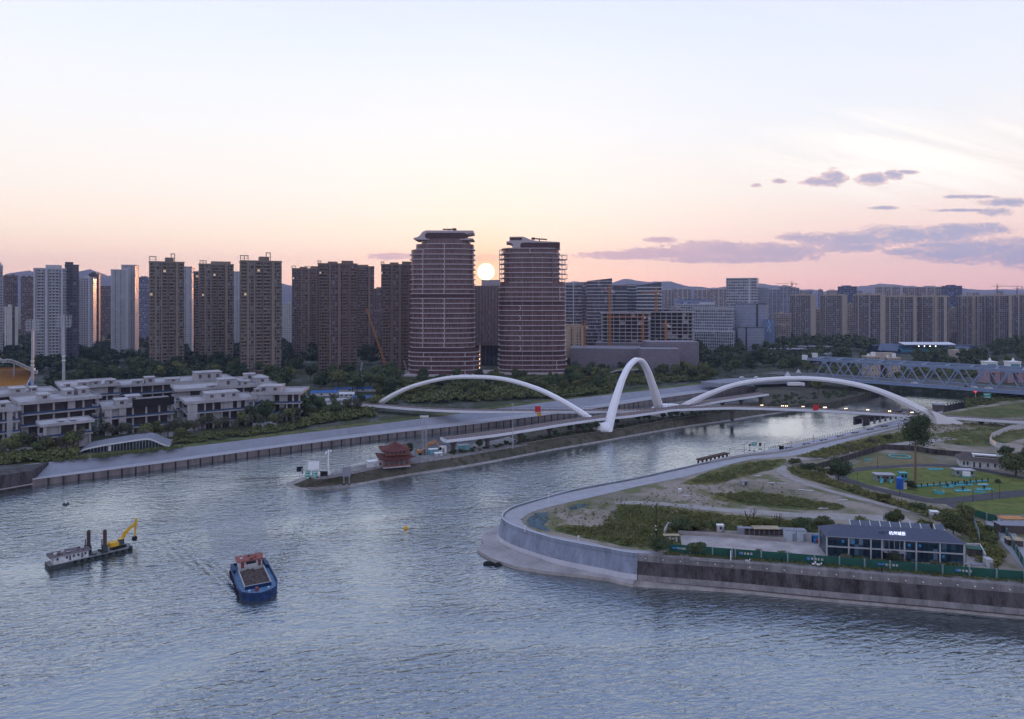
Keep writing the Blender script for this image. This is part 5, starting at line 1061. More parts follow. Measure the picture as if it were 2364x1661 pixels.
# site hoarding in front of the complex
def hoarding(label, pts, z, h, mat, name="hoarding", cap=None, post=None, step=6.2, cat="fence", postmat=None):
    P_ = [G(*p, z) for p in pts]; root = thing(name, label, cat, P_[0]); o_ = P_[0]
    for i in range(len(P_)-1):
        a, c = P_[i]-o_, P_[i+1]-o_; n = max(1, round((c-a).length/step))
        for k in range(n):
            p, q_ = a.lerp(c, k/n), a.lerp(c, (k+1)/n)
            MB().bar(p+Vector((0,0,h/2)), q_+Vector((0,0,h/2)), 0.08, h).build("panel", mat, root)
            if post: MB().box(p.x-0.16, p.x+0.16, p.y-0.22, p.y+0.14, p.z, p.z+h+post).build("post", postmat or M_steel, root)
    return root
M_hoardb = pm("printed_hoarding", (0.42,0.50,0.56), 0.7, 0.45, 0.25, col2=(0.62,0.66,0.68))
hoarding("pale blue printed site hoarding below the four storey shell", [(0,1050),(75,1046),(150,1030)], 6, 2.6, M_hoardb, step=8)
hoarding("white site hoarding glimpsed between trees right of the curved pavilion", [(365,1011),(400,1008)], 6, 2.4, M_hoardb, step=8)
hoarding("white site hoarding in the trees below the rightmost shell", [(583,988),(640,982)], 6, 2.4, M_hoardb, step=8)
M_bsheet = pm("blue_roof_sheet", (0.03,0.11,0.32), 0.6, 0.25, 0.6)
for k, (px, py, w_, dp_, h, mt, lb) in enumerate([(748,915,18,7,3.2,M_bsheet,"long blue roofed site shed right of the concrete shells"),(800,918,10,6,3,M_cabw,"white site cabin between the blue sheds"),(838,927,14,6,3,M_bsheet,"blue roofed site shed nearest the left arch foot"),(770,932,20,6,2.6,M_conc,"pale flat roofed site shed below the blue one"),
        (785,880,8,4,2.8,M_cabw,"white tanker shaped cabin on the far site road"),(862,872,16,4,2.6,M_conc2,"low grey shed by the drilling rigs"),(820,905,30,8,2.6,M_bsheet,"wide blue site shelter behind the white cabin")]):
    root = thing("site_shed", lb, "shed", G(px, py, 6), 0.15); MB().box(-w_/2, w_/2, 0, dp_, 0, h*0.75).build("wall", M_cabw, root); MB().xprism([(-0.4,h*0.75),(dp_/2,h*1.15),(dp_+0.4,h*0.75)], -w_/2-0.4, w_/2+0.4).build("roof", mt, root)
    for i in range(3): MB().box(-w_/2+1+i*w_/3.2, -w_/2+2.4+i*w_/3.2, -0.06, 0.02, 0.8, 1.8).build("window", M_glassd, root)
# curved roof visitor pavilion in the verge
cpb = G(186, 1046, 6); cpe = G(394, 1032, 6); vp = thing("curved_pavilion", "glass fronted riverside pavilion under a long wave shaped grey roof", "pavilion", cpb, math.atan2(cpe.y-cpb.y, cpe.x-cpb.x)); Lc = (cpe-cpb).length
def roofz(f): return 0.4 + (3.9 * (min(1, f/0.72))**0.55 if f < 0.72 else 3.9 * (0.5 + 0.5*math.cos(math.pi*(f-0.72)/0.28)))
n = 28
pf = [(Lc*i/n, roofz(i/n)) for i in range(n+1)]
m = MB(); vs = [(x, -1.2, z) for x, z in pf] + [(x, 9.5, z+0.8) for x, z in pf] + [(x, -1.2, z+0.5) for x, z in pf] + [(x, 9.5, z+1.3) for x, z in pf]; N = n+1
m.add(vs, [(2*N+i, 2*N+i+1, 3*N+i+1, 3*N+i) for i in range(n)] + [(i, N+i, N+i+1, i+1) for i in range(n)] + [(i, i+1, 2*N+i+1, 2*N+i) for i in range(n)] + [(N+i, 3*N+i, 3*N+i+1, N+i+1) for i in range(n)]); m.build("roof", pm("pavilion_roof",(0.17,0.18,0.21),0.7,0.15,0.3), vp)
MB().sweep([Vector((x, -1.25, z+0.25)) for x, z in pf], [(-0.1,-0.3),(0.15,-0.3),(0.15,0.35),(-0.1,0.35)]).build("roof_edge", M_fascia, vp)
m = MB(); m.add([(x, 0.1, 0) for x, z in pf] + [(x, 0.1, z) for x, z in pf], [(i, i+1, N+i+1, N+i) for i in range(2, n-1)]); m.build("glass_wall", M_glassd, vp)
for i in range(3, n-1):
    x, z = pf[i]; MB().box(x-0.08, x+0.08, -0.05, 0.2, 0, z).build("mullion", M_steel, vp)
MB().box(Lc*0.30, Lc*0.33, -0.1, 0.0, 0, 2.4).build("door", M_signw, vp)
# ---- stadium corner and floodlight masts
M_seat = pm("orange_seats", (0.36,0.17,0.03), 0.7, 0.2, 0.6)
stad = thing("stadium", "corner of a stadium stand with orange seats under a white truss roof", "stadium", DP(0, 905, 500), 0.643)
s5 = 500/F; Zs = lambda y: (905-y)*s5; Xs = lambda px: px*s5*0.8
m = MB(); m.add([(Xs(-160),0,Zs(893)),(Xs(62),0,Zs(893)),(Xs(80),20,Zs(872)),(Xs(84),26,Zs(862)),(Xs(-160),26,Zs(852))], [(0,1,2,3,4)]); m.add([(Xs(-160),26.3,0),(Xs(84),26.3,0),(Xs(84),26.3,Zs(858)),(Xs(-160),26.3,Zs(850))],[(0,1,2,3)]); m.build("seating", M_seat, stad, normals=False)
MB().add([(Xs(18),-0.02,Zs(893)),(Xs(26),-0.02,Zs(893)),(Xs(37),24,Zs(862)),(Xs(29),24,Zs(862))], [(0,1,2,3)]).build("aisle", M_conc2, stad, normals=False)
MB().box(Xs(-160), Xs(66), -0.8, 0.3, 0, Zs(893)).build("front_wall", M_conc, stad); MB().box(Xs(66), Xs(82), 0, 24, 0, Zs(888)).build("side_wall", M_bsheet, stad)
MB().bar((Xs(64),0,Zs(895)), (Xs(86),26,Zs(864)), 0.8, 2.2).build("end_beam", M_fascia, stad)
cur = [(-160,790),(-60,800),(-10,822),(6,832),(14,831),(30,834),(50,843),(70,853),(85,862),(90,860)]
P_ = smoothpath([Vector((Xs(a), 2, Zs(b_))) for a, b_ in cur], 4)
m = MB(); N = len(P_); m.add([tuple(p) for p in P_] + [(p.x, 24, p.z-2.5) for p in P_] + [(p.x, 2, p.z+0.4) for p in P_] + [(p.x, 24, p.z-2.1) for p in P_], [(2*N+i,2*N+i+1,3*N+i+1,3*N+i) for i in range(N-1)] + [(i,N+i,N+i+1,i+1) for i in range(N-1)]); m.build("roof_skin", M_fascia, stad)
m = MB()
for i in range(N-1): m.bar(P_[i]+Vector((0,-0.3,0.2)), P_[i+1]+Vector((0,-0.3,0.2)), 0.4); m.bar(P_[i]+Vector((0,-0.3,-2.0)), P_[i+1]+Vector((0,-0.3,-2.0)), 0.3); m.bar(P_[i]+Vector((0,-0.3,0.2 if i%2 else -2)), P_[i+1]+Vector((0,-0.3,-2 if i%2 else 0.2)), 0.2)
m.build("roof_truss", M_fascia, stad)
for x in (33, 76): MB().tube([(Xs(x), 12, Zs(875)), (Xs(x), 4, Zs(845))], 0.4, 6).build("roof_strut", M_fascia, stad)
def floodlight(label, px, ytop, ybase, d):
    b_ = DP(px, ybase, d); h = (ybase-ytop)*d/F; root = thing("floodlight_mast", label, "floodlight mast", b_); MB().tube([(0,0,0),(0,0,h-7)], [0.95,0.65], 10).build("mast", M_steel, root)
    m = MB(); w_ = 4.8
    for i in range(5): m.bar((-w_+i*0.15, 0, h-8+i*2), (w_+i*0.15, 0, h-8+i*2), 0.2)
    for i in range(7): m.bar((-w_+i*1.6, 0, h-8), (-w_+0.6+i*1.6, 0, h), 0.14)
    m.bar((0,0.3,h-9),(0,0.3,h),0.5); m.build("lamp_frame", M_steel, root)
    for i in range(4):
        for j in range(5): MB().box(-4.2+j*2, -3.2+j*2, -0.35, -0.05, h-7.6+i*2, h-6.8+i*2).build("floodlamp", M_gtrim, root)
    for z in (h*0.42, h*0.36): MB().cone((0,0), 1.2, 1.2, z, z+0.5, 10).build("collar", M_signw, root)
floodlight("left floodlight mast standing at the stadium corner", 75, 738, 905, 470)
floodlight("right floodlight mast rising from behind the swept grey roof", 147, 728, 893, 452)

# ================================================================ island things
pg = thing("pagoda", "red two tier pavilion with upturned hip roofs on the island", "pavilion", G(912, 1074, 3.6), 0.35); pg.scale = (1.08, 1.0, 0.80)
M_pgr = pm("pagoda_roof_tile", (0.11,0.035,0.028), 0.8, 0.3, 1.0); M_pgw = pm("pagoda_timber", (0.30,0.12,0.075), 0.7, 0.2, 0.8)
def hiproof(m, x, y, z, h, over, lift, ridge_=0.0):
    X_, Y_ = x+over, y+over; n = 6; c8 = []
    for (sx, sy) in ((-1,-1),(1,-1),(1,1),(-1,1)): c8.append((sx, sy))
    ring = []
    for k in range(4):
        a, c_ = c8[k], c8[(k+1)%4]
        for j in range(n):
            f = j/n; up = lift * (abs(2*f-1) ** 3); ring.append((X_*(a[0]+(c_[0]-a[0])*f), Y_*(a[1]+(c_[1]-a[1])*f), z+up))
    N = len(ring); mid_ = [(p[0]*0.5, p[1]*0.5, z+h*0.42) for p in ring]; top = [(max(-ridge_, min(ridge_, p[0]*0.12)) if ridge_ else p[0]*0.03, p[1]*0.03, z+h) for p in ring]; low = [(p[0]*0.97, p[1]*0.97, p[2]-0.35) for p in ring]
    m.add(low + ring + mid_ + top, [(r*N+i, r*N+(i+1)%N, (r+1)*N+(i+1)%N, (r+1)*N+i) for r in range(3) for i in range(N)] + [tuple(range(N)), tuple(3*N+i for i in range(N))])
MB().box(-5.4,5.4,-4.8,4.8,0,0.5).build("plinth", M_conc, pg)
bd = MB().box(-4.9,4.9,-4.1,4.1,0.5,4.6).build("lower_storey", M_pgw, pg)
for i in range(6):
    x = -5.2+i*2.08
    for y in (-4.5, 4.5): MB().tube([(x,y,0.5),(x,y,4.9)], 0.2, 6).build("column", M_pgw, pg)
for i in range(5): MB().box(-4.6+i*1.95, -3.4+i*1.95, -4.16, -4.08, 1.1, 3.8).build("window", M_glassd, bd)
m = MB(); hiproof(m, 5.2, 4.6, 4.8, 2.2, 1.8, 0.9); m.build("lower_roof", M_pgr, pg)
ub = MB().box(-4.1,4.1,-3.5,3.5,6.1,8.4).build("upper_storey", M_pgw, pg)
for i in range(5): MB().box(-3.8+i*1.6, -2.8+i*1.6, -3.56, -3.48, 6.6, 8.0).build("window", M_glassd, ub)
for i in range(9): MB().box(-4.3+i*1.07, -4.15+i*1.07, -3.9, -3.75, 6.2, 7.1).build("baluster", M_pgw, ub)
m = MB(); hiproof(m, 4.3, 3.7, 8.5, 3.9, 1.5, 1.0); ur = m.build("upper_roof", M_pgr, pg); MB().tube([(0,0,12.3),(0,0,13.6)], [0.35,0.1], 6).build("finial", M_pgr, ur)
wc = thing("site_container", "white site container beside the red pavilion on the island", "container", G(866, 1079, 3.6), 0.5); MB().box(-3.2,3.2,-1.5,1.5,0,2.8).build("wall", M_cabw, wc); MB().box(-3.3,3.3,-1.6,1.6,2.8,2.95).build("roof", M_signw, wc); MB().box(1.4,2.2,-1.56,-1.48,0.9,2.0).build("window", M_glassd, wc); MB().box(-0.5,0.5,-1.56,-1.48,0,2.0).build("door", M_conc, wc)
def signboard(name, label, px, py, z, w_, h, lift, mat, rz=0.0, nleg=2, cat="sign", frame=M_steel, stripes=None, feet=True):
    s_ = thing(name, label, cat, G(px, py, z), rz); MB().box(-w_/2, w_/2, -0.12, 0.12, lift, lift+h).build("board", mat, s_)
    for i in range(nleg):
        x = 0 if nleg == 1 else (-w_*0.32 + w_*0.64*i/(nleg-1)); MB().tube([(x,0.05,0),(x,0.05,lift+h*0.6)], 0.13, 6).build("post", frame, s_)
        if feet: MB().cone((x,0), 0.55, 0.4, 0, 0.3, 8).build("foot", M_tyre, s_)
    MB().box(-w_/2-0.08, w_/2+0.08, -0.16, -0.1, lift+h-0.06, lift+h+0.1).build("frame", frame, s_)
    if stripes:
        for k in range(stripes): z0 = lift+h*(k+0.3)/stripes; MB().box(-w_*0.38, w_*(0.38-0.1*(k%2)), -0.15, -0.11, z0, z0+h*0.3/stripes).build("lettering", M_signw, s_)
    return s_
signboard("warning_board", "black square board on one post farthest left on the island tip", 692, 1112, 0.8, 2.4, 2.1, 4.0, M_tyre, 0.2, 1)
signboard("warning_board", "narrow grey board seen edge on beside the leftmost black board", 698, 1116, 0.8, 0.8, 2.0, 3.9, M_conc2, 0.9, 1)
signboard("channel_sign", "tall turquoise sign panel, the left one on the landing ledge", 710, 1118, 0.8, 1.6, 4.4, 1.0, M_green_s, 0.1, 2, stripes=4)
signboard("channel_sign", "smaller turquoise sign panel, the right one on the landing ledge", 726, 1120, 0.8, 1.9, 2.2, 3.2, M_green_s, 0.1, 2, stripes=3)
signboard("billboard", "large pale double billboard above the turquoise signs", 724, 1104, 3.5, 4.2, 3.4, 3.4, M_signw, 0.25, 2, "billboard")
signboard("warning_board", "black board with white frame standing before the white mast", 748, 1121, 0.8, 2.9, 2.3, 3.4, M_tyre, 0.0, 1)
signboard("billboard", "grey double billboard seen from behind on two posts at the ledge end", 800, 1119, 0.8, 3.2, 3.8, 3.2, M_conc2, 0.25, 2, "billboard")
mw = thing("camera_mast", "tall white mast with camera crossarm near the island tip", "mast", G(758, 1097, 3.5)); MB().tube([(0,0,0),(0,0,10.2)], [0.3,0.22], 8).build("pole", M_signw, mw); MB().bar((-1,0,9.4),(1,0,9.4),0.15).build("crossarm", M_signw, mw); MB().box(-1.2,-0.7,-0.3,0.3,8.6,9.2).build("camera", M_signw, mw); MB().box(0.7,1.3,-0.3,0.3,9.5,10.1).build("camera", M_signw, mw); MB().box(-0.7,0.7,-0.5,0.5,0,1.2).build("cabinet", M_signw, mw)
for px, lb in ((976, "left of the pair of thin lattice light masts behind the red pavilion"), (983, "right of the pair of thin lattice light masts behind the red pavilion")):
    lm = thing("lattice_mast", lb, "mast", G(px, 1052, 3.5)); m = MB()
    for sx in (-0.35, 0.35):
        for sy in (-0.35, 0.35): m.bar((sx,sy,0),(sx,sy,17.5),0.09)
    for i in range(16): s_ = 1 if i%2 else -1; m.bar((-0.35*s_,-0.35,i*1.08),(0.35*s_,-0.35,(i+1)*1.08),0.06); m.bar((-0.35*s_,0.35,i*1.08),(0.35*s_,0.35,(i+1)*1.08),0.06)
    m.build("lattice", M_steel, lm)
    for x in (-0.9, 0.0, 0.9): MB().box(x-0.3,x+0.3,-0.4,0.1,17.4,18.2).build("floodlamp", M_signw, lm)
excavator("orange excavator working beside the ramp end on the island", G(976, 1050, 3.5), 0.2, M_orange, 0.85, ((0,0),(3.2,5.0),(6.0,5.6),(8.4,1.6)))
sp = thing("light_pole", "tall thin steel pole standing before the ramp deck", "pole", G(1184, 1036, 3.5)); MB().tube([(0,0,0),(0,0,21.5)], [0.2,0.1], 6).build("pole", M_steel, sp); MB().bar((-1.2,0,21.3),(1.2,0,21.3),0.12).build("crossarm", M_steel, sp)
# balustrade along the island edge and machinery platform
bl = thing("balustrade", "low pale stone balustrade along the island edge under the red pavilion", "railing", PRs[44]); o_ = PRs[44]
i0, i1 = 45, 66
for i in range(i0, min(i1, len(PRs)-1)):
    a, c_ = PRs[i]-o_, PRs[i+1]-o_; MB().bar(a+Vector((0,0,1.0)), c_+Vector((0,0,1.0)), 0.15).build("rail", M_gravel, bl)
    for k in range(3): p = a.lerp(c_, k/3); MB().box(p.x-0.12,p.x+0.12,p.y-0.12,p.y+0.12,p.z,p.z+1.15).build("post", M_gravel, bl)
fn = thing("post_fence", "thin post and rail fence along the island slope beneath the ramp", "fence", PRs[30]); o_ = PRs[30]
for i in range(18, 44):
    a, c_ = PRs[i]-o_, PRs[i+1]-o_; nrm = Vector((0,1.5,0)); MB().bar(a+nrm+Vector((0,0,0.9)), c_+nrm+Vector((0,0,0.9)), 0.1).build("rail", M_bei, fn)
    if i % 1 == 0:
        for k in range(3): p = a.lerp(c_, k/3)+nrm; MB().box(p.x-0.07,p.x+0.07,p.y-0.07,p.y+0.07,p.z,p.z+1.0).build("post", M_bei, fn)
M_cyan = pm("site_cyan", (0.15,0.42,0.48), 0.7, 0.3, 0.6)
for k, (px, py, w_, h, mt, lb) in enumerate([(1000,1048,4,2.2,M_cyan,"cyan plant cabin behind the excavator on the island"),(1022,1046,3,3.0,M_signw,"white plant cabinet left of the first ramp pier"),(1070,1040,5,2.6,M_cyan,"cyan sheeted cabin just right of the first ramp pier"),(1012,1053,3.5,1.4,M_conc,"pale concrete block stack in front of the island plant")]):
    r_ = thing("plant_cabin", lb, "cabin", G(px, py, 3.5), 0.4); MB().box(-w_/2,w_/2,-1.2,1.2,0,h).build("wall", mt, r_); MB().box(-w_/2-0.15,w_/2+0.15,-1.35,1.35,h,h+0.12).build("roof", M_signw, r_)
    MB().box(-0.5,0.5,-1.26,-1.18,0.2,h*0.8).build("door", M_conc2, r_)

# ================================================================ canal terrace, right bank
P_ = smoothpath(lt_o, 12); rail = thing("bollard_rail", "row of short dark posts with rail along the canal terrace edge", "railing", P_[12]); o_ = P_[12]
for i in range(14, 38):
    a, c_ = P_[i]-o_, P_[i+1]-o_; MB().bar(a+Vector((0,0.5,0.85)), c_+Vector((0,0.5,0.85)), 0.09).build("rail", M_steel, rail)
    n = 2
    for k in range(n): p = a.lerp(c_, k/n)+Vector((0,0.5,0)); MB().tube([(p.x,p.y,p.z),(p.x,p.y,p.z+1.1)], 0.14, 6).build("post", M_black, rail)
for k, (px, py) in enumerate([(1775,1047),(1822,1036),(1863,1027),(1903,1018),(1941,1009),(1975,1001),(2010,993),(2043,986)]):
    b_ = MB().xprism([(0,0.35),(0.7,0.35),(0.7,0.55),(0,0.55)], -2.4, 2.4); 
    if k == 0: b0 = thing("bench", "", "bench", G(px, py, 3.0), 0.35); b_.build("seat", M_black, b0); [MB().box(x-0.3,x+0.3,0.1,0.6,0,0.36).build("leg", M_black, b0) for x in (-1.6,1.6)]; o1 = b0
    else: o1 = copy_tree(b0, G(px, py, 3.0), 0.35)
    o1["label"] = "dark long curved bench in the row on the canal terrace"; o1["group"] = "benches on the canal terrace"
tt = thing("totem_sign", "black two legged totem standing against the terrace retaining wall", "totem", G(1804, 1047, 3.0), 0.2); MB().box(-1.05,1.05,-0.3,0.3,1.7,3.6).build("panel", M_tyre, tt); MB().box(-0.75,-0.15,-0.25,0.25,0,1.7).build("leg", M_tyre, tt); MB().box(0.25,0.8,-0.25,0.25,0,1.7).build("leg", M_tyre, tt); MB().box(-0.6,0.6,-0.3,0.3,3.6,3.75).build("cap", M_signw, tt)
signboard("channel_sign", "green channel sign on a post at the terrace edge", 1741, 1043, 3.0, 2.4, 1.7, 2.7, M_green_s, 0.1, 1, stripes=2)
signboard("notice_board", "small dark notice left of the green channel sign", 1731, 1041, 3.0, 0.9, 1.0, 2.2, M_rust, 0.1, 1)
signboard("notice_board", "brown notice panel right of the green channel sign", 1755, 1038, 3.0, 1.1, 1.6, 1.6, M_rust, 0.1, 2)
for px, py, lb in ((1718,1050,"first lamp pole on the terrace, by the green channel sign"),(1765,1048,"second lamp pole on the terrace, left of the black totem"),(1826,1042,"third lamp pole on the terrace, right of the black totem"),(1878,1027,"lamp pole between two benches on the terrace"),(1995,991,"white lamp pole at the far end of the terrace"),(1685,1060,"thin lamp pole over the dark pergola")):
    l_ = thing("lamp_pole", lb, "lamp pole", G(px, py, 3.0)); MB().tube([(0,0,0),(0,0,4.6)], 0.09, 6).build("pole", M_black, l_); MB().box(-0.35,0.35,-0.12,0.12,4.55,4.7).build("lamp_head", M_black, l_)
pgl = thing("pergola", "dark timber canopy over the stair at the near end of the canal terrace", "canopy", G(1612, 1074, 6.0)); a, c_ = Vector((0,0,0)), G(1678,1058,6.0)-G(1612,1074,6.0)
MB().bar(Vector((0,0,2.2)), c_+Vector((0,0,2.2)), 2.4, 0.5).build("roof", M_rust, pgl)
for k in range(8): p = c_*(k/7); MB().box(p.x-0.2,p.x+0.2,p.y-0.9,p.y+0.9,-3,2.0).build("post", M_rust, pgl)
dkr = thing("ramp_cover", "dark curved ramp cover running behind the parapet toward the green sign", "canopy", G(1680,1061,6.6)); MB().bar(Vector((0,0,0.6)), G(1732,1052,6.6)-G(1680,1061,6.6)+Vector((0,0,0.4)), 1.2, 0.9).build("cover", M_tyre, dkr); MB().bar(Vector((0,-0.8,0.2)), G(1732,1052,6.6)-G(1680,1061,6.6)+Vector((0,-0.8,0.1)), 0.3, 0.5).build("edge_beam", M_rust, dkr)
gl_ = thing("gallery", "old dark concrete gallery with openings on the terrace below the right arch", "gallery", G(1994, 985, 3.0)); g1 = G(2085,965,3.0)-G(1994,985,3.0); gd = g1.normalized(); gl_.rotation_euler = (0,0,math.atan2(gd.y,gd.x)); GLn = g1.length
MB().box(0, GLn, 0.0, 6.0, 3.7, 4.6).build("roof_slab", M_old, gl_); MB().box(0, GLn, 5.2, 6.0, 0, 3.7).build("back_wall", M_rawd, gl_)
for k in range(8): x = GLn*k/7.3; MB().box(x, x+1.1, 0.2, 1.0, 0, 3.7).build("column", M_conc2, gl_)
MB().box(0, 6, 0.1, 0.4, 0, 3.7).build("front_wall", M_old, gl_)
kq = thing("kiosk", "small pale kiosk on the bank behind the right arch", "kiosk", G(2166, 948, 6)); MB().box(-2.5,2.5,-2,2,0,3.6).build("wall", M_rawd, kq); MB().box(-2.9,2.9,-2.4,2.4,3.6,4.6).build("roof", M_conc, kq)
dw = thing("dark_quay_rail", "dark railed quay edge running from the right arch toward the truss bridge", "quay wall", G(2160, 944, 5)); c_ = G(2290,915,5)-G(2160,944,5); MB().bar(Vector((0,0,-2)), c_+Vector((0,0,-2)), 0.8, 5.0).build("wall", M_old, dw)
m = MB()
for k in range(22): p = c_*(k/21); m.box(p.x-0.2,p.x+0.2,p.y-0.4,p.y+0.1,0.4,1.9)
m.bar(Vector((0,-0.2,1.8)), c_+Vector((0,-0.2,1.8)), 0.25); m.build("railing", M_black, dw)
signboard("channel_sign", "green channel sign on the bank under the truss bridge", 2279, 922, 6, 5.2, 3.6, 0.6, M_green_s, 0, 2, stripes=2, feet=False)
l_ = thing("signal_post", "signal post with a lit red lamp on the bank under the truss bridge", "signal", G(2252, 918, 6)); MB().tube([(0,0,0),(0,0,4)], 0.12, 6).build("post", M_signw, l_); MB().ball((0,0,4.3), 0.9, 8, 6).build("red_lamp", pm("lit_red",(1,0.1,0.1),0.5,0.02,1,emit=(1,0.03,0.05),es=1.5), l_)
# gatehouses by the truss bridge, pylons, stadium on the far right bank
M_cream = pm("cream_stone", (0.42,0.36,0.30), 0.85, 0.15, 0.2)
M_pinkp = pm("pink_panel", (0.34,0.24,0.27), 0.8, 0.15, 0.3)
for k, (px, yt, lb) in enumerate([(2018, 826, "left cream lock gatehouse seen through the truss bridge"), (2064, 829, "right cream lock gatehouse seen through the truss bridge")]):
    g_ = thing("gatehouse", lb, "gatehouse", (DP(px,0,600).x, 600, 5)); zt = H-(yt-HY)*600/F-5; MB().box(-5.5,5.5,0,10,0,zt).build("wall", facade("cream_gate",(0.42,0.36,0.30),(0.07,0.07,0.09),2.6,5,(0.3,0.65),(0.3,0.6)), g_); MB().box(-6,6,-0.5,10.5,zt,zt+1).build("parapet", M_cream, g_)
    for x in ((-3,0.5,2) if k == 0 else (-4,1,2.5)): MB().box(x-0.8,x+0.8,3,5,zt+1,zt+(4.5 if x > 0 else 3)).build("roof_cowl", M_signw, g_)
MB().box(DP(2016,0,604).x, DP(2066,0,604).x, 604, 610, 5, 27).build("link_wall", M_cream, None); lk = bpy.data.objects["link_wall"]; tag(lk, "cream linking wall with dark opening between the two lock gatehouses", "wall")
MB().box(DP(2022,0,603).x, DP(2058,0,603).x, 603.5, 604.2, 6, 19).build("opening", M_rust, lk)
for k, (px, lb) in enumerate([(2291, "left white topped pink pylon behind the right end of the truss bridge"), (2345, "right white topped pink pylon behind the right end of the truss bridge")]):
    g_ = thing("lock_tower", lb, "lock tower", (DP(px,0,560).x, 560, 5)); zt = H-(850-HY)*560/F-5
    for x in (-4.2, 4.2): MB().box(x-2.2,x+2.2,0,8,0,zt).build("pylon", M_pinkp, g_)
    MB().box(-6.6,6.6,-0.5,8.5,zt-4,zt).build("lintel", M_pinkp, g_)
    c1_ = MB().box(-4.6,4.6,0.5,7,zt,zt+4.5).build("control_room", M_signw, g_); MB().box(-5,5,0,7.5,zt+4.5,zt+5.2).build("roof", M_signw, c1_); MB().box(-3.6,3.6,0.35,0.52,zt+1.2,zt+3.2).build("window", pm("cyan_glass",(0.10,0.26,0.32),0.2,0.2,1), c1_); MB().cone((0,3), 1.3, 0.5, zt+5.2, zt+8, 8).build("cupola", M_signw, c1_)
tn = thing("grandstand", "dark blue stadium with sloping louvred roofs beyond the truss bridge", "stadium", (DP(2140,0,850).x, 850, 5)); s8 = 850/F; X8 = lambda p: (p-2140)*s8; Z8 = lambda y: H-(y-HY)*s8-5
M_louv = facade("louvre_roof", (0.10,0.13,0.20), (0.06,0.09,0.15), 3, 2, (0.15,0.85), (0,1), vary=0.2); M_dbl = pm("dark_blue_wall", (0.04,0.06,0.10), 0.6, 0.3, 0.3); M_tealw = pm("teal_seats", (0.05,0.16,0.22), 0.6, 0.3, 0.4)
m = MB(); m.add([(X8(2026),0,Z8(808)),(X8(2072),0,Z8(811)),(X8(2092),14,Z8(796)),(X8(2046),14,Z8(795)),(X8(2026),0,Z8(810)),(X8(2072),0,Z8(813))], [(0,1,2,3),(0,4,5,1)]); m.build("louvre_roof", M_louv, tn)
m = MB(); m.add([(X8(2178),0,Z8(812)),(X8(2236),0,Z8(812)),(X8(2256),14,Z8(802)),(X8(2196),14,Z8(801)),(X8(2178),0,Z8(815)),(X8(2236),0,Z8(815))], [(0,1,2,3),(0,4,5,1)]); m.build("louvre_roof", M_louv, tn)
MB().box(X8(2030), X8(2272), 15, 30, 0, Z8(800)).build("stand_wall", M_dbl, tn); MB().xprism([(6,0),(6,Z8(812)),(15,Z8(801)),(15,0)], X8(2086), X8(2200)).build("seating", M_tealw, tn)
MB().xprism([(2,Z8(797)),(2,Z8(796)),(16,Z8(792)),(16,Z8(793))], X8(2090), X8(2210)).build("canopy", M_fascia, tn)
for i in range(14): MB().bar((X8(2090+i*8), 3, Z8(797)), (X8(2094+i*8), 12, Z8(806)), 0.5).build("strut", M_dbl, tn)
for i in range(4): MB().ball((X8(2124+i*13), 2.5, Z8(800)), 0.6, 6, 4).build("floodlamp", M_lampw, tn)
MB().box(X8(2030), X8(2200), 1, 1.6, 0, Z8(814)).build("base_wall", M_dbl, tn)
sc_ = thing("arched_hall", "cream building with two dark arches in front of the dark blue stadium", "building", (DP(2238,0,760).x, 760, 5)); s7 = 760/F; X7 = lambda p: (p-2238)*s7; Z7 = lambda y: H-(y-HY)*s7-5
MB().box(X7(2204), X7(2272), 0, 12, 0, Z7(809)).build("wall", M_cream, sc_)
for px in (2211, 2253):
    m = MB(); m.yprism([(X7(px-5),Z7(821))]+[(X7(px)-5*s7*math.cos(math.pi*k/6), Z7(819)+5*s7*math.sin(math.pi*k/6)) for k in range(7)]+[(X7(px+5),Z7(821))], -0.2, 0.1); m.build("arch_window", M_glassd, sc_)
MB().box(X7(2222), X7(2246), -0.2, 0.1, Z7(826), Z7(821)).build("window", M_glassd, sc_)
for (x0, x1, yt, d_, mt, lb) in [(1782,1862,806,800,M_dbl,"low dark flat hall at the right of the long wood"),(1824,1866,800,860,M_fascia,"low white shed behind the dark flat hall"),(1868,1920,800,860,M_fascia,"second low white shed behind the wood"),(1880,1920,818,720,M_conc2,"grey shed roof poking out of the wood above the truss bridge")]:
    r_ = thing("hall", lb, "building", (DP((x0+x1)/2,0,d_).x, d_, 5)); w_ = (x1-x0)*d_/F; zt = H-(yt-HY)*d_/F-5; MB().box(-w_/2,w_/2,0,14,0,zt-1).build("wall", M_dbl if mt is M_dbl else facade("shed_wall",(0.4,0.42,0.47),(0.12,0.14,0.18),3,4,(0.2,0.8),(0.3,0.7)), r_); MB().box(-w_/2-1,w_/2+1,-1,15,zt-1,zt).build("roof", M_conc2, r_)
gp2 = thing("glass_roof_hall", "park building with a curled green roof and white edges under the peaked arch", "park building", G(1435, 868, 6)); 
P_ = smoothpath([Vector((x, 0, z)) for x, z in [(-22,0.4),(-14,1.0),(-8,3.6),(0,5.2),(10,5.6),(20,5.2)]], 4); N = len(P_); m = MB(); m.add([tuple(p) for p in P_]+[(p.x+6, 14, p.z+1) for p in P_], [(i,i+1,N+i+1,N+i) for i in range(N-1)]); m.build("green_roof", M_lawn, gp2, normals=False)
m = MB(); m.sweep(P_, [(-0.2,-0.5),(0.3,-0.5),(0.3,0.4),(-0.2,0.4)]); m.build("roof_edge", M_conc, gp2); MB().box(-4,22,1,10,0,3.6).build("wall", M_glassd, gp2)
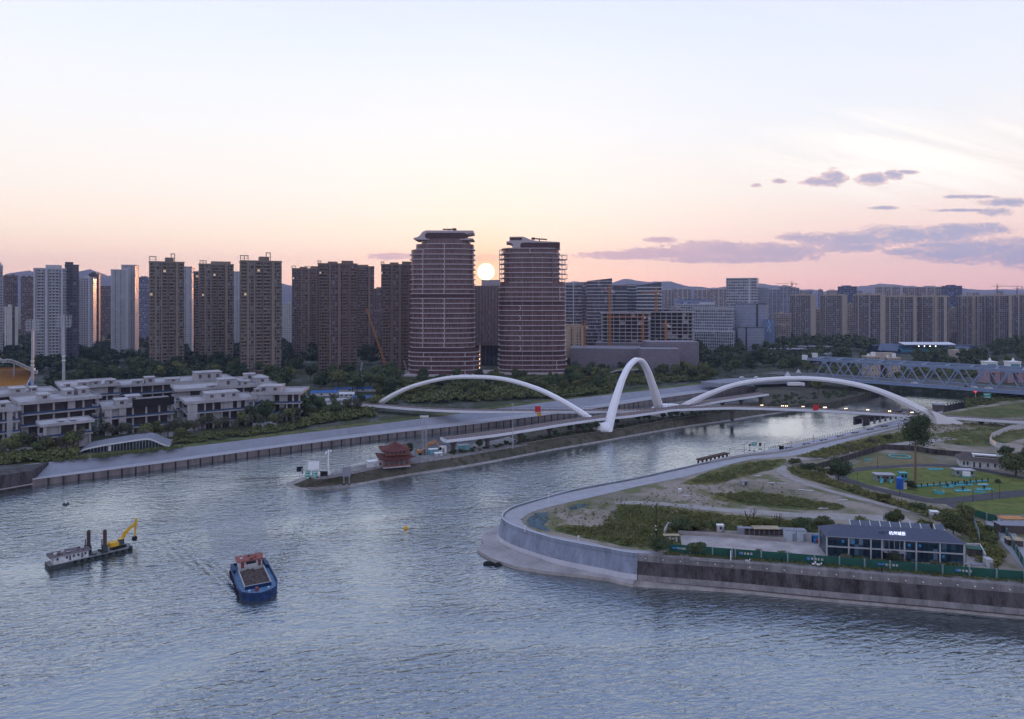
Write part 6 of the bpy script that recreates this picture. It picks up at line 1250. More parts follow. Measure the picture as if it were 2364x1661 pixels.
bb = MB().box(-1.5,1.5,-1.5,1.5,0,4.5).build("blue_booth", pm("bright_blue",(0.03,0.12,0.6),0.5,0.15,0.6), None, G(1420, 850, 6)); tag(bb, "bright blue booth in the park trees left of the peaked arch", "booth"); MB().box(-1.7,1.7,-1.7,1.7,4.5,4.8).build("roof", M_signw, bb)

# ================================================================ right peninsula
M_fgreen = pm("fence_green", (0.015,0.085,0.06), 0.7, 0.2, 0.5)
M_fpost = pm("fence_post", (0.20,0.26,0.28), 0.6, 0.15, 0.5)
gf = hoarding("long dark green site fence with grey posts running above the old river wall", [(1542,1276),(1697,1288.5),(1880,1303),(2364,1342),(2520,1355)], 7.0, 2.35, M_fgreen, "green_fence", None, 0.12, 6.2, "fence", M_fpost)
# writing and emblems on the green fence
fa, fb_ = G(1542,1276,7), G(2364,1342,7); frz = math.atan2(fb_.y-fa.y, fb_.x-fa.x)
def at_fence(px):
    u = (px-CX)/F; t = (u*fa.y-fa.x)/((fb_.x-fa.x)-u*(fb_.y-fa.y)); return fa.lerp(fb_, t)
def fence_text(s, px, size, mat, z=1.35, logo=None):
    p = at_fence(px)-gf.location; text_mesh("lettering", s, size, mat, gf, Matrix.Translation(p+Vector((0,-0.12,z))) @ Matrix.Rotation(frz, 4, "Z") @ Matrix.Rotation(R(90), 4, "X"), 0.02)
M_logo = pm("logo_blue", (0.06,0.22,0.55), 0.5, 0.1, 1)
fence_text("开 发 集 团", 1723, 0.62, M_signw); fence_text("西 建 生 态", 1886, 0.62, M_signw); fence_text("杭 州 城 投", 2058, 0.62, M_signw); fence_text("开 发 集 团", 2227, 0.62, M_signw); fence_text("杭州城投", 1574, 0.55, M_signw)
for px, kd in ((1709, 0), (1866, 1), (2035, 2), (2209, 0), (1560, 2)):
    p = at_fence(px)-gf.location; m = MB()
    if kd == 0: m.box(-0.32,0.05,-0.03,0.03,-0.3,0.35); m.box(0.08,0.34,-0.03,0.03,-0.35,0.1)
    elif kd == 1: m.yprism([(0.4*math.cos(a_*math.pi/8), 0.4*math.sin(a_*math.pi/8)) for a_ in range(16)], -0.03, 0.03)
    else: m.box(-0.9,-0.1,-0.03,0.03,-0.2,0.2); m.yprism([(0,-0.2),(0.5,-0.1),(0.6,0.3),(0.1,0.3)], -0.03, 0.03)
    o1 = m.build("emblem", M_logo, gf); o1.location = p+Vector((0,-0.14,1.4)); o1.rotation_euler = (0,0,frz)
# two storey glazed office
oa, ob = G(1909,1286,7.07), G(2226,1305.5,7.07); orz = math.atan2(ob.y-oa.y, ob.x-oa.x); Lo = (ob-oa).length; od = 7.6
M_frame = pm("office_frame", (0.42,0.44,0.47), 0.6, 0.1, 0.6)
of = thing("site_office", "two storey dark glass office with white frame, grey hip roof and lit roof sign", "office building", oa, orz)
M_rooft = pm("office_roof", (0.075,0.09,0.13), 0.8, 0.15, 1.5, streak=True)
M_glb = facade("office_pane", (0.03,0.04,0.05), (0.02,0.045,0.07), 1.05, 2.8, (0.04,0.96), (0.0,1.0), vary=0.5, grough=0.06)
MB().box(0.1, Lo-0.1, 0.3, od-0.2, 0, 5.5).build("glass_wall", M_glb, of)
us = [0, 52, 104, 130, 182, 209, 263, 317]
for u_ in us: x = Lo*u_/317; MB().box(x-0.16, x+0.16, -0.02, 0.3, 0, 5.5).build("column", M_frame, of); MB().box(x-0.16, x+0.16, od-0.2, od+0.1, 0, 5.5).build("column", M_frame, of)
for i in range(len(us)-1): MB().box(Lo*us[i]/317+0.16, Lo*us[i+1]/317-0.16, 0.0, 0.31, 2.62, 2.92).build("floor_beam", M_frame, of)
for y in (0.3, od/2, od-0.3): MB().box(Lo-0.02, Lo+0.16, y-0.14, y+0.14, 0, 5.5).build("column", M_frame, of)
MB().box(Lo-0.1, Lo+0.12, 0.3, od-0.3, 2.62, 2.92).build("floor_beam", M_frame, of)
for i in range(4): MB().box(Lo*(134+i*12.3)/317, Lo*(134+i*12.3)/317+0.08, 0.1, 0.28, 3.0, 5.3).build("mullion", M_frame, of)
MB().box(Lo*131/317, Lo*181/317, -1.6, 0.0, 2.5, 2.66).build("porch_roof", M_conc2, of)
M_sticker = pm("blue_sticker", (0.03,0.26,0.58), 0.5, 0.05, 1)
for (px, fl) in ((36,1),(61,1),(188.5+2,1),(215,1),(268,0)): x = Lo*px/317; MB().box(x, x+0.62, 0.24, 0.295, 3.9 if fl else 1.5, 4.55 if fl else 2.15).build("blue_notice", M_sticker, of)
ov = 0.45; m = MB(); z0, z1 = 5.5, 7.6
rp = [(-ov,-ov,z0),(Lo+ov,-ov,z0),(Lo+ov,od+ov,z0),(-ov,od+ov,z0),(3.4,od/2,z1),(Lo-3.4,od/2,z1)]
m.add(rp, [(0,1,5,4),(1,2,5),(2,3,4,5),(3,0,4),(0,3,2,1)]); m.build("roof", M_rooft, of)
MB().bar((-ov,-ov,z0+0.02),(Lo+ov,-ov,z0+0.02),0.14,0.16).build("gutter", M_conc2, of)
sl_ = math.atan2(z1-z0, od/2+ov)
def roof_text(s, x, y, size, mat):
    z = z0 + (y+ov)/(od/2+ov)*(z1-z0); text_mesh("lettering", s, size, mat, of, Matrix.Translation((x, y-0.35, z+0.55)) @ Matrix.Rotation(R(82), 4, "X"), 0.05)
M_litw = pm("lit_sign", (0.7,0.75,1), 0.5, 0.02, 1, emit=(0.72,0.78,1.0), es=1.2)
roof_text("杭州城投", Lo*168/317, 1.2, 1.0, M_litw); roof_text("HZCT", Lo*136/317, 1.2, 0.85, M_tyre)
M_solar = pm("solar_panel", (0.09,0.11,0.15), 0.3, 0.2, 1)
for k in range(9):
    x = Lo*(68+k*24 + (8 if k == 8 else 0))/317; r_ = MB(); w_ = Lo*22.5/317; y0, zz = od/2+0.4, 7.35
    p_ = MB().add([(x,y0,zz),(x+w_,y0,zz),(x+w_+0.2,y0+1.6,zz+1.0),(x+0.2,y0+1.6,zz+1.0),(x,y0,zz-0.08),(x+w_,y0,zz-0.08),(x+w_+0.2,y0+1.6,zz+0.92),(x+0.2,y0+1.6,zz+0.92)], [(0,1,2,3),(4,7,6,5),(0,4,5,1),(1,5,6,2),(2,6,7,3),(3,7,4,0)]).build("solar_panel", M_solar, of)
    m = MB(); m.bar((x,y0,zz+0.05),(x+w_,y0,zz+0.05),0.12); m.bar((x,y0,zz+0.05),(x+0.2,y0+1.6,zz+1.05),0.12); m.bar((x+0.1,y0+1.5,5.6),(x+0.2,y0+1.6,zz+0.9),0.1); m.build("panel_frame", M_signw, p_)
# yard things
def shed(name, label, cat, px, py, w_, dp_, h, rz, wall, roof, flat=True, windows=0, door=True, over=0.25, ridge_=0.9):
    s_ = thing(name, label, cat, G(px, py, 7.05), rz); b_ = MB().box(-w_/2,w_/2,0,dp_,0,h).build("wall", wall, s_)
    if flat: MB().box(-w_/2-over,w_/2+over,-over,dp_+over,h,h+0.15).build("roof", roof, s_)
    else: MB().xprism([(-over,h),(dp_/2,h+ridge_),(dp_+over,h),], -w_/2-over, w_/2+over).build("roof", roof, s_)
    for i in range(windows): x = -w_/2 + w_*(i+0.5)/windows; MB().box(x-0.35,x+0.35,-0.05,0.02,h*0.4,h*0.8).build("window", M_glassd, s_)
    if door: MB().box(w_*0.3-0.4,w_*0.3+0.4,-0.06,0.02,0,h*0.75).build("door", M_conc2, s_)
    return s_
M_paleb = pm("pale_blue_panel", (0.42,0.50,0.56), 0.6, 0.08, 0.8)
s1 = shed("storage_unit", "left half of the pale blue twin storage units in the yard", "storage unit", 1826, 1250, 2.75, 2.4, 2.9, -0.06, M_paleb, M_conc2, over=0.05)
s1 = shed("storage_unit", "right half of the pale blue twin storage units in the yard", "storage unit", 1851, 1251, 2.75, 2.4, 2.9, -0.06, M_paleb, M_conc2, over=0.05)
shed("guard_hut", "tiny white hut with a window on the bank of weeds above the open yard", "hut", 1664, 1229, 2.0, 1.2, 1.9, 0, M_cabw, M_signw, windows=1, over=0.05)
shed("guard_hut", "small white hut with dark window among the bushes right of the round tree", "hut", 2159, 1198, 2.3, 1.8, 2.0, -0.2, M_cabw, M_signw, windows=1, door=False, over=0.06)
M_tanr = pm("tan_roof", (0.36,0.30,0.20), 0.8, 0.2, 0.5)
os_ = thing("open_shed", "long low open shed with dark bays and a tan sheet roof in the yard", "shed", G(1760, 1238, 7.05), -0.05); MB().box(-6.5,6.5,1.8,2.0,0,2.0).build("back_wall", M_conc2, os_); MB().box(-6.6,-5.2,0,2,0,2.2).build("end_wall", M_conc2, os_)
MB().box(-2.5,5.0,-0.6,2.4,2.1,2.25).build("roof", M_tanr, os_)
for k in range(9): x = -5.0+k*1.4; MB().box(x-0.08,x+0.08,0.2,0.36,0,2.0).build("post", M_conc2, os_)
MB().box(-5.2,6.5,0.3,1.7,1.95,2.05).build("shelf", M_conc2, os_)
MB().box(-5.2,6.5,0.9,1.7,0,1.3).build("dark_bay", M_rawd, os_)
def lowwall(label, pts, h, th, mat, name="yard_wall", cat="wall", z=7.0):
    P_ = [G(*p, z) for p in pts]; root = thing(name, label, cat, P_[0])
    for i in range(len(P_)-1): MB().bar(P_[i]-P_[0]+Vector((0,0,h/2)), P_[i+1]-P_[0]+Vector((0,0,h/2)), th, h).build("wall_run", mat, root)
    return root
lowwall("low pale concrete wall along the back of the open yard", [(1566,1234),(1640,1238),(1760,1248),(1815,1252)], 1.1, 0.2, M_apron)
lowwall("taller pale wall behind the bins between storage units and office", [(1862,1248),(1909,1251)], 2.2, 0.2, M_cabw)
lowwall("white angled ramp wall at the left end of the yard", [(1533,1238),(1543,1221),(1561,1222)], 1.9, 0.18, M_cabw)
lowwall("pale wall stub right of the glazed office", [(2231,1275),(2262,1276),(2275,1300)], 2.4, 0.2, M_cabw)
tb = thing("canopy_table", "small tan roofed lean to at the left end of the yard", "shelter", G(1550, 1250, 7.05)); MB().box(-2.3,2.2,-0.8,0.8,1.7,1.85).build("roof", M_tanr, tb); [MB().box(x-0.07,x+0.07,y-0.07,y+0.07,0,1.7).build("post", M_fgreen, tb) for x in (-2.1,2.0) for y in (-0.6,0.6)]; [MB().box(-1.6+k*0.9,-1.0+k*0.9,-0.3,0.3,0,0.9+0.2*(k%2)).build("crate", M_cabw, tb) for k in range(4)]
rk = thing("bin_shelter", "dark framed bin shelter with a blue panel beside the glazed office", "shelter", G(1887, 1254, 7.05)); MB().box(-1.3,1.3,0.5,0.6,0,1.9).build("panel", M_sticker, rk); [MB().box(x-0.05,x+0.05,0,0.6,0,2.0).build("post", M_black, rk) for x in (-1.3,1.3)]
for k, (dx_, mt, nmx) in enumerate(((-0.75,M_logo,"blue"),(0.0,M_red,"red"),(0.75,M_tyre,"black"))):
    bn_ = thing("wheelie_bin", nmx + " bin in the row under the bin shelter by the office", "bin", G(1887, 1254, 7.05)+Vector((dx_,-0.2,0)), 0, "bins beside the office"); MB().box(-0.28,0.28,-0.3,0.3,0.08,1.0).build("body", mt, bn_); MB().box(-0.31,0.31,-0.34,0.32,1.0,1.1).build("lid", mt, bn_)
cn = shed("bike_shelter", "green sheet roofed bike shelter right of the glazed office", "shelter", 2255, 1287, 3.6, 2.4, 2.0, -0.3, M_rawd, M_fgreen, door=False)
shed("gate_hut", "small white gate hut at the right end of the fence", "hut", 2285, 1316, 1.4, 2.0, 2.4, -0.2, M_cabw, M_conc, over=0.1)
shed("water_tank_box", "low white box with grey lid behind the fence at right", "box", 2262, 1314, 3.4, 1.2, 0.9, -0.05, M_cabw, M_conc2, door=False, over=0.1)
# poles
pp = thing("power_pole", "dark timber power pole standing in the weeds of the point", "power pole", G(1515, 1238, 7)); MB().tube([(0,0,0),(0,0,9.4)], [0.17,0.12], 7).build("pole", M_black, pp); MB().bar((-0.9,0,8.6),(0.1,0,8.6),0.1).build("bracket", M_black, pp); MB().ball((-0.9,0,8.4),0.16,6,4).build("insulator", M_signw, pp); MB().ball((-0.1,-0.2,1.9),0.2,6,4).build("insulator", M_signw, pp); MB().ball((-0.2,-0.2,2.9),0.2,6,4).build("insulator", M_signw, pp)
for px, py, h, lb in ((1267,1173,4.6,"white lamp post on the far side of the curved promenade"),(1211.5,1229,1.7,"small white lamp fixed to the seawall near its point"),(1335,1254,1.9,"small white lamp fixed to the middle of the seawall")):
    l_ = thing("promenade_lamp", lb, "lamp post", G(px, py, 7)); MB().tube([(0,0,0),(0,0,h)], 0.07, 6).build("post", M_signw, l_); MB().box(-0.3,0.5,-0.08,0.08,h-0.05,h+0.08).build("lamp_head", M_signw, l_)
# small round lamps on the old wall coping
for i in range(23):
    f = i/22; px = 1490 + f*880; py = 1289 + f*75; u_ = G(px, py, 6.4)
    if i == 0: l0 = MB().ball((0,-0.25,0), 0.14, 6, 4).build("wall_lamp", M_signw, None, u_); l1 = l0; MB().box(-0.06,0.06,-0.2,0.3,-0.06,0.06).build("bracket", M_steel, l0)
    else: l1 = copy_tree(l0, u_)
    tag(l1, "tiny white dot lamp in the row set in the coping of the old river wall", "wall lamp", "dot lamps along the old river wall")
def scooter(label, px, py, mat, rz):
    s_ = thing("scooter", label, "scooter", G(px, py, 7.05), rz)
    for x in (-0.6, 0.65): m = MB(); torus(m, (x,0,0.26), 0.22, 0.08, "y"); m.build("wheel", M_tyre, s_)
    MB().yprism([(-0.8,0.35),(-0.1,0.3),(0.35,0.3),(0.6,0.95),(0.5,1.0),(0.25,0.45),(0.0,0.5),(-0.1,0.8),(-0.75,0.82)], -0.16, 0.16).build("body", mat, s_); MB().box(-0.75,-0.1,-0.15,0.15,0.82,0.92).build("seat", M_black, s_); MB().bar((0.52,-0.35,1.05),(0.52,0.35,1.05),0.05).build("handlebar", M_black, s_)
scooter("black and white scooter left on the wall top path left of the first sign", 1727, 1299, M_cabw, 0.1); scooter("white scooter with round fairing before the round emblem", 1880, 1306, M_signw, 0.6); scooter("long white scooter right of the other one before the round emblem", 1892, 1308, M_signw, 0.05)
# person on the wall path (seen very small)
def person(label, loc, rz, top, legs):
    p_ = thing("person", label, "person", loc, rz); me = bpy.data.meshes.new("body")
    vs = [(0,0,0.92),(0,0,1.15),(0,0.01,1.4),(0,0,1.5),(0,-0.01,1.66),(0.1,0,0.88),(0.11,-0.03,0.48),(0.12,0.02,0.06),(0.12,-0.12,0.04),(-0.1,0,0.88),(-0.11,0.03,0.48),(-0.12,0.06,0.06),(-0.12,-0.08,0.04),(0.2,0,1.4),(0.25,0,1.12),(0.24,-0.08,0.88),(-0.2,0,1.4),(-0.25,0,1.12),(-0.24,-0.06,0.88)]
    es = [(0,1),(1,2),(2,3),(3,4),(0,5),(5,6),(6,7),(7,8),(0,9),(9,10),(10,11),(11,12),(2,13),(13,14),(14,15),(2,16),(16,17),(17,18)]
    rs = [.15,.14,.16,.06,.105,.09,.06,.045,.04,.09,.06,.045,.04,.06,.045,.035,.06,.045,.035]
    me.from_pydata(vs, es, []); o_ = bpy.data.objects.new("body", me); COL.link(o_); o_.parent = p_; me.materials.append(top)
    sk_ = o_.modifiers.new("skin", "SKIN"); me.skin_vertices.new() if not me.skin_vertices else None
    for v_, r_ in zip(me.skin_vertices[0].data, rs): v_.radius = (r_, r_*0.85)
    me.skin_vertices[0].data[0].use_root = True; o_.modifiers.new("sub", "SUBSURF").levels = 1
    MB().ball((0,0.01,1.70), 0.11, 8, 6).build("hair", M_tyre, p_); return p_
person("person in dark clothes standing on the path behind the river wall coping", G(2036, 1325, 7.05), 0.4, M_tyre, None)
person("person in dark clothes by a fence post under the first sign", G(1805, 1301, 7.05), 2.0, M_tyre, None)
gt = MB().box(-0.05,0.05,-1.8,1.8,0,2.6).build("gate_leaf", M_fpost, None, G(1690, 1291, 7.05), -0.5); tag(gt, "open grey gate leaf leaning out from the green fence", "gate"); MB().box(-0.1,0.1,-1.85,-1.7,0,2.8).build("gate_post", M_signw, gt)
# dark field wall, curved white fence, lane fences
lowwall("dark weathered wall around the go kart field", [(1880,1086),(1935,1070),(2000,1050),(2042,1038),(2105,1041),(2160,1050),(2230,1056),(2262,1062)], 2.3, 0.25, M_old, "field_wall")
hoarding("curved white fence around the small field at the right edge", [(2400,985),(2330,995),(2290,1012),(2285,1024),(2300,1034),(2325,1040)], 7, 2.6, M_cabw, "white_fence", step=5)
hoarding("green mesh fence along the right lane", [(2312,1218),(2330,1250),(2364,1312),(2395,1360)], 7, 2.3, M_fgreen, "lane_fence", None, 0.1, 5, "fence", M_fpost)
hoarding("pale screen fence between bushes and lane", [(2246,1212),(2258,1240),(2262,1262)], 7, 2.4, M_fpost, "screen_fence", None, 0.1, 4, "fence", M_fpost)
hoarding("short green fence closing the top end of the lane", [(2248,1192),(2310,1211)], 7, 2.2, M_fgreen, "lane_fence", None, 0.1, 5, "fence", M_fpost)
ct = shed("container", "white container with dark round emblems at the top of the lane", "container", 2340, 1216, 6.2, 2.4, 2.2, -0.05, M_cabw, M_orange, door=False)
for x in (-1.4, 1.3): MB().yprism([(x+0.3*math.cos(a_*math.pi/4), 1.2+0.3*math.sin(a_*math.pi/4)) for a_ in range(8)], -0.05, 0.0).build("emblem", M_tyre, ct)
shed("grey_shed", "long grey roofed shed beside the lane cut by the right edge", "shed", 2345, 1232, 8.0, 3.5, 2.2, -0.1, M_rawd, M_conc2, door=False)
shed("grey_shed", "yellow topped stack of plates in the yard at the right edge", "stack", 2345, 1262, 3.6, 2.6, 1.6, -0.3, M_rawd, M_tanr, door=False)
# go kart / shooting field furniture
hs = G(2216,1086,7); he = G(2326,1092,7); hz = thing("club_house", "white single storey house with brown roof and long dormer on the field", "house", G(2217,1078,7), -0.42); Lh = 19
MB().box(0,Lh,0,8,0,3.1).build("wall", M_cabw, hz); rfh = MB().add([(-0.8,-0.8,3.0),(Lh+0.6,-0.8,3.0),(Lh+0.6,8.8,3.0),(-0.8,8.8,3.0),(2.2,4,5.6),(Lh+0.6,4,5.6)], [(0,1,5,4),(1,2,5),(2,3,4,5),(3,0,4),(0,3,2,1)]).build("roof", pm("brown_shingle",(0.10,0.085,0.08),0.9,0.2,1), hz)
MB().box(4.5,14.5,1.2,3.6,4.0,5.2).build("dormer", M_signw, hz); MB().box(5.0,14.0,1.12,1.22,4.3,4.8).build("dormer_window", M_glassd, hz); MB().box(4.3,14.7,0.9,3.9,5.2,5.35).build("dormer_roof", M_signw, hz)
for i, x in enumerate((0.9,2.2,4.4,6.4,9.0,11.4,13.8,15.0,17.2)): MB().box(x,x+0.6,-0.06,0.02,0.2 if i in (2,3,8) else 0.9,2.3).build("door" if i in (2,3,8) else "window", M_glassd, hz)
M_hut = pm("weathered_hut", (0.22,0.27,0.27), 0.8, 0.35, 0.8)
def hut(label, px, py, w_, rz):
    s_ = shed("shooting_hut", label, "hut", px, py, w_, 3.0, 2.4, rz, M_hut, M_conc, windows=4, door=False, over=0.35); MB().box(-0.7,0.5,-0.08,0.0,0,2.0).build("doorway", M_rawd, s_); return s_
h1 = hut("weathered green hut with flat roof on the field, two teal ramps before it", 2044, 1112, 6.4, -0.1); MB().bar((-2.6,-2.6,0.0),(-1.2,-0.4,1.2),0.9,0.15).build("ramp", M_teal, h1); MB().bar((0.9,-2.2,0.0),(2.0,-0.4,1.0),0.7,0.12).build("ramp", M_teal, h1)
h2 = hut("weathered green hut with flat roof right in front of the club house", 2228, 1101, 6.6, -0.15); MB().box(-1.4,1.6,-1.2,-0.1,0,0.5).build("platform", M_teal, h2); MB().box(-1.2,1.4,-1.1,-0.1,0.5,2.1).build("porch", M_signw, h2)
ks = thing("ticket_booth", "turquoise booth between the field hut and the tall tree", "booth", G(2084, 1108, 7)); MB().box(-1.3,1.3,-1,1,0,2.6).build("wall", M_teal, ks); MB().box(-1.5,1.5,-1.2,1.2,2.6,2.8).build("roof", M_teal, ks); [MB().box(x-0.45,x+0.45,-1.05,-0.98,1.0,2.2).build("window", M_glassd, ks) for x in (-0.6,0.6)]
tk = thing("water_tank", "tall bright blue cylindrical tank below the turquoise booth", "tank", G(2077, 1129, 7)); MB().cone((0,0),1.15,1.15,0,3.9,16).build("drum", pm("tank_blue",(0.02,0.10,0.42),0.5,0.2,0.6), tk); MB().cone((0,0),1.0,0.3,3.9,4.4,16).build("lid", M_logo, tk); 
wt = MB().box(-0.6,0.6,-0.5,0.5,0,2.2).build("white_tank", M_cabw, None, G(2088,1129,7)); tag(wt, "white upright tank squeezed between the blue tank and the round bush", "tank"); MB().cone((0,0),0.3,0.2,2.2,2.5,8).build("lid", M_conc2, wt)
PT = [(2188,1126,4.0,1.0,"teal platform with a post, leftmost of the near row"),(2205,1122,4.6,1.2,"teal platform in the middle of the upper row"),(2232,1121,4.6,1.0,"teal platform right in the upper row"),(2270,1121,4.2,1.0,"white and teal platform farthest right on the lawn"),(2180,1119,0,0,""),(2223,1134,6.0,1.8,"large teal platform nearest the track"),(2272,1131,6.2,1.6,"large teal platform near the right end of the lawn"),(2262,1138,4.0,0.6,"narrow teal kerb block at the lawn edge"),
      (2160,1085,6.0,1.2,"teal platform beside the far track"),(1960,1076,3.4,0.8,"small teal block at the left of the dry field"),(2003,1063,3.2,0.8,"small teal block in the middle of the dry field")]
for k, (px, py, w_, dp_, lb) in enumerate(PT):
    if not w_: continue
    r_ = thing("low_platform", lb, "platform", G(px, py, 7.05), 0.1); MB().box(-w_/2,w_/2,-dp_/2,dp_/2,0,0.3).build("slab", M_teal, r_); MB().box(-w_/2+0.3,w_/2-0.3,dp_/2-0.15,dp_/2,0.3,0.5).build("edge", M_signw if k == 3 else M_teal, r_)
    if k in (0,1,2,5,6): MB().box(-0.15,0.15,-0.15,0.15,0.3,1.5).build("post", M_tyre, r_); MB().box(-0.6,0.6,-0.3,0.3,1.2,1.35).build("rest", M_tyre, r_)
pool = thing("ring_kerb", "teal ring kerb lying on the dry field", "ring", G(2077, 1055, 7.05)); m = MB(); m.sweep([Vector((4.2*math.cos(a_*math.pi/12), 3.2*math.sin(a_*math.pi/12), 0)) for a_ in range(24)], [(-0.3,0),(0.3,0),(0.3,0.4),(-0.3,0.4)], closed=True); m.build("kerb", M_teal, pool)
dr = thing("drum_planter", "short teal drum standing on the near lawn", "drum", G(2168, 1139, 7.05)); MB().cone((0,0),1.7,1.6,0,1.0,16).build("drum", M_teal, dr); MB().cone((0,0),1.2,1.2,1.0,1.05,16).build("fill", M_lawn, dr)
tr_ = thing("low_fence", "long low teal fence with dark posts crossing the lawn", "fence", G(2112, 1126, 7.05)); c_ = G(2280,1112,7.05)-G(2112,1126,7.05); MB().bar(Vector((0,0,0.35)), c_+Vector((0,0,0.35)), 0.5, 0.5).build("panel_run", M_teal, tr_)
for k in range(13): p = c_*(k/12); MB().box(p.x-0.15,p.x+0.15,p.y-0.3,p.y,0,1.3).build("post", M_tyre, tr_)
for k, (px, py, lb) in enumerate([(1514+0,1175,""),(1979,1117,"thin dark pole at the left end of the near track"),(2077,1147,"thin dark pole at the bend of the near track"),(2026,1081,"thin dark pole in the dry field"),(2308,1150,"thin dark pole beside the right lawn"),(2246,1160,"thin dark pole on the lower right lawn"),(2290,1157,"second thin dark pole on the lower right lawn")]):
    if not lb: continue
    l_ = thing("field_pole", lb, "pole", G(px, py, 7)); MB().tube([(0,0,0),(0,0,4.2)], 0.07, 5).build("pole", M_black, l_); MB().box(-0.3,0.1,-0.06,0.06,4.1,4.2).build("lamp_head", M_black, l_)
# debris
for k, (px, py, w_, lb) in enumerate([(1780,1116,3,"white pipe lying left in a pair on the waste ground"),(1805,1117,3,"white pipe lying right in a pair on the waste ground"),(1750,1100,2.5,"broken white sack pile by the path"),(1860,1133,5,"pale timber beam lying by the dirt path"),(1583,1146,2.2,"short white plank on the gravel"),(1901,1175,3.5,"pale slab lying on the gravel track"),(1945,1156,3.5,"grey panels dropped beside the weed strip"),(1369,1223,1.6,"white board lying in the grass of the point"),(2040,1204,3.4,"white bags heaped beside the round tree"),(2172,1216,2.4,"white board lying right of the round tree")]):
    d_ = thing("debris_piece", lb, "debris", G(px, py, 7.1), random.Random(k).uniform(-0.5,0.5)); MB().box(-w_/2,w_/2,-0.25,0.25,0,0.25).build("slab", M_cabw, d_); MB().box(-w_/3,w_/2,0.2,0.55,0,0.15).build("slab", M_apron, d_)
tkb = thing("transformer_box", "grey steel box standing in the middle of the waste ground", "box", G(1717, 1121, 7)); MB().box(-1.1,1.1,-0.8,0.8,0,1.7).build("body", M_conc2, tkb); MB().box(-0.9,-0.1,-0.86,-0.78,0.2,1.5).build("door", M_conc, tkb); MB().box(0.1,0.9,-0.86,-0.78,0.2,1.5).build("door", M_old, tkb)
shed("barrel_crate", "white drum standing on the gravel near the promenade", "drum", 1570, 1138, 1.1, 0.9, 1.1, 0, M_cabw, M_signw, door=False, over=0.02)
M_bnet = pm("dust_net", (0.07,0.11,0.13), 0.9, 0.6, 0.7)
blob("dust_net_ground", [(1213,1203),(1235,1187),(1262,1183),(1262,1200),(1258,1215),(1270,1228),(1240,1222),(1220,1213)], M_bnet, 7.06, 0.8)
blob("dust_net_ground", [(1310,1170),(1345,1163),(1358,1166),(1345,1172),(1318,1178)], M_bnet, 7.06, 0.5)
blob("orange_soil_ground", [(1524,1177),(1548,1176),(1568,1180),(1552,1185),(1530,1181)], pm("orange_soil",(0.30,0.20,0.14),0.9,0.2,0.5), 7.08, 0.2)
# vehicles on the truss bridge and the viaduct
def car(label, loc, rz, mat, van=False):
    c_ = thing("parked_car" if False else "car", label, "car", loc, rz); h = 1.0
    MB().yprism([(-2.2,0.35),(-2.25,0.85),(-1.6,0.95),(-1.1,1.42 if not van else 1.8),(0.7,1.42 if not van else 1.8),(1.3,0.98),(2.15,0.82),(2.25,0.35)], -0.85, 0.85).build("body", mat, c_)
    MB().yprism([(-1.45,0.98),(-1.05,1.34),(0.66,1.34),(1.15,0.98)], -0.87, 0.87).build("window", M_glassd, c_)
    for x in (-1.4, 1.4):
        for y in (-0.8, 0.8): m = MB(); m.tube([(x,y-0.12,0.33),(x,y+0.12,0.33)], 0.33, 10); m.build("wheel", M_tyre, c_)
    return c_
tm = Matrix.Translation(T0) @ Matrix.Rotation(math.atan2(tdir.y, tdir.x), 4, "Z")
def on_truss(px, yoff, z=0.0):
    best = None
    for i in range(600):
        p = tm @ Vector((i*TLn/600, yoff, z)); e = abs(p.x/p.y-(px-CX)/F)
        if best is None or e < best[0]: best = (e, p)
    return best[1]
for px, mt, lb in ((2111, M_signw, "white car farthest left on the truss bridge roadway"),(2233, M_tyre, "dark car in the middle of the truss bridge roadway"),(2248, M_signw, "white car just behind the dark one on the truss bridge"),(2282, M_signw, "white car farthest right on the truss bridge roadway")):
    car(lb, on_truss(px, 5.0, -0.1), math.atan2(tdir.y, tdir.x), mt)
for px, lb in ((1719, "white van at the left on the road viaduct"), (1753, "white van right of the other on the road viaduct")):
    car(lb, G(px, 877, 9.25)+Vector((0,6,0)), 0.05, M_signw, True)
tkl = thing("tank_truck", "long white truck standing on the road behind the right arch crest", "truck", G(1836, 893, 6), 0.05); MB().box(-6,4.5,-1.2,1.2,1.0,3.4).build("trailer", M_signw, tkl); MB().box(4.9,7.0,-1.2,1.2,0.6,3.0).build("cab", M_signw, tkl); [MB().tube([(x,-1.2,0.5),(x,-0.9,0.5)],0.5,10).build("wheel", M_tyre, tkl) for x in (-4.5,-3.2,2.0,5.8)]
# ================================================================ trees and undergrowth
def leaf_mat(name, a, c_, trans=0.0):
    m = bpy.data.materials.new(name); m.use_nodes = True; t = m.node_tree; t.nodes.clear(); q = NB(t)
    o_ = q.n("ShaderNodeTexCoord").outputs["Object"]; oi = q.n("ShaderNodeObjectInfo").outputs["Random"]
    n1 = q.noise(o_, 0.45, 3, 0.6); n2 = q.noise(o_, 2.6, 2, 0.6)
    f = q.m("ADD", q.m("MULTIPLY", n1, 0.6), q.m("ADD", q.m("MULTIPLY", n2, 0.4), q.m("MULTIPLY", q.m("SUBTRACT", oi, 0.5), 0.30)))
    cc = q.ramp(f, [(0.32, a), (0.68, c_)])
    p = q.n("ShaderNodeBsdfPrincipled"); q.put(p.inputs["Base Color"], cc); p.inputs["Roughness"].default_value = 0.75; p.inputs["Specular IOR Level"].default_value = 0.15
    o = q.n("ShaderNodeOutputMaterial"); t.links.new(p.outputs[0], o.inputs[0]); return m
M_leafd = leaf_mat("leaves_dark", (0.028,0.046,0.022), (0.085,0.115,0.048))
M_leafm = leaf_mat("leaves_mid", (0.05,0.068,0.025), (0.15,0.165,0.060))
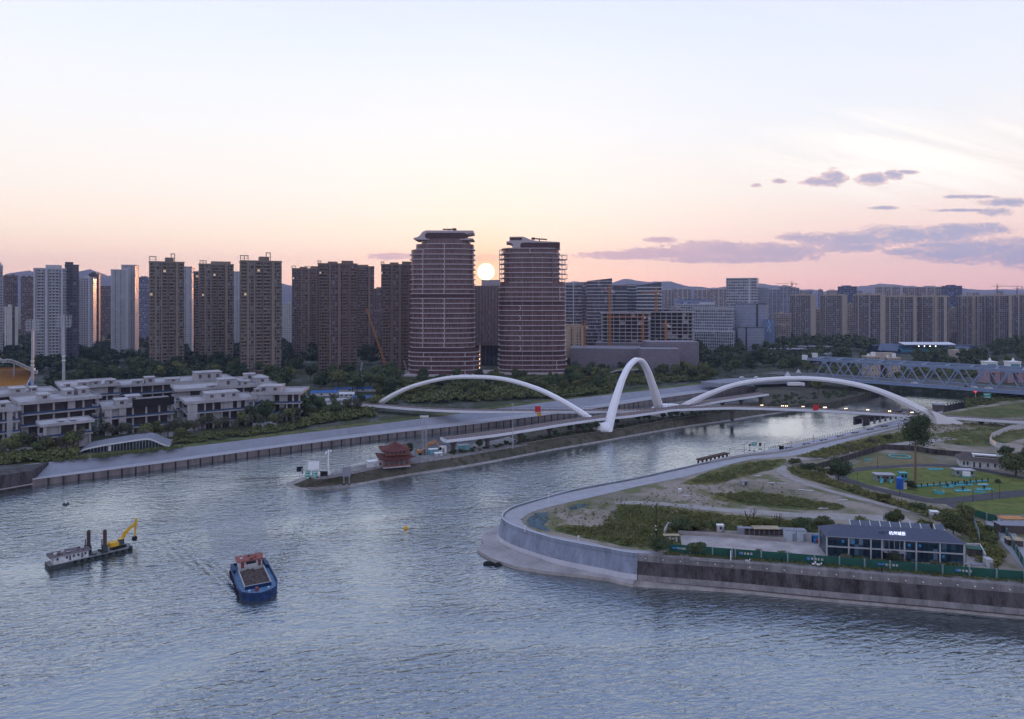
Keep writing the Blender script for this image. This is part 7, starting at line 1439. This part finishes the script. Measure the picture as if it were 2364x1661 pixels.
M_leafy = leaf_mat("leaves_yellowish", (0.075,0.082,0.022), (0.16,0.16,0.045))
M_leafg = leaf_mat("leaves_greyish", (0.065,0.072,0.048), (0.14,0.14,0.09))
M_bark = pm("bark", (0.085,0.065,0.05), 0.95, 0.3, 1.0); M_barkw = pm("pale_trunk", (0.20,0.14,0.095), 0.9, 0.3, 0.8, streak=True)
def crown_data(seed, n, rx, rz, leaf, lumps=9, zc=None, droop=0.0, hollow=0.35, flat=1.0):
    rn = random.Random(seed); zc = rz if zc is None else zc; L_ = []
    for i in range(lumps):
        a = rn.uniform(0, 6.283); e = rn.uniform(-0.5, 1.0); k = rn.uniform(0.3, 0.68)
        L_.append((rx*k*math.cos(a), rx*k*math.sin(a), zc + rz*0.62*e*flat, rx*rn.uniform(0.34, 0.6)*(1-0.25*max(e,0))))
    L_.append((0, 0, zc, rx*0.6)); vs, fs = [], []
    for i in range(n):
        lx, ly, lz, lr = L_[rn.randrange(len(L_))]; d = Vector((rn.gauss(0,1), rn.gauss(0,1), rn.gauss(0,1))).normalized()
        r_ = lr * (1 - (1-hollow)*rn.random()**2.2) * (1.0 + 0.12*rn.random()) * (1.0 + 0.4*rn.random() if rn.random() < 0.14 else 1.0); p = Vector((lx, ly, lz)) + Vector((d.x*r_, d.y*r_, d.z*r_*0.82*rz/rx))
        p.z -= droop * rn.random() * (p.x*p.x+p.y*p.y) / (rx*rx) * rz
        if p.z < 0.2: p.z = 0.2 + rn.random()*0.5
        nrm = (d + Vector((rn.gauss(0,0.5), rn.gauss(0,0.5), rn.gauss(0,0.5)+0.35))).normalized(); a = nrm.orthogonal().normalized(); a = (a*math.cos(i*2.4)+nrm.cross(a)*math.sin(i*2.4)); b_ = nrm.cross(a); s_ = leaf*rn.uniform(0.55, 1.25)
        o_ = len(vs); vs += [tuple(p+a*s_), tuple(p+b_*s_*0.7), tuple(p-a*s_*0.9), tuple(p-b_*s_*0.75)]; fs.append((o_, o_+1, o_+2, o_+3))
    return vs, fs
def mesh_of(name, vs, fs, mat):
    me = bpy.data.meshes.new(name); me.from_pydata(vs, [], fs); me.materials.append(mat); me.update(); return me
def trunk_mesh(h, r0, rx, zc, seed, mat=None, limbs=5, lo=0.45):
    rn = random.Random(seed); m = MB(); m.tube([(0,0,-0.3),(0.1,0,h*0.5),(0,0.1,h)], [r0, r0*0.75, r0*0.45], 7)
    for i in range(limbs):
        a = 6.283*i/limbs + rn.uniform(-0.4,0.4); z0 = h*rn.uniform(lo,0.97); k = rn.uniform(0.4,0.75); m.tube([(0,0,z0),(math.cos(a)*rx*k*0.5, math.sin(a)*rx*k*0.5, z0+(zc-z0)*0.5+0.4),(math.cos(a)*rx*k, math.sin(a)*rx*k, zc+rn.uniform(0,1.5))], [r0*0.45, r0*0.3, r0*0.12], 5)
    me = bpy.data.meshes.new("trunk"); me.from_pydata(m.v, [], m.f); me.materials.append(mat or M_bark); return me
PROT = {}
def proto(kind):
    if kind in PROT: return PROT[kind]
    spec = {"dark": (4.6, 4.6, 0.62, 1500, M_leafd), "mid": (4.0, 4.2, 0.55, 1400, M_leafm), "yel": (3.6, 3.6, 0.5, 1200, M_leafy), "grey": (3.2, 3.8, 0.36, 900, M_leafg)}[kind]
    out = []
    for s_ in range(4):
        rx, rz, leaf, n, mt = spec; zc = rz + 2.0; vs, fs = crown_data(hash(kind) % 97 + s_*13 if False else {"dark":1,"mid":2,"yel":3,"grey":4}[kind]*50+s_, n, rx, rz, leaf, zc=zc)
        out.append((mesh_of("crown", vs, fs, mt), trunk_mesh(zc*0.9, 0.26, rx, zc, s_)))
    PROT[kind] = out; return out
def tree(label, loc, kind, sc, seed, group=None, name="tree"):
    rn = random.Random(seed); cm, tm_ = proto(kind)[seed % 4]; root = thing(name, label, "tree", loc, rn.uniform(0, 6.28), group); root.scale = (sc*rn.uniform(0.9,1.12), sc*rn.uniform(0.9,1.12), sc*rn.uniform(0.88,1.15))
    for nm, me in (("crown", cm), ("trunk", tm_)): o_ = bpy.data.objects.new(nm, me); COL.link(o_); o_.parent = root
    return root
rt = random.Random(21)
def zone(n, x0, x1, y0, y1, label, group, kinds, s0, s1, seed, z=6.0, avoid=(), mind=4.5):
    rn = random.Random(seed); placed = []; tries = 0
    while len(placed) < n and tries < n*60:
        tries += 1; px, py = rn.uniform(x0, x1), rn.uniform(y0(0) if callable(y0) else y0, y1); 
        if callable(label): pass
        p = G(px, py, z)
        if any((p-q_).length < mind for q_ in placed): continue
        if any(a <= px <= b_ and c_ <= py <= d_ for a, b_, c_, d_ in avoid): continue
        placed.append(p); tree(label, p, rn.choice(kinds), rn.uniform(s0, s1), rn.randrange(1000), group)
def band(n, pts, spread, label, group, kinds, s0, s1, seed, z=6.0):
    "trees along a polyline of pixel points on the ground"
    rn = random.Random(seed)
    for i in range(n):
        f = (i + rn.uniform(0.1, 0.9)) / n * (len(pts)-1); k = min(int(f), len(pts)-2); t_ = f-k
        px = pts[k][0]+(pts[k+1][0]-pts[k][0])*t_; py = pts[k][1]+(pts[k+1][1]-pts[k][1])*t_ - rn.uniform(0, spread)
        tree(label, G(px, py, z), rn.choice(kinds), rn.uniform(s0, s1), rn.randrange(1000), group)
zone(27, 120, 560, 868, 900, "dark tree in the wood between the grey concrete shells and the brown towers", "trees behind the concrete shells", ["dark","dark","mid"], 1.15, 1.6, 1)
zone(30, 545, 915, 868, 912, "tree in the wood in front of the reddish brown towers, left of the glass towers", "trees before the reddish towers", ["dark","dark","mid"], 1.0, 1.55, 2, avoid=[(700,900,866,880)])
zone(48, 860, 1310, 880, 930, "tree of the park behind the big left arch and below the glass towers", "park trees behind the left arch", ["mid","mid","yel","dark"], 0.75, 1.1, 3, avoid=[(860,1310,924,934),(1190,1330,912,934)], mind=4)
zone(24, 1310, 1390, 868, 905, "tree in the park left of the peaked arch", "park trees left of the peaked arch", ["mid","dark","yel"], 0.8, 1.1, 4)
zone(26, 1480, 1660, 850, 884, "tree in the wood seen right of the peaked arch", "trees right of the peaked arch", ["dark","mid","mid"], 0.9, 1.35, 5)
zone(24, 1650, 1880, 838, 868, "tree in the dark wood above the crest of the right arch", "trees above the right arch", ["dark","dark","mid"], 1.0, 1.4, 6)
band(42, [(0,1064),(70,1056),(150,1052),(228,1022),(330,1030),(400,1022),(480,1008),(560,1000),(640,990),(710,976)], 16, "young tree on the left verge in front of the concrete shells", "young trees on the left verge", ["mid","grey","grey"], 0.7, 1.0, 7)
band(20, [(560,1000),(640,985),(740,965),(870,955)], 24, "tree on the left bank between the rightmost shell and the left arch foot", "trees before the left arch foot", ["mid","dark","grey"], 0.75, 1.1, 8)
zone(20, 1890, 2400, 826, 856, "tree in the wood behind the truss bridge", "trees behind the truss bridge", ["dark","mid"], 1.1, 1.6, 9)
# small round trees along the island
rb2 = random.Random(5)
def ball_tree(label, px, py, sc, z=3.5, mat=None):
    k = "round"; 
    if k not in PROT: vs, fs = crown_data(77, 900, 2.0, 1.8, 0.3, zc=3.2, lumps=6); PROT[k] = (mesh_of("crown", vs, fs, M_leafd), trunk_mesh(2.6, 0.12, 1.6, 3.0, 3))
    cm, tm_ = PROT[k]; root = thing("round_tree", label, "tree", G(px, py, z), rb2.uniform(0,6), "clipped round trees on the island"); root.scale = (sc,)*3
    for nm, me in (("crown", cm), ("trunk", tm_)): o_ = bpy.data.objects.new(nm, me); COL.link(o_); o_.parent = root
for px, py, sc in [(1316,1003,1.0),(1345,1001,1.15),(1350,996,0.9),(1364,1000,1.1),(1376,998,1.2),(1386,996,1.0),(1424,984,0.8),(1474,979,1.1),(1487,976,1.15),(1499,974,0.8),(1530,972,0.95),(1547,972,1.25),(1563,970,1.2),(1576,968,0.8),(1598,964,0.8),(1209,1027,1.0),(1281,1013,0.9)]:
    ball_tree("small round headed tree in the loose row on the island beneath the bridge", px, py, sc)
for px, py, sc, lb in [(940,1056,1.2,"dark bushy tree touching the right side of the red pavilion"),(1105,1038,0.9,"thin young tree between the first ramp piers"),(1890,912,2.6,"large round tree behind the right arch on the lock yard")]:
    t_ = tree(lb, G(px, py, 3.5), "dark" if sc < 2 else "mid", sc*0.5 if sc < 2 else 1.25, 3)
# right peninsula: single trees
def special(label, px, py, rx, rz, zc, n, leaf, mat, tr, trunk_r, seed, tmat=None, lumps=10, droop=0.0, z=7.0, limbs=6, name="tree", cat="tree"):
    root = thing(name, label, cat, G(px, py, z)); vs, fs = crown_data(seed, n, rx, rz, leaf, lumps=lumps, zc=zc, droop=droop); o_ = bpy.data.objects.new("crown", mesh_of("crown", vs, fs, mat)); COL.link(o_); o_.parent = root
    if tr: o_ = bpy.data.objects.new("trunk", trunk_mesh(tr, trunk_r, rx, zc, seed, tmat, limbs, 0.45 if tr < 10 else 0.9)); COL.link(o_); o_.parent = root
    return root
special("tall tree with a long bare trunk standing alone on the lawn", 2113, 1117, 6.6, 8.4, 19.0, 5200, 0.33, M_leafd, 17.5, 0.55, 31, M_barkw, lumps=15)
special("broad dark tree beside the old field wall, left of the lawn", 1935, 1112, 4.4, 4.4, 4.6, 4500, 0.3, M_leafd, 3.5, 0.3, 32)
special("round green tree behind the glazed office", 2065, 1222, 2.9, 3.0, 3.2, 4200, 0.22, M_leafm, 2.0, 0.2, 33)
special("small yellowish bush tree behind the solar panels", 2135, 1231, 2.1, 2.2, 2.2, 2600, 0.2, M_leafy, 1.5, 0.15, 34)
special("pale weeping tree nearest the right end of the solar panels", 2200, 1240, 3.4, 3.6, 3.8, 4200, 0.22, M_leafm, 2.6, 0.2, 35, droop=0.35)
special("second weeping tree beside the lane, behind the first", 2235, 1214, 3.0, 3.2, 3.4, 3200, 0.22, M_leafm, 2.2, 0.2, 36, droop=0.3)
special("large green tree right of the club house", 2345, 1100, 6.5, 5.6, 6.0, 5200, 0.34, M_leafm, 4, 0.4, 37)
special("dark tree at the corner of the club house roof", 2400, 1080, 6.5, 6.0, 6.2, 4000, 0.34, M_leafd, 4, 0.4, 38)
special("low dark tree behind the club house near the white fence", 2322, 1058, 3.4, 2.6, 2.8, 2400, 0.3, M_leafd, 1.5, 0.25, 39)
special("trimmed round bush beside the blue tank", 2099, 1129, 2.2, 1.5, 1.6, 2600, 0.2, M_leafd, 0, 0, 40, name="bush", cat="bush")
special("low round bush near the right end of the near track", 2303, 1116, 1.1, 0.8, 0.8, 900, 0.18, M_leafd, 0, 0, 41, name="bush", cat="bush")
special("large dark bush at the left end of the green fence", 1521, 1276, 3.0, 2.2, 2.2, 3800, 0.2, M_leafd, 0, 0, 42, name="bush", cat="bush")
special("bright yellow green bush around the dead trunks", 1741, 1226, 2.4, 2.2, 2.1, 3200, 0.2, M_leafy, 0, 0, 43, name="bush", cat="bush")
special("climbing bush spilling over the green fence near its left end", 1612, 1282, 2.9, 1.5, 1.9, 3200, 0.2, M_leafd, 0, 0, 44, name="bush", cat="bush")
special("pink flowering bush in front of the glazed office entrance", 2064, 1304, 2.9, 1.7, 1.8, 3800, 0.17, leaf_mat("flowering_leaves", (0.03,0.045,0.022), (0.22,0.17,0.16)), 0, 0, 45, name="bush", cat="bush")
for k, (px, py, rx, lb) in enumerate([(1575,1226,3.6,"left bush of the green hedge behind the yard"),(1620,1227,3.2,"middle bush of the green hedge behind the yard"),(1655,1222,2.4,"right bush of the green hedge behind the yard"),(1778,1222,2.6,"bush right of the dead trunks"),(1850,1226,3.6,"low bush behind the storage units"),(1910,1222,3.4,"low bush behind the left end of the office"),(1990,1222,3.2,"low bush behind the office roof ridge"),
        (1835,1073,2.6,"first dark bush on the curve of the dirt path"),(1865,1088,3.4,"second dark bush on the curve of the dirt path"),(1900,1096,3.0,"third dark bush beside the broad dark tree"),(1975,1135,2.4,"bush between the dirt path and the track bend"),(2040,1158,2.6,"bush above the dirt path right of centre"),(2120,1180,2.8,"bush left of the small white hut"),(2180,1200,2.4,"bush right of the small white hut"),(2285,1258,2.6,"dark bush between screen fence and lane"),(2300,1290,2.4,"dark bush at the lane foot"),(2290,1232,2.2,"dark bush at the lane top"),
        (1950,1296,1.8,"brown green shrub under the left office windows"),(1990,1299,1.7,"shrub left of the flowering bush"),(2160,1312,1.8,"shrub under the right office windows"),(2200,1315,1.7,"shrub at the right office corner"),(1757,1283,1.5,"green shrub tuft in front of the open yard"),(1810,1287,1.6,"shrub tuft before the storage units"),(2010,1026,2.6,"hedge bush on the slope above the terrace path"),(2050,1016,2.8,"hedge bush right of the other on the slope"),(1960,1038,2.4,"low hedge bush at the lower end of the slope")]):
    special(lb, px, py, rx, rx*0.55, rx*0.5, int(420*rx*rx**0.5), 0.2, (M_leafd, M_leafm, M_leafm, M_leafy)[k % 4] if k < 17 else (M_leafg if k % 2 else M_leafm), 0, 0, 60+k, name="bush", cat="bush")
for k, (px, py, h, lb) in enumerate([(1727,1222,5.4,"dead bare trunk leaning left over the yellow green bush"),(1741,1208,4.4,"forked dead trunk behind the yellow green bush"),(1788,1216,3.6,"left of the two dead stumps with raised arms"),(1800,1216,4.0,"right of the two dead stumps with raised arms")]):
    r_ = thing("dead_trunk", lb, "dead tree", G(px, py, 7)); MB().tube([(0,0,0),(-0.2,0,h*0.5),(-0.9 if k == 0 else 0.1,0,h)], [0.22,0.18,0.08], 6).build("trunk", M_bark, r_); MB().tube([(-0.1,0,h*0.5),(0.5,0,h*0.75),(0.7,0,h*0.98)], [0.12,0.1,0.05], 5).build("limb", M_bark, r_)
    MB().tube([(-0.1,0,h*0.55),(-0.8,0,h*0.75),(-1.0,0,h)], [0.1,0.08,0.04], 5).build("limb", M_bark, r_)
# uncountable growth: far wood, undergrowth, weeds
def mass(name, label, mat, gen, cat=None):
    vs, fs = [], []
    for (p, sx, sz, base) in gen:
        bv, bf = base; o_ = len(vs); a = rt.uniform(0, 6.28); ca, sa = math.cos(a), math.sin(a)
        vs += [(p.x + (v_[0]*ca - v_[1]*sa)*sx, p.y + (v_[0]*sa + v_[1]*ca)*sx, p.z + v_[2]*sz) for v_ in bv]; fs += [tuple(i+o_ for i in f_) for f_ in bf]
    o_ = bpy.data.objects.new(name, mesh_of(name, vs, fs, mat)); COL.link(o_); tag(o_, label, cat, kind="stuff"); return o_
FB_ = [crown_data(200+i, 170, 5.0, 4.6, 1.15, zc=5.2, lumps=7) for i in range(5)]
def gfar(n, x0, x1, y0, y1, s0, s1, avoid=()):
    out = []
    while len(out) < n:
        px, py = rt.uniform(x0, x1), rt.uniform(y0, y1)
        if any(a <= px <= b_ and c_ <= py <= d_ for a, b_, c_, d_ in avoid): continue
        out.append((G(px, py, 6.0), rt.uniform(s0, s1), rt.uniform(s0, s1), rt.choice(FB_)))
    return out
mass("far_wood", "dark mass of woodland around the feet of the towers on the left", M_leafd, gfar(330, -60, 930, 800, 868, 1.2, 1.9, avoid=[(700,930,846,869)]) + gfar(120, -60, 640, 775, 805, 1.2, 1.8) + gfar(60, 110, 560, 868, 905, 1.0, 1.5), "woodland")
mass("far_wood", "green mass of woodland from the construction site to the right edge", M_leafd, gfar(230, 1590, 2440, 782, 815, 1.3, 2.0, avoid=[(2020,2290,796,830)]) + gfar(190, 1500, 2440, 812, 850, 1.0, 1.5, avoid=[(1960,2110,800,851),(2190,2290,800,832),(2270,2364,830,851)]) + gfar(40, 1310, 1500, 845, 866, 0.8, 1.1), "woodland")
FS_ = [crown_data(300+i, 90, 1.6, 1.0, 0.42, zc=0.9, lumps=6) for i in range(5)]
def gsh(n, pts, spread, s0, s1, z=6.0):
    out = []
    for i in range(n):
        f = rt.random()*(len(pts)-1); k = min(int(f), len(pts)-2); t_ = f-k; px = pts[k][0]+(pts[k+1][0]-pts[k][0])*t_; py = pts[k][1]+(pts[k+1][1]-pts[k][1])*t_ + rt.uniform(-spread, spread); out.append((G(px, py, z), rt.uniform(s0, s1), rt.uniform(s0, s1)*0.9, rt.choice(FS_)))
    return out
mass("undergrowth", "low planting and shrubs of the left bank park", M_leafm, gsh(900, [(870,912),(1000,908),(1150,902),(1300,896),(1420,882)], 24, 1.2, 3.2) + gsh(130, [(400,1020),(560,1003),(700,982)], 8, 0.7, 1.5) + gsh(260, [(700,972),(780,958),(860,948)], 16, 1.0, 2.6) + gsh(200, [(0,1066),(170,1050)], 8, 0.8, 2.2) + gsh(160, [(90,1066),(240,1056),(420,1034)], 3, 0.5, 0.9) + gsh(110, [(230,1024),(400,1022),(560,1004),(710,984)], 5, 0.7, 1.5) + gsh(260, [(1450,880),(1640,866)], 12, 1.2, 3.0) + gsh(200, [(1880,858),(2364,868)], 10, 1.5, 3.5) + gsh(160, [(2230,935),(2364,915)], 10, 0.6, 1.6), "shrubs")
mass("island_undergrowth", "dark shrubs along the island crest under the bridge deck", M_leafd, gsh(230, [(1040,1050),(1200,1022),(1348,1000),(1445,986),(1600,960),(1720,945),(1860,930)], 4, 0.4, 1.0, 3.4) + gsh(90, [(1780,925),(1900,915),(1990,900)], 9, 0.6, 1.3, 3.4), "shrubs")
M_leafw = leaf_mat("weed_leaves", (0.085,0.10,0.035), (0.23,0.235,0.085))
FW_ = [crown_data(400+i, 26, 0.8, 0.35, 0.17, zc=0.3, lumps=5) for i in range(6)]
def gw2(n, poly, s0, s1):
    out = []; xs = [p[0] for p in poly]; ys = [p[1] for p in poly]
    while len(out) < n:
        px, py = rt.uniform(min(xs), max(xs)), rt.uniform(min(ys), max(ys)); c_ = False; j = len(poly)-1
        for i in range(len(poly)):
            if (poly[i][1] > py) != (poly[j][1] > py) and px < (poly[j][0]-poly[i][0])*(py-poly[i][1])/(poly[j][1]-poly[i][1])+poly[i][0]: c_ = not c_
            j = i
        if c_: out.append((G(px, py, 7.0), rt.uniform(s0, s1), rt.uniform(s0, s1)*1.3, rt.choice(FW_)))
    return out
weedp = [(1425,1170),(1500,1170),(1700,1195),(1900,1212),(2060,1230),(1900,1232),(1700,1228),(1580,1222),(1560,1266),(1450,1260),(1350,1243),(1300,1225),(1390,1215)]
stripp = [(1812,1074),(1870,1092),(1980,1132),(2100,1167),(2210,1187),(2290,1232),(2308,1308),(2262,1300),(2242,1240),(2150,1197),(2050,1163),(1940,1128),(1840,1098)]
fencep = [(1542,1276),(1697,1289),(1880,1303),(2364,1343),(2364,1348),(1880,1308),(1697,1293),(1530,1282)]
mass("weeds", "rough weeds and tall grass over the open ground of the point", M_leafw, gw2(1000, weedp, 0.6, 1.7) + gw2(350, [(1650,1142),(1760,1139),(1950,1170),(1930,1177),(1720,1164)], 0.6, 1.3) + gw2(300, [(1600,1112),(1730,1070),(1800,1064),(1780,1085),(1650,1116)], 0.6, 1.2) + gw2(420, fencep, 0.4, 0.9) + gw2(500, [(1200,1200),(1300,1170),(1500,1140),(1640,1100),(1800,1120),(1900,1160),(1700,1170),(1450,1180),(1300,1225)], 0.3, 0.8), "weeds")
mass("weed_thicket", "rough weeds between the dirt path and the kart track and along the slope", M_leafw, gw2(1000, stripp, 0.8, 2.1) + gw2(420, [(1850,1056),(1920,1036),(2030,1010),(2110,1000),(2100,1018),(1900,1060)], 1.0, 2.2) + gw2(380, [(2130,985),(2364,972),(2364,1010),(2200,1030),(2140,1015)], 0.6, 1.5) + gw2(260, [(1920,1293),(2225,1312),(2215,1322),(1915,1300)], 0.8, 1.5), "weeds")
# ================================================================ haze: one closed box of even air
hz_ = MB().box(-9500, 9500, -300, 9500, -1.5, 620).build("haze", pm("haze_tmp", (1,1,1)))
hmt = bpy.data.materials.new("haze_air"); hmt.use_nodes = True; t = hmt.node_tree; t.nodes.clear(); q = NB(t)
pv = q.n("ShaderNodeVolumePrincipled"); pv.inputs["Color"].default_value = (0.52, 0.64, 1.0, 1); pv.inputs["Density"].default_value = 7.5e-5; pv.inputs["Anisotropy"].default_value = 0.15
o = q.n("ShaderNodeOutputMaterial"); t.links.new(pv.outputs[0], o.inputs["Volume"]); hz_.data.materials.clear(); hz_.data.materials.append(hmt); hz_["kind"] = "stuff"
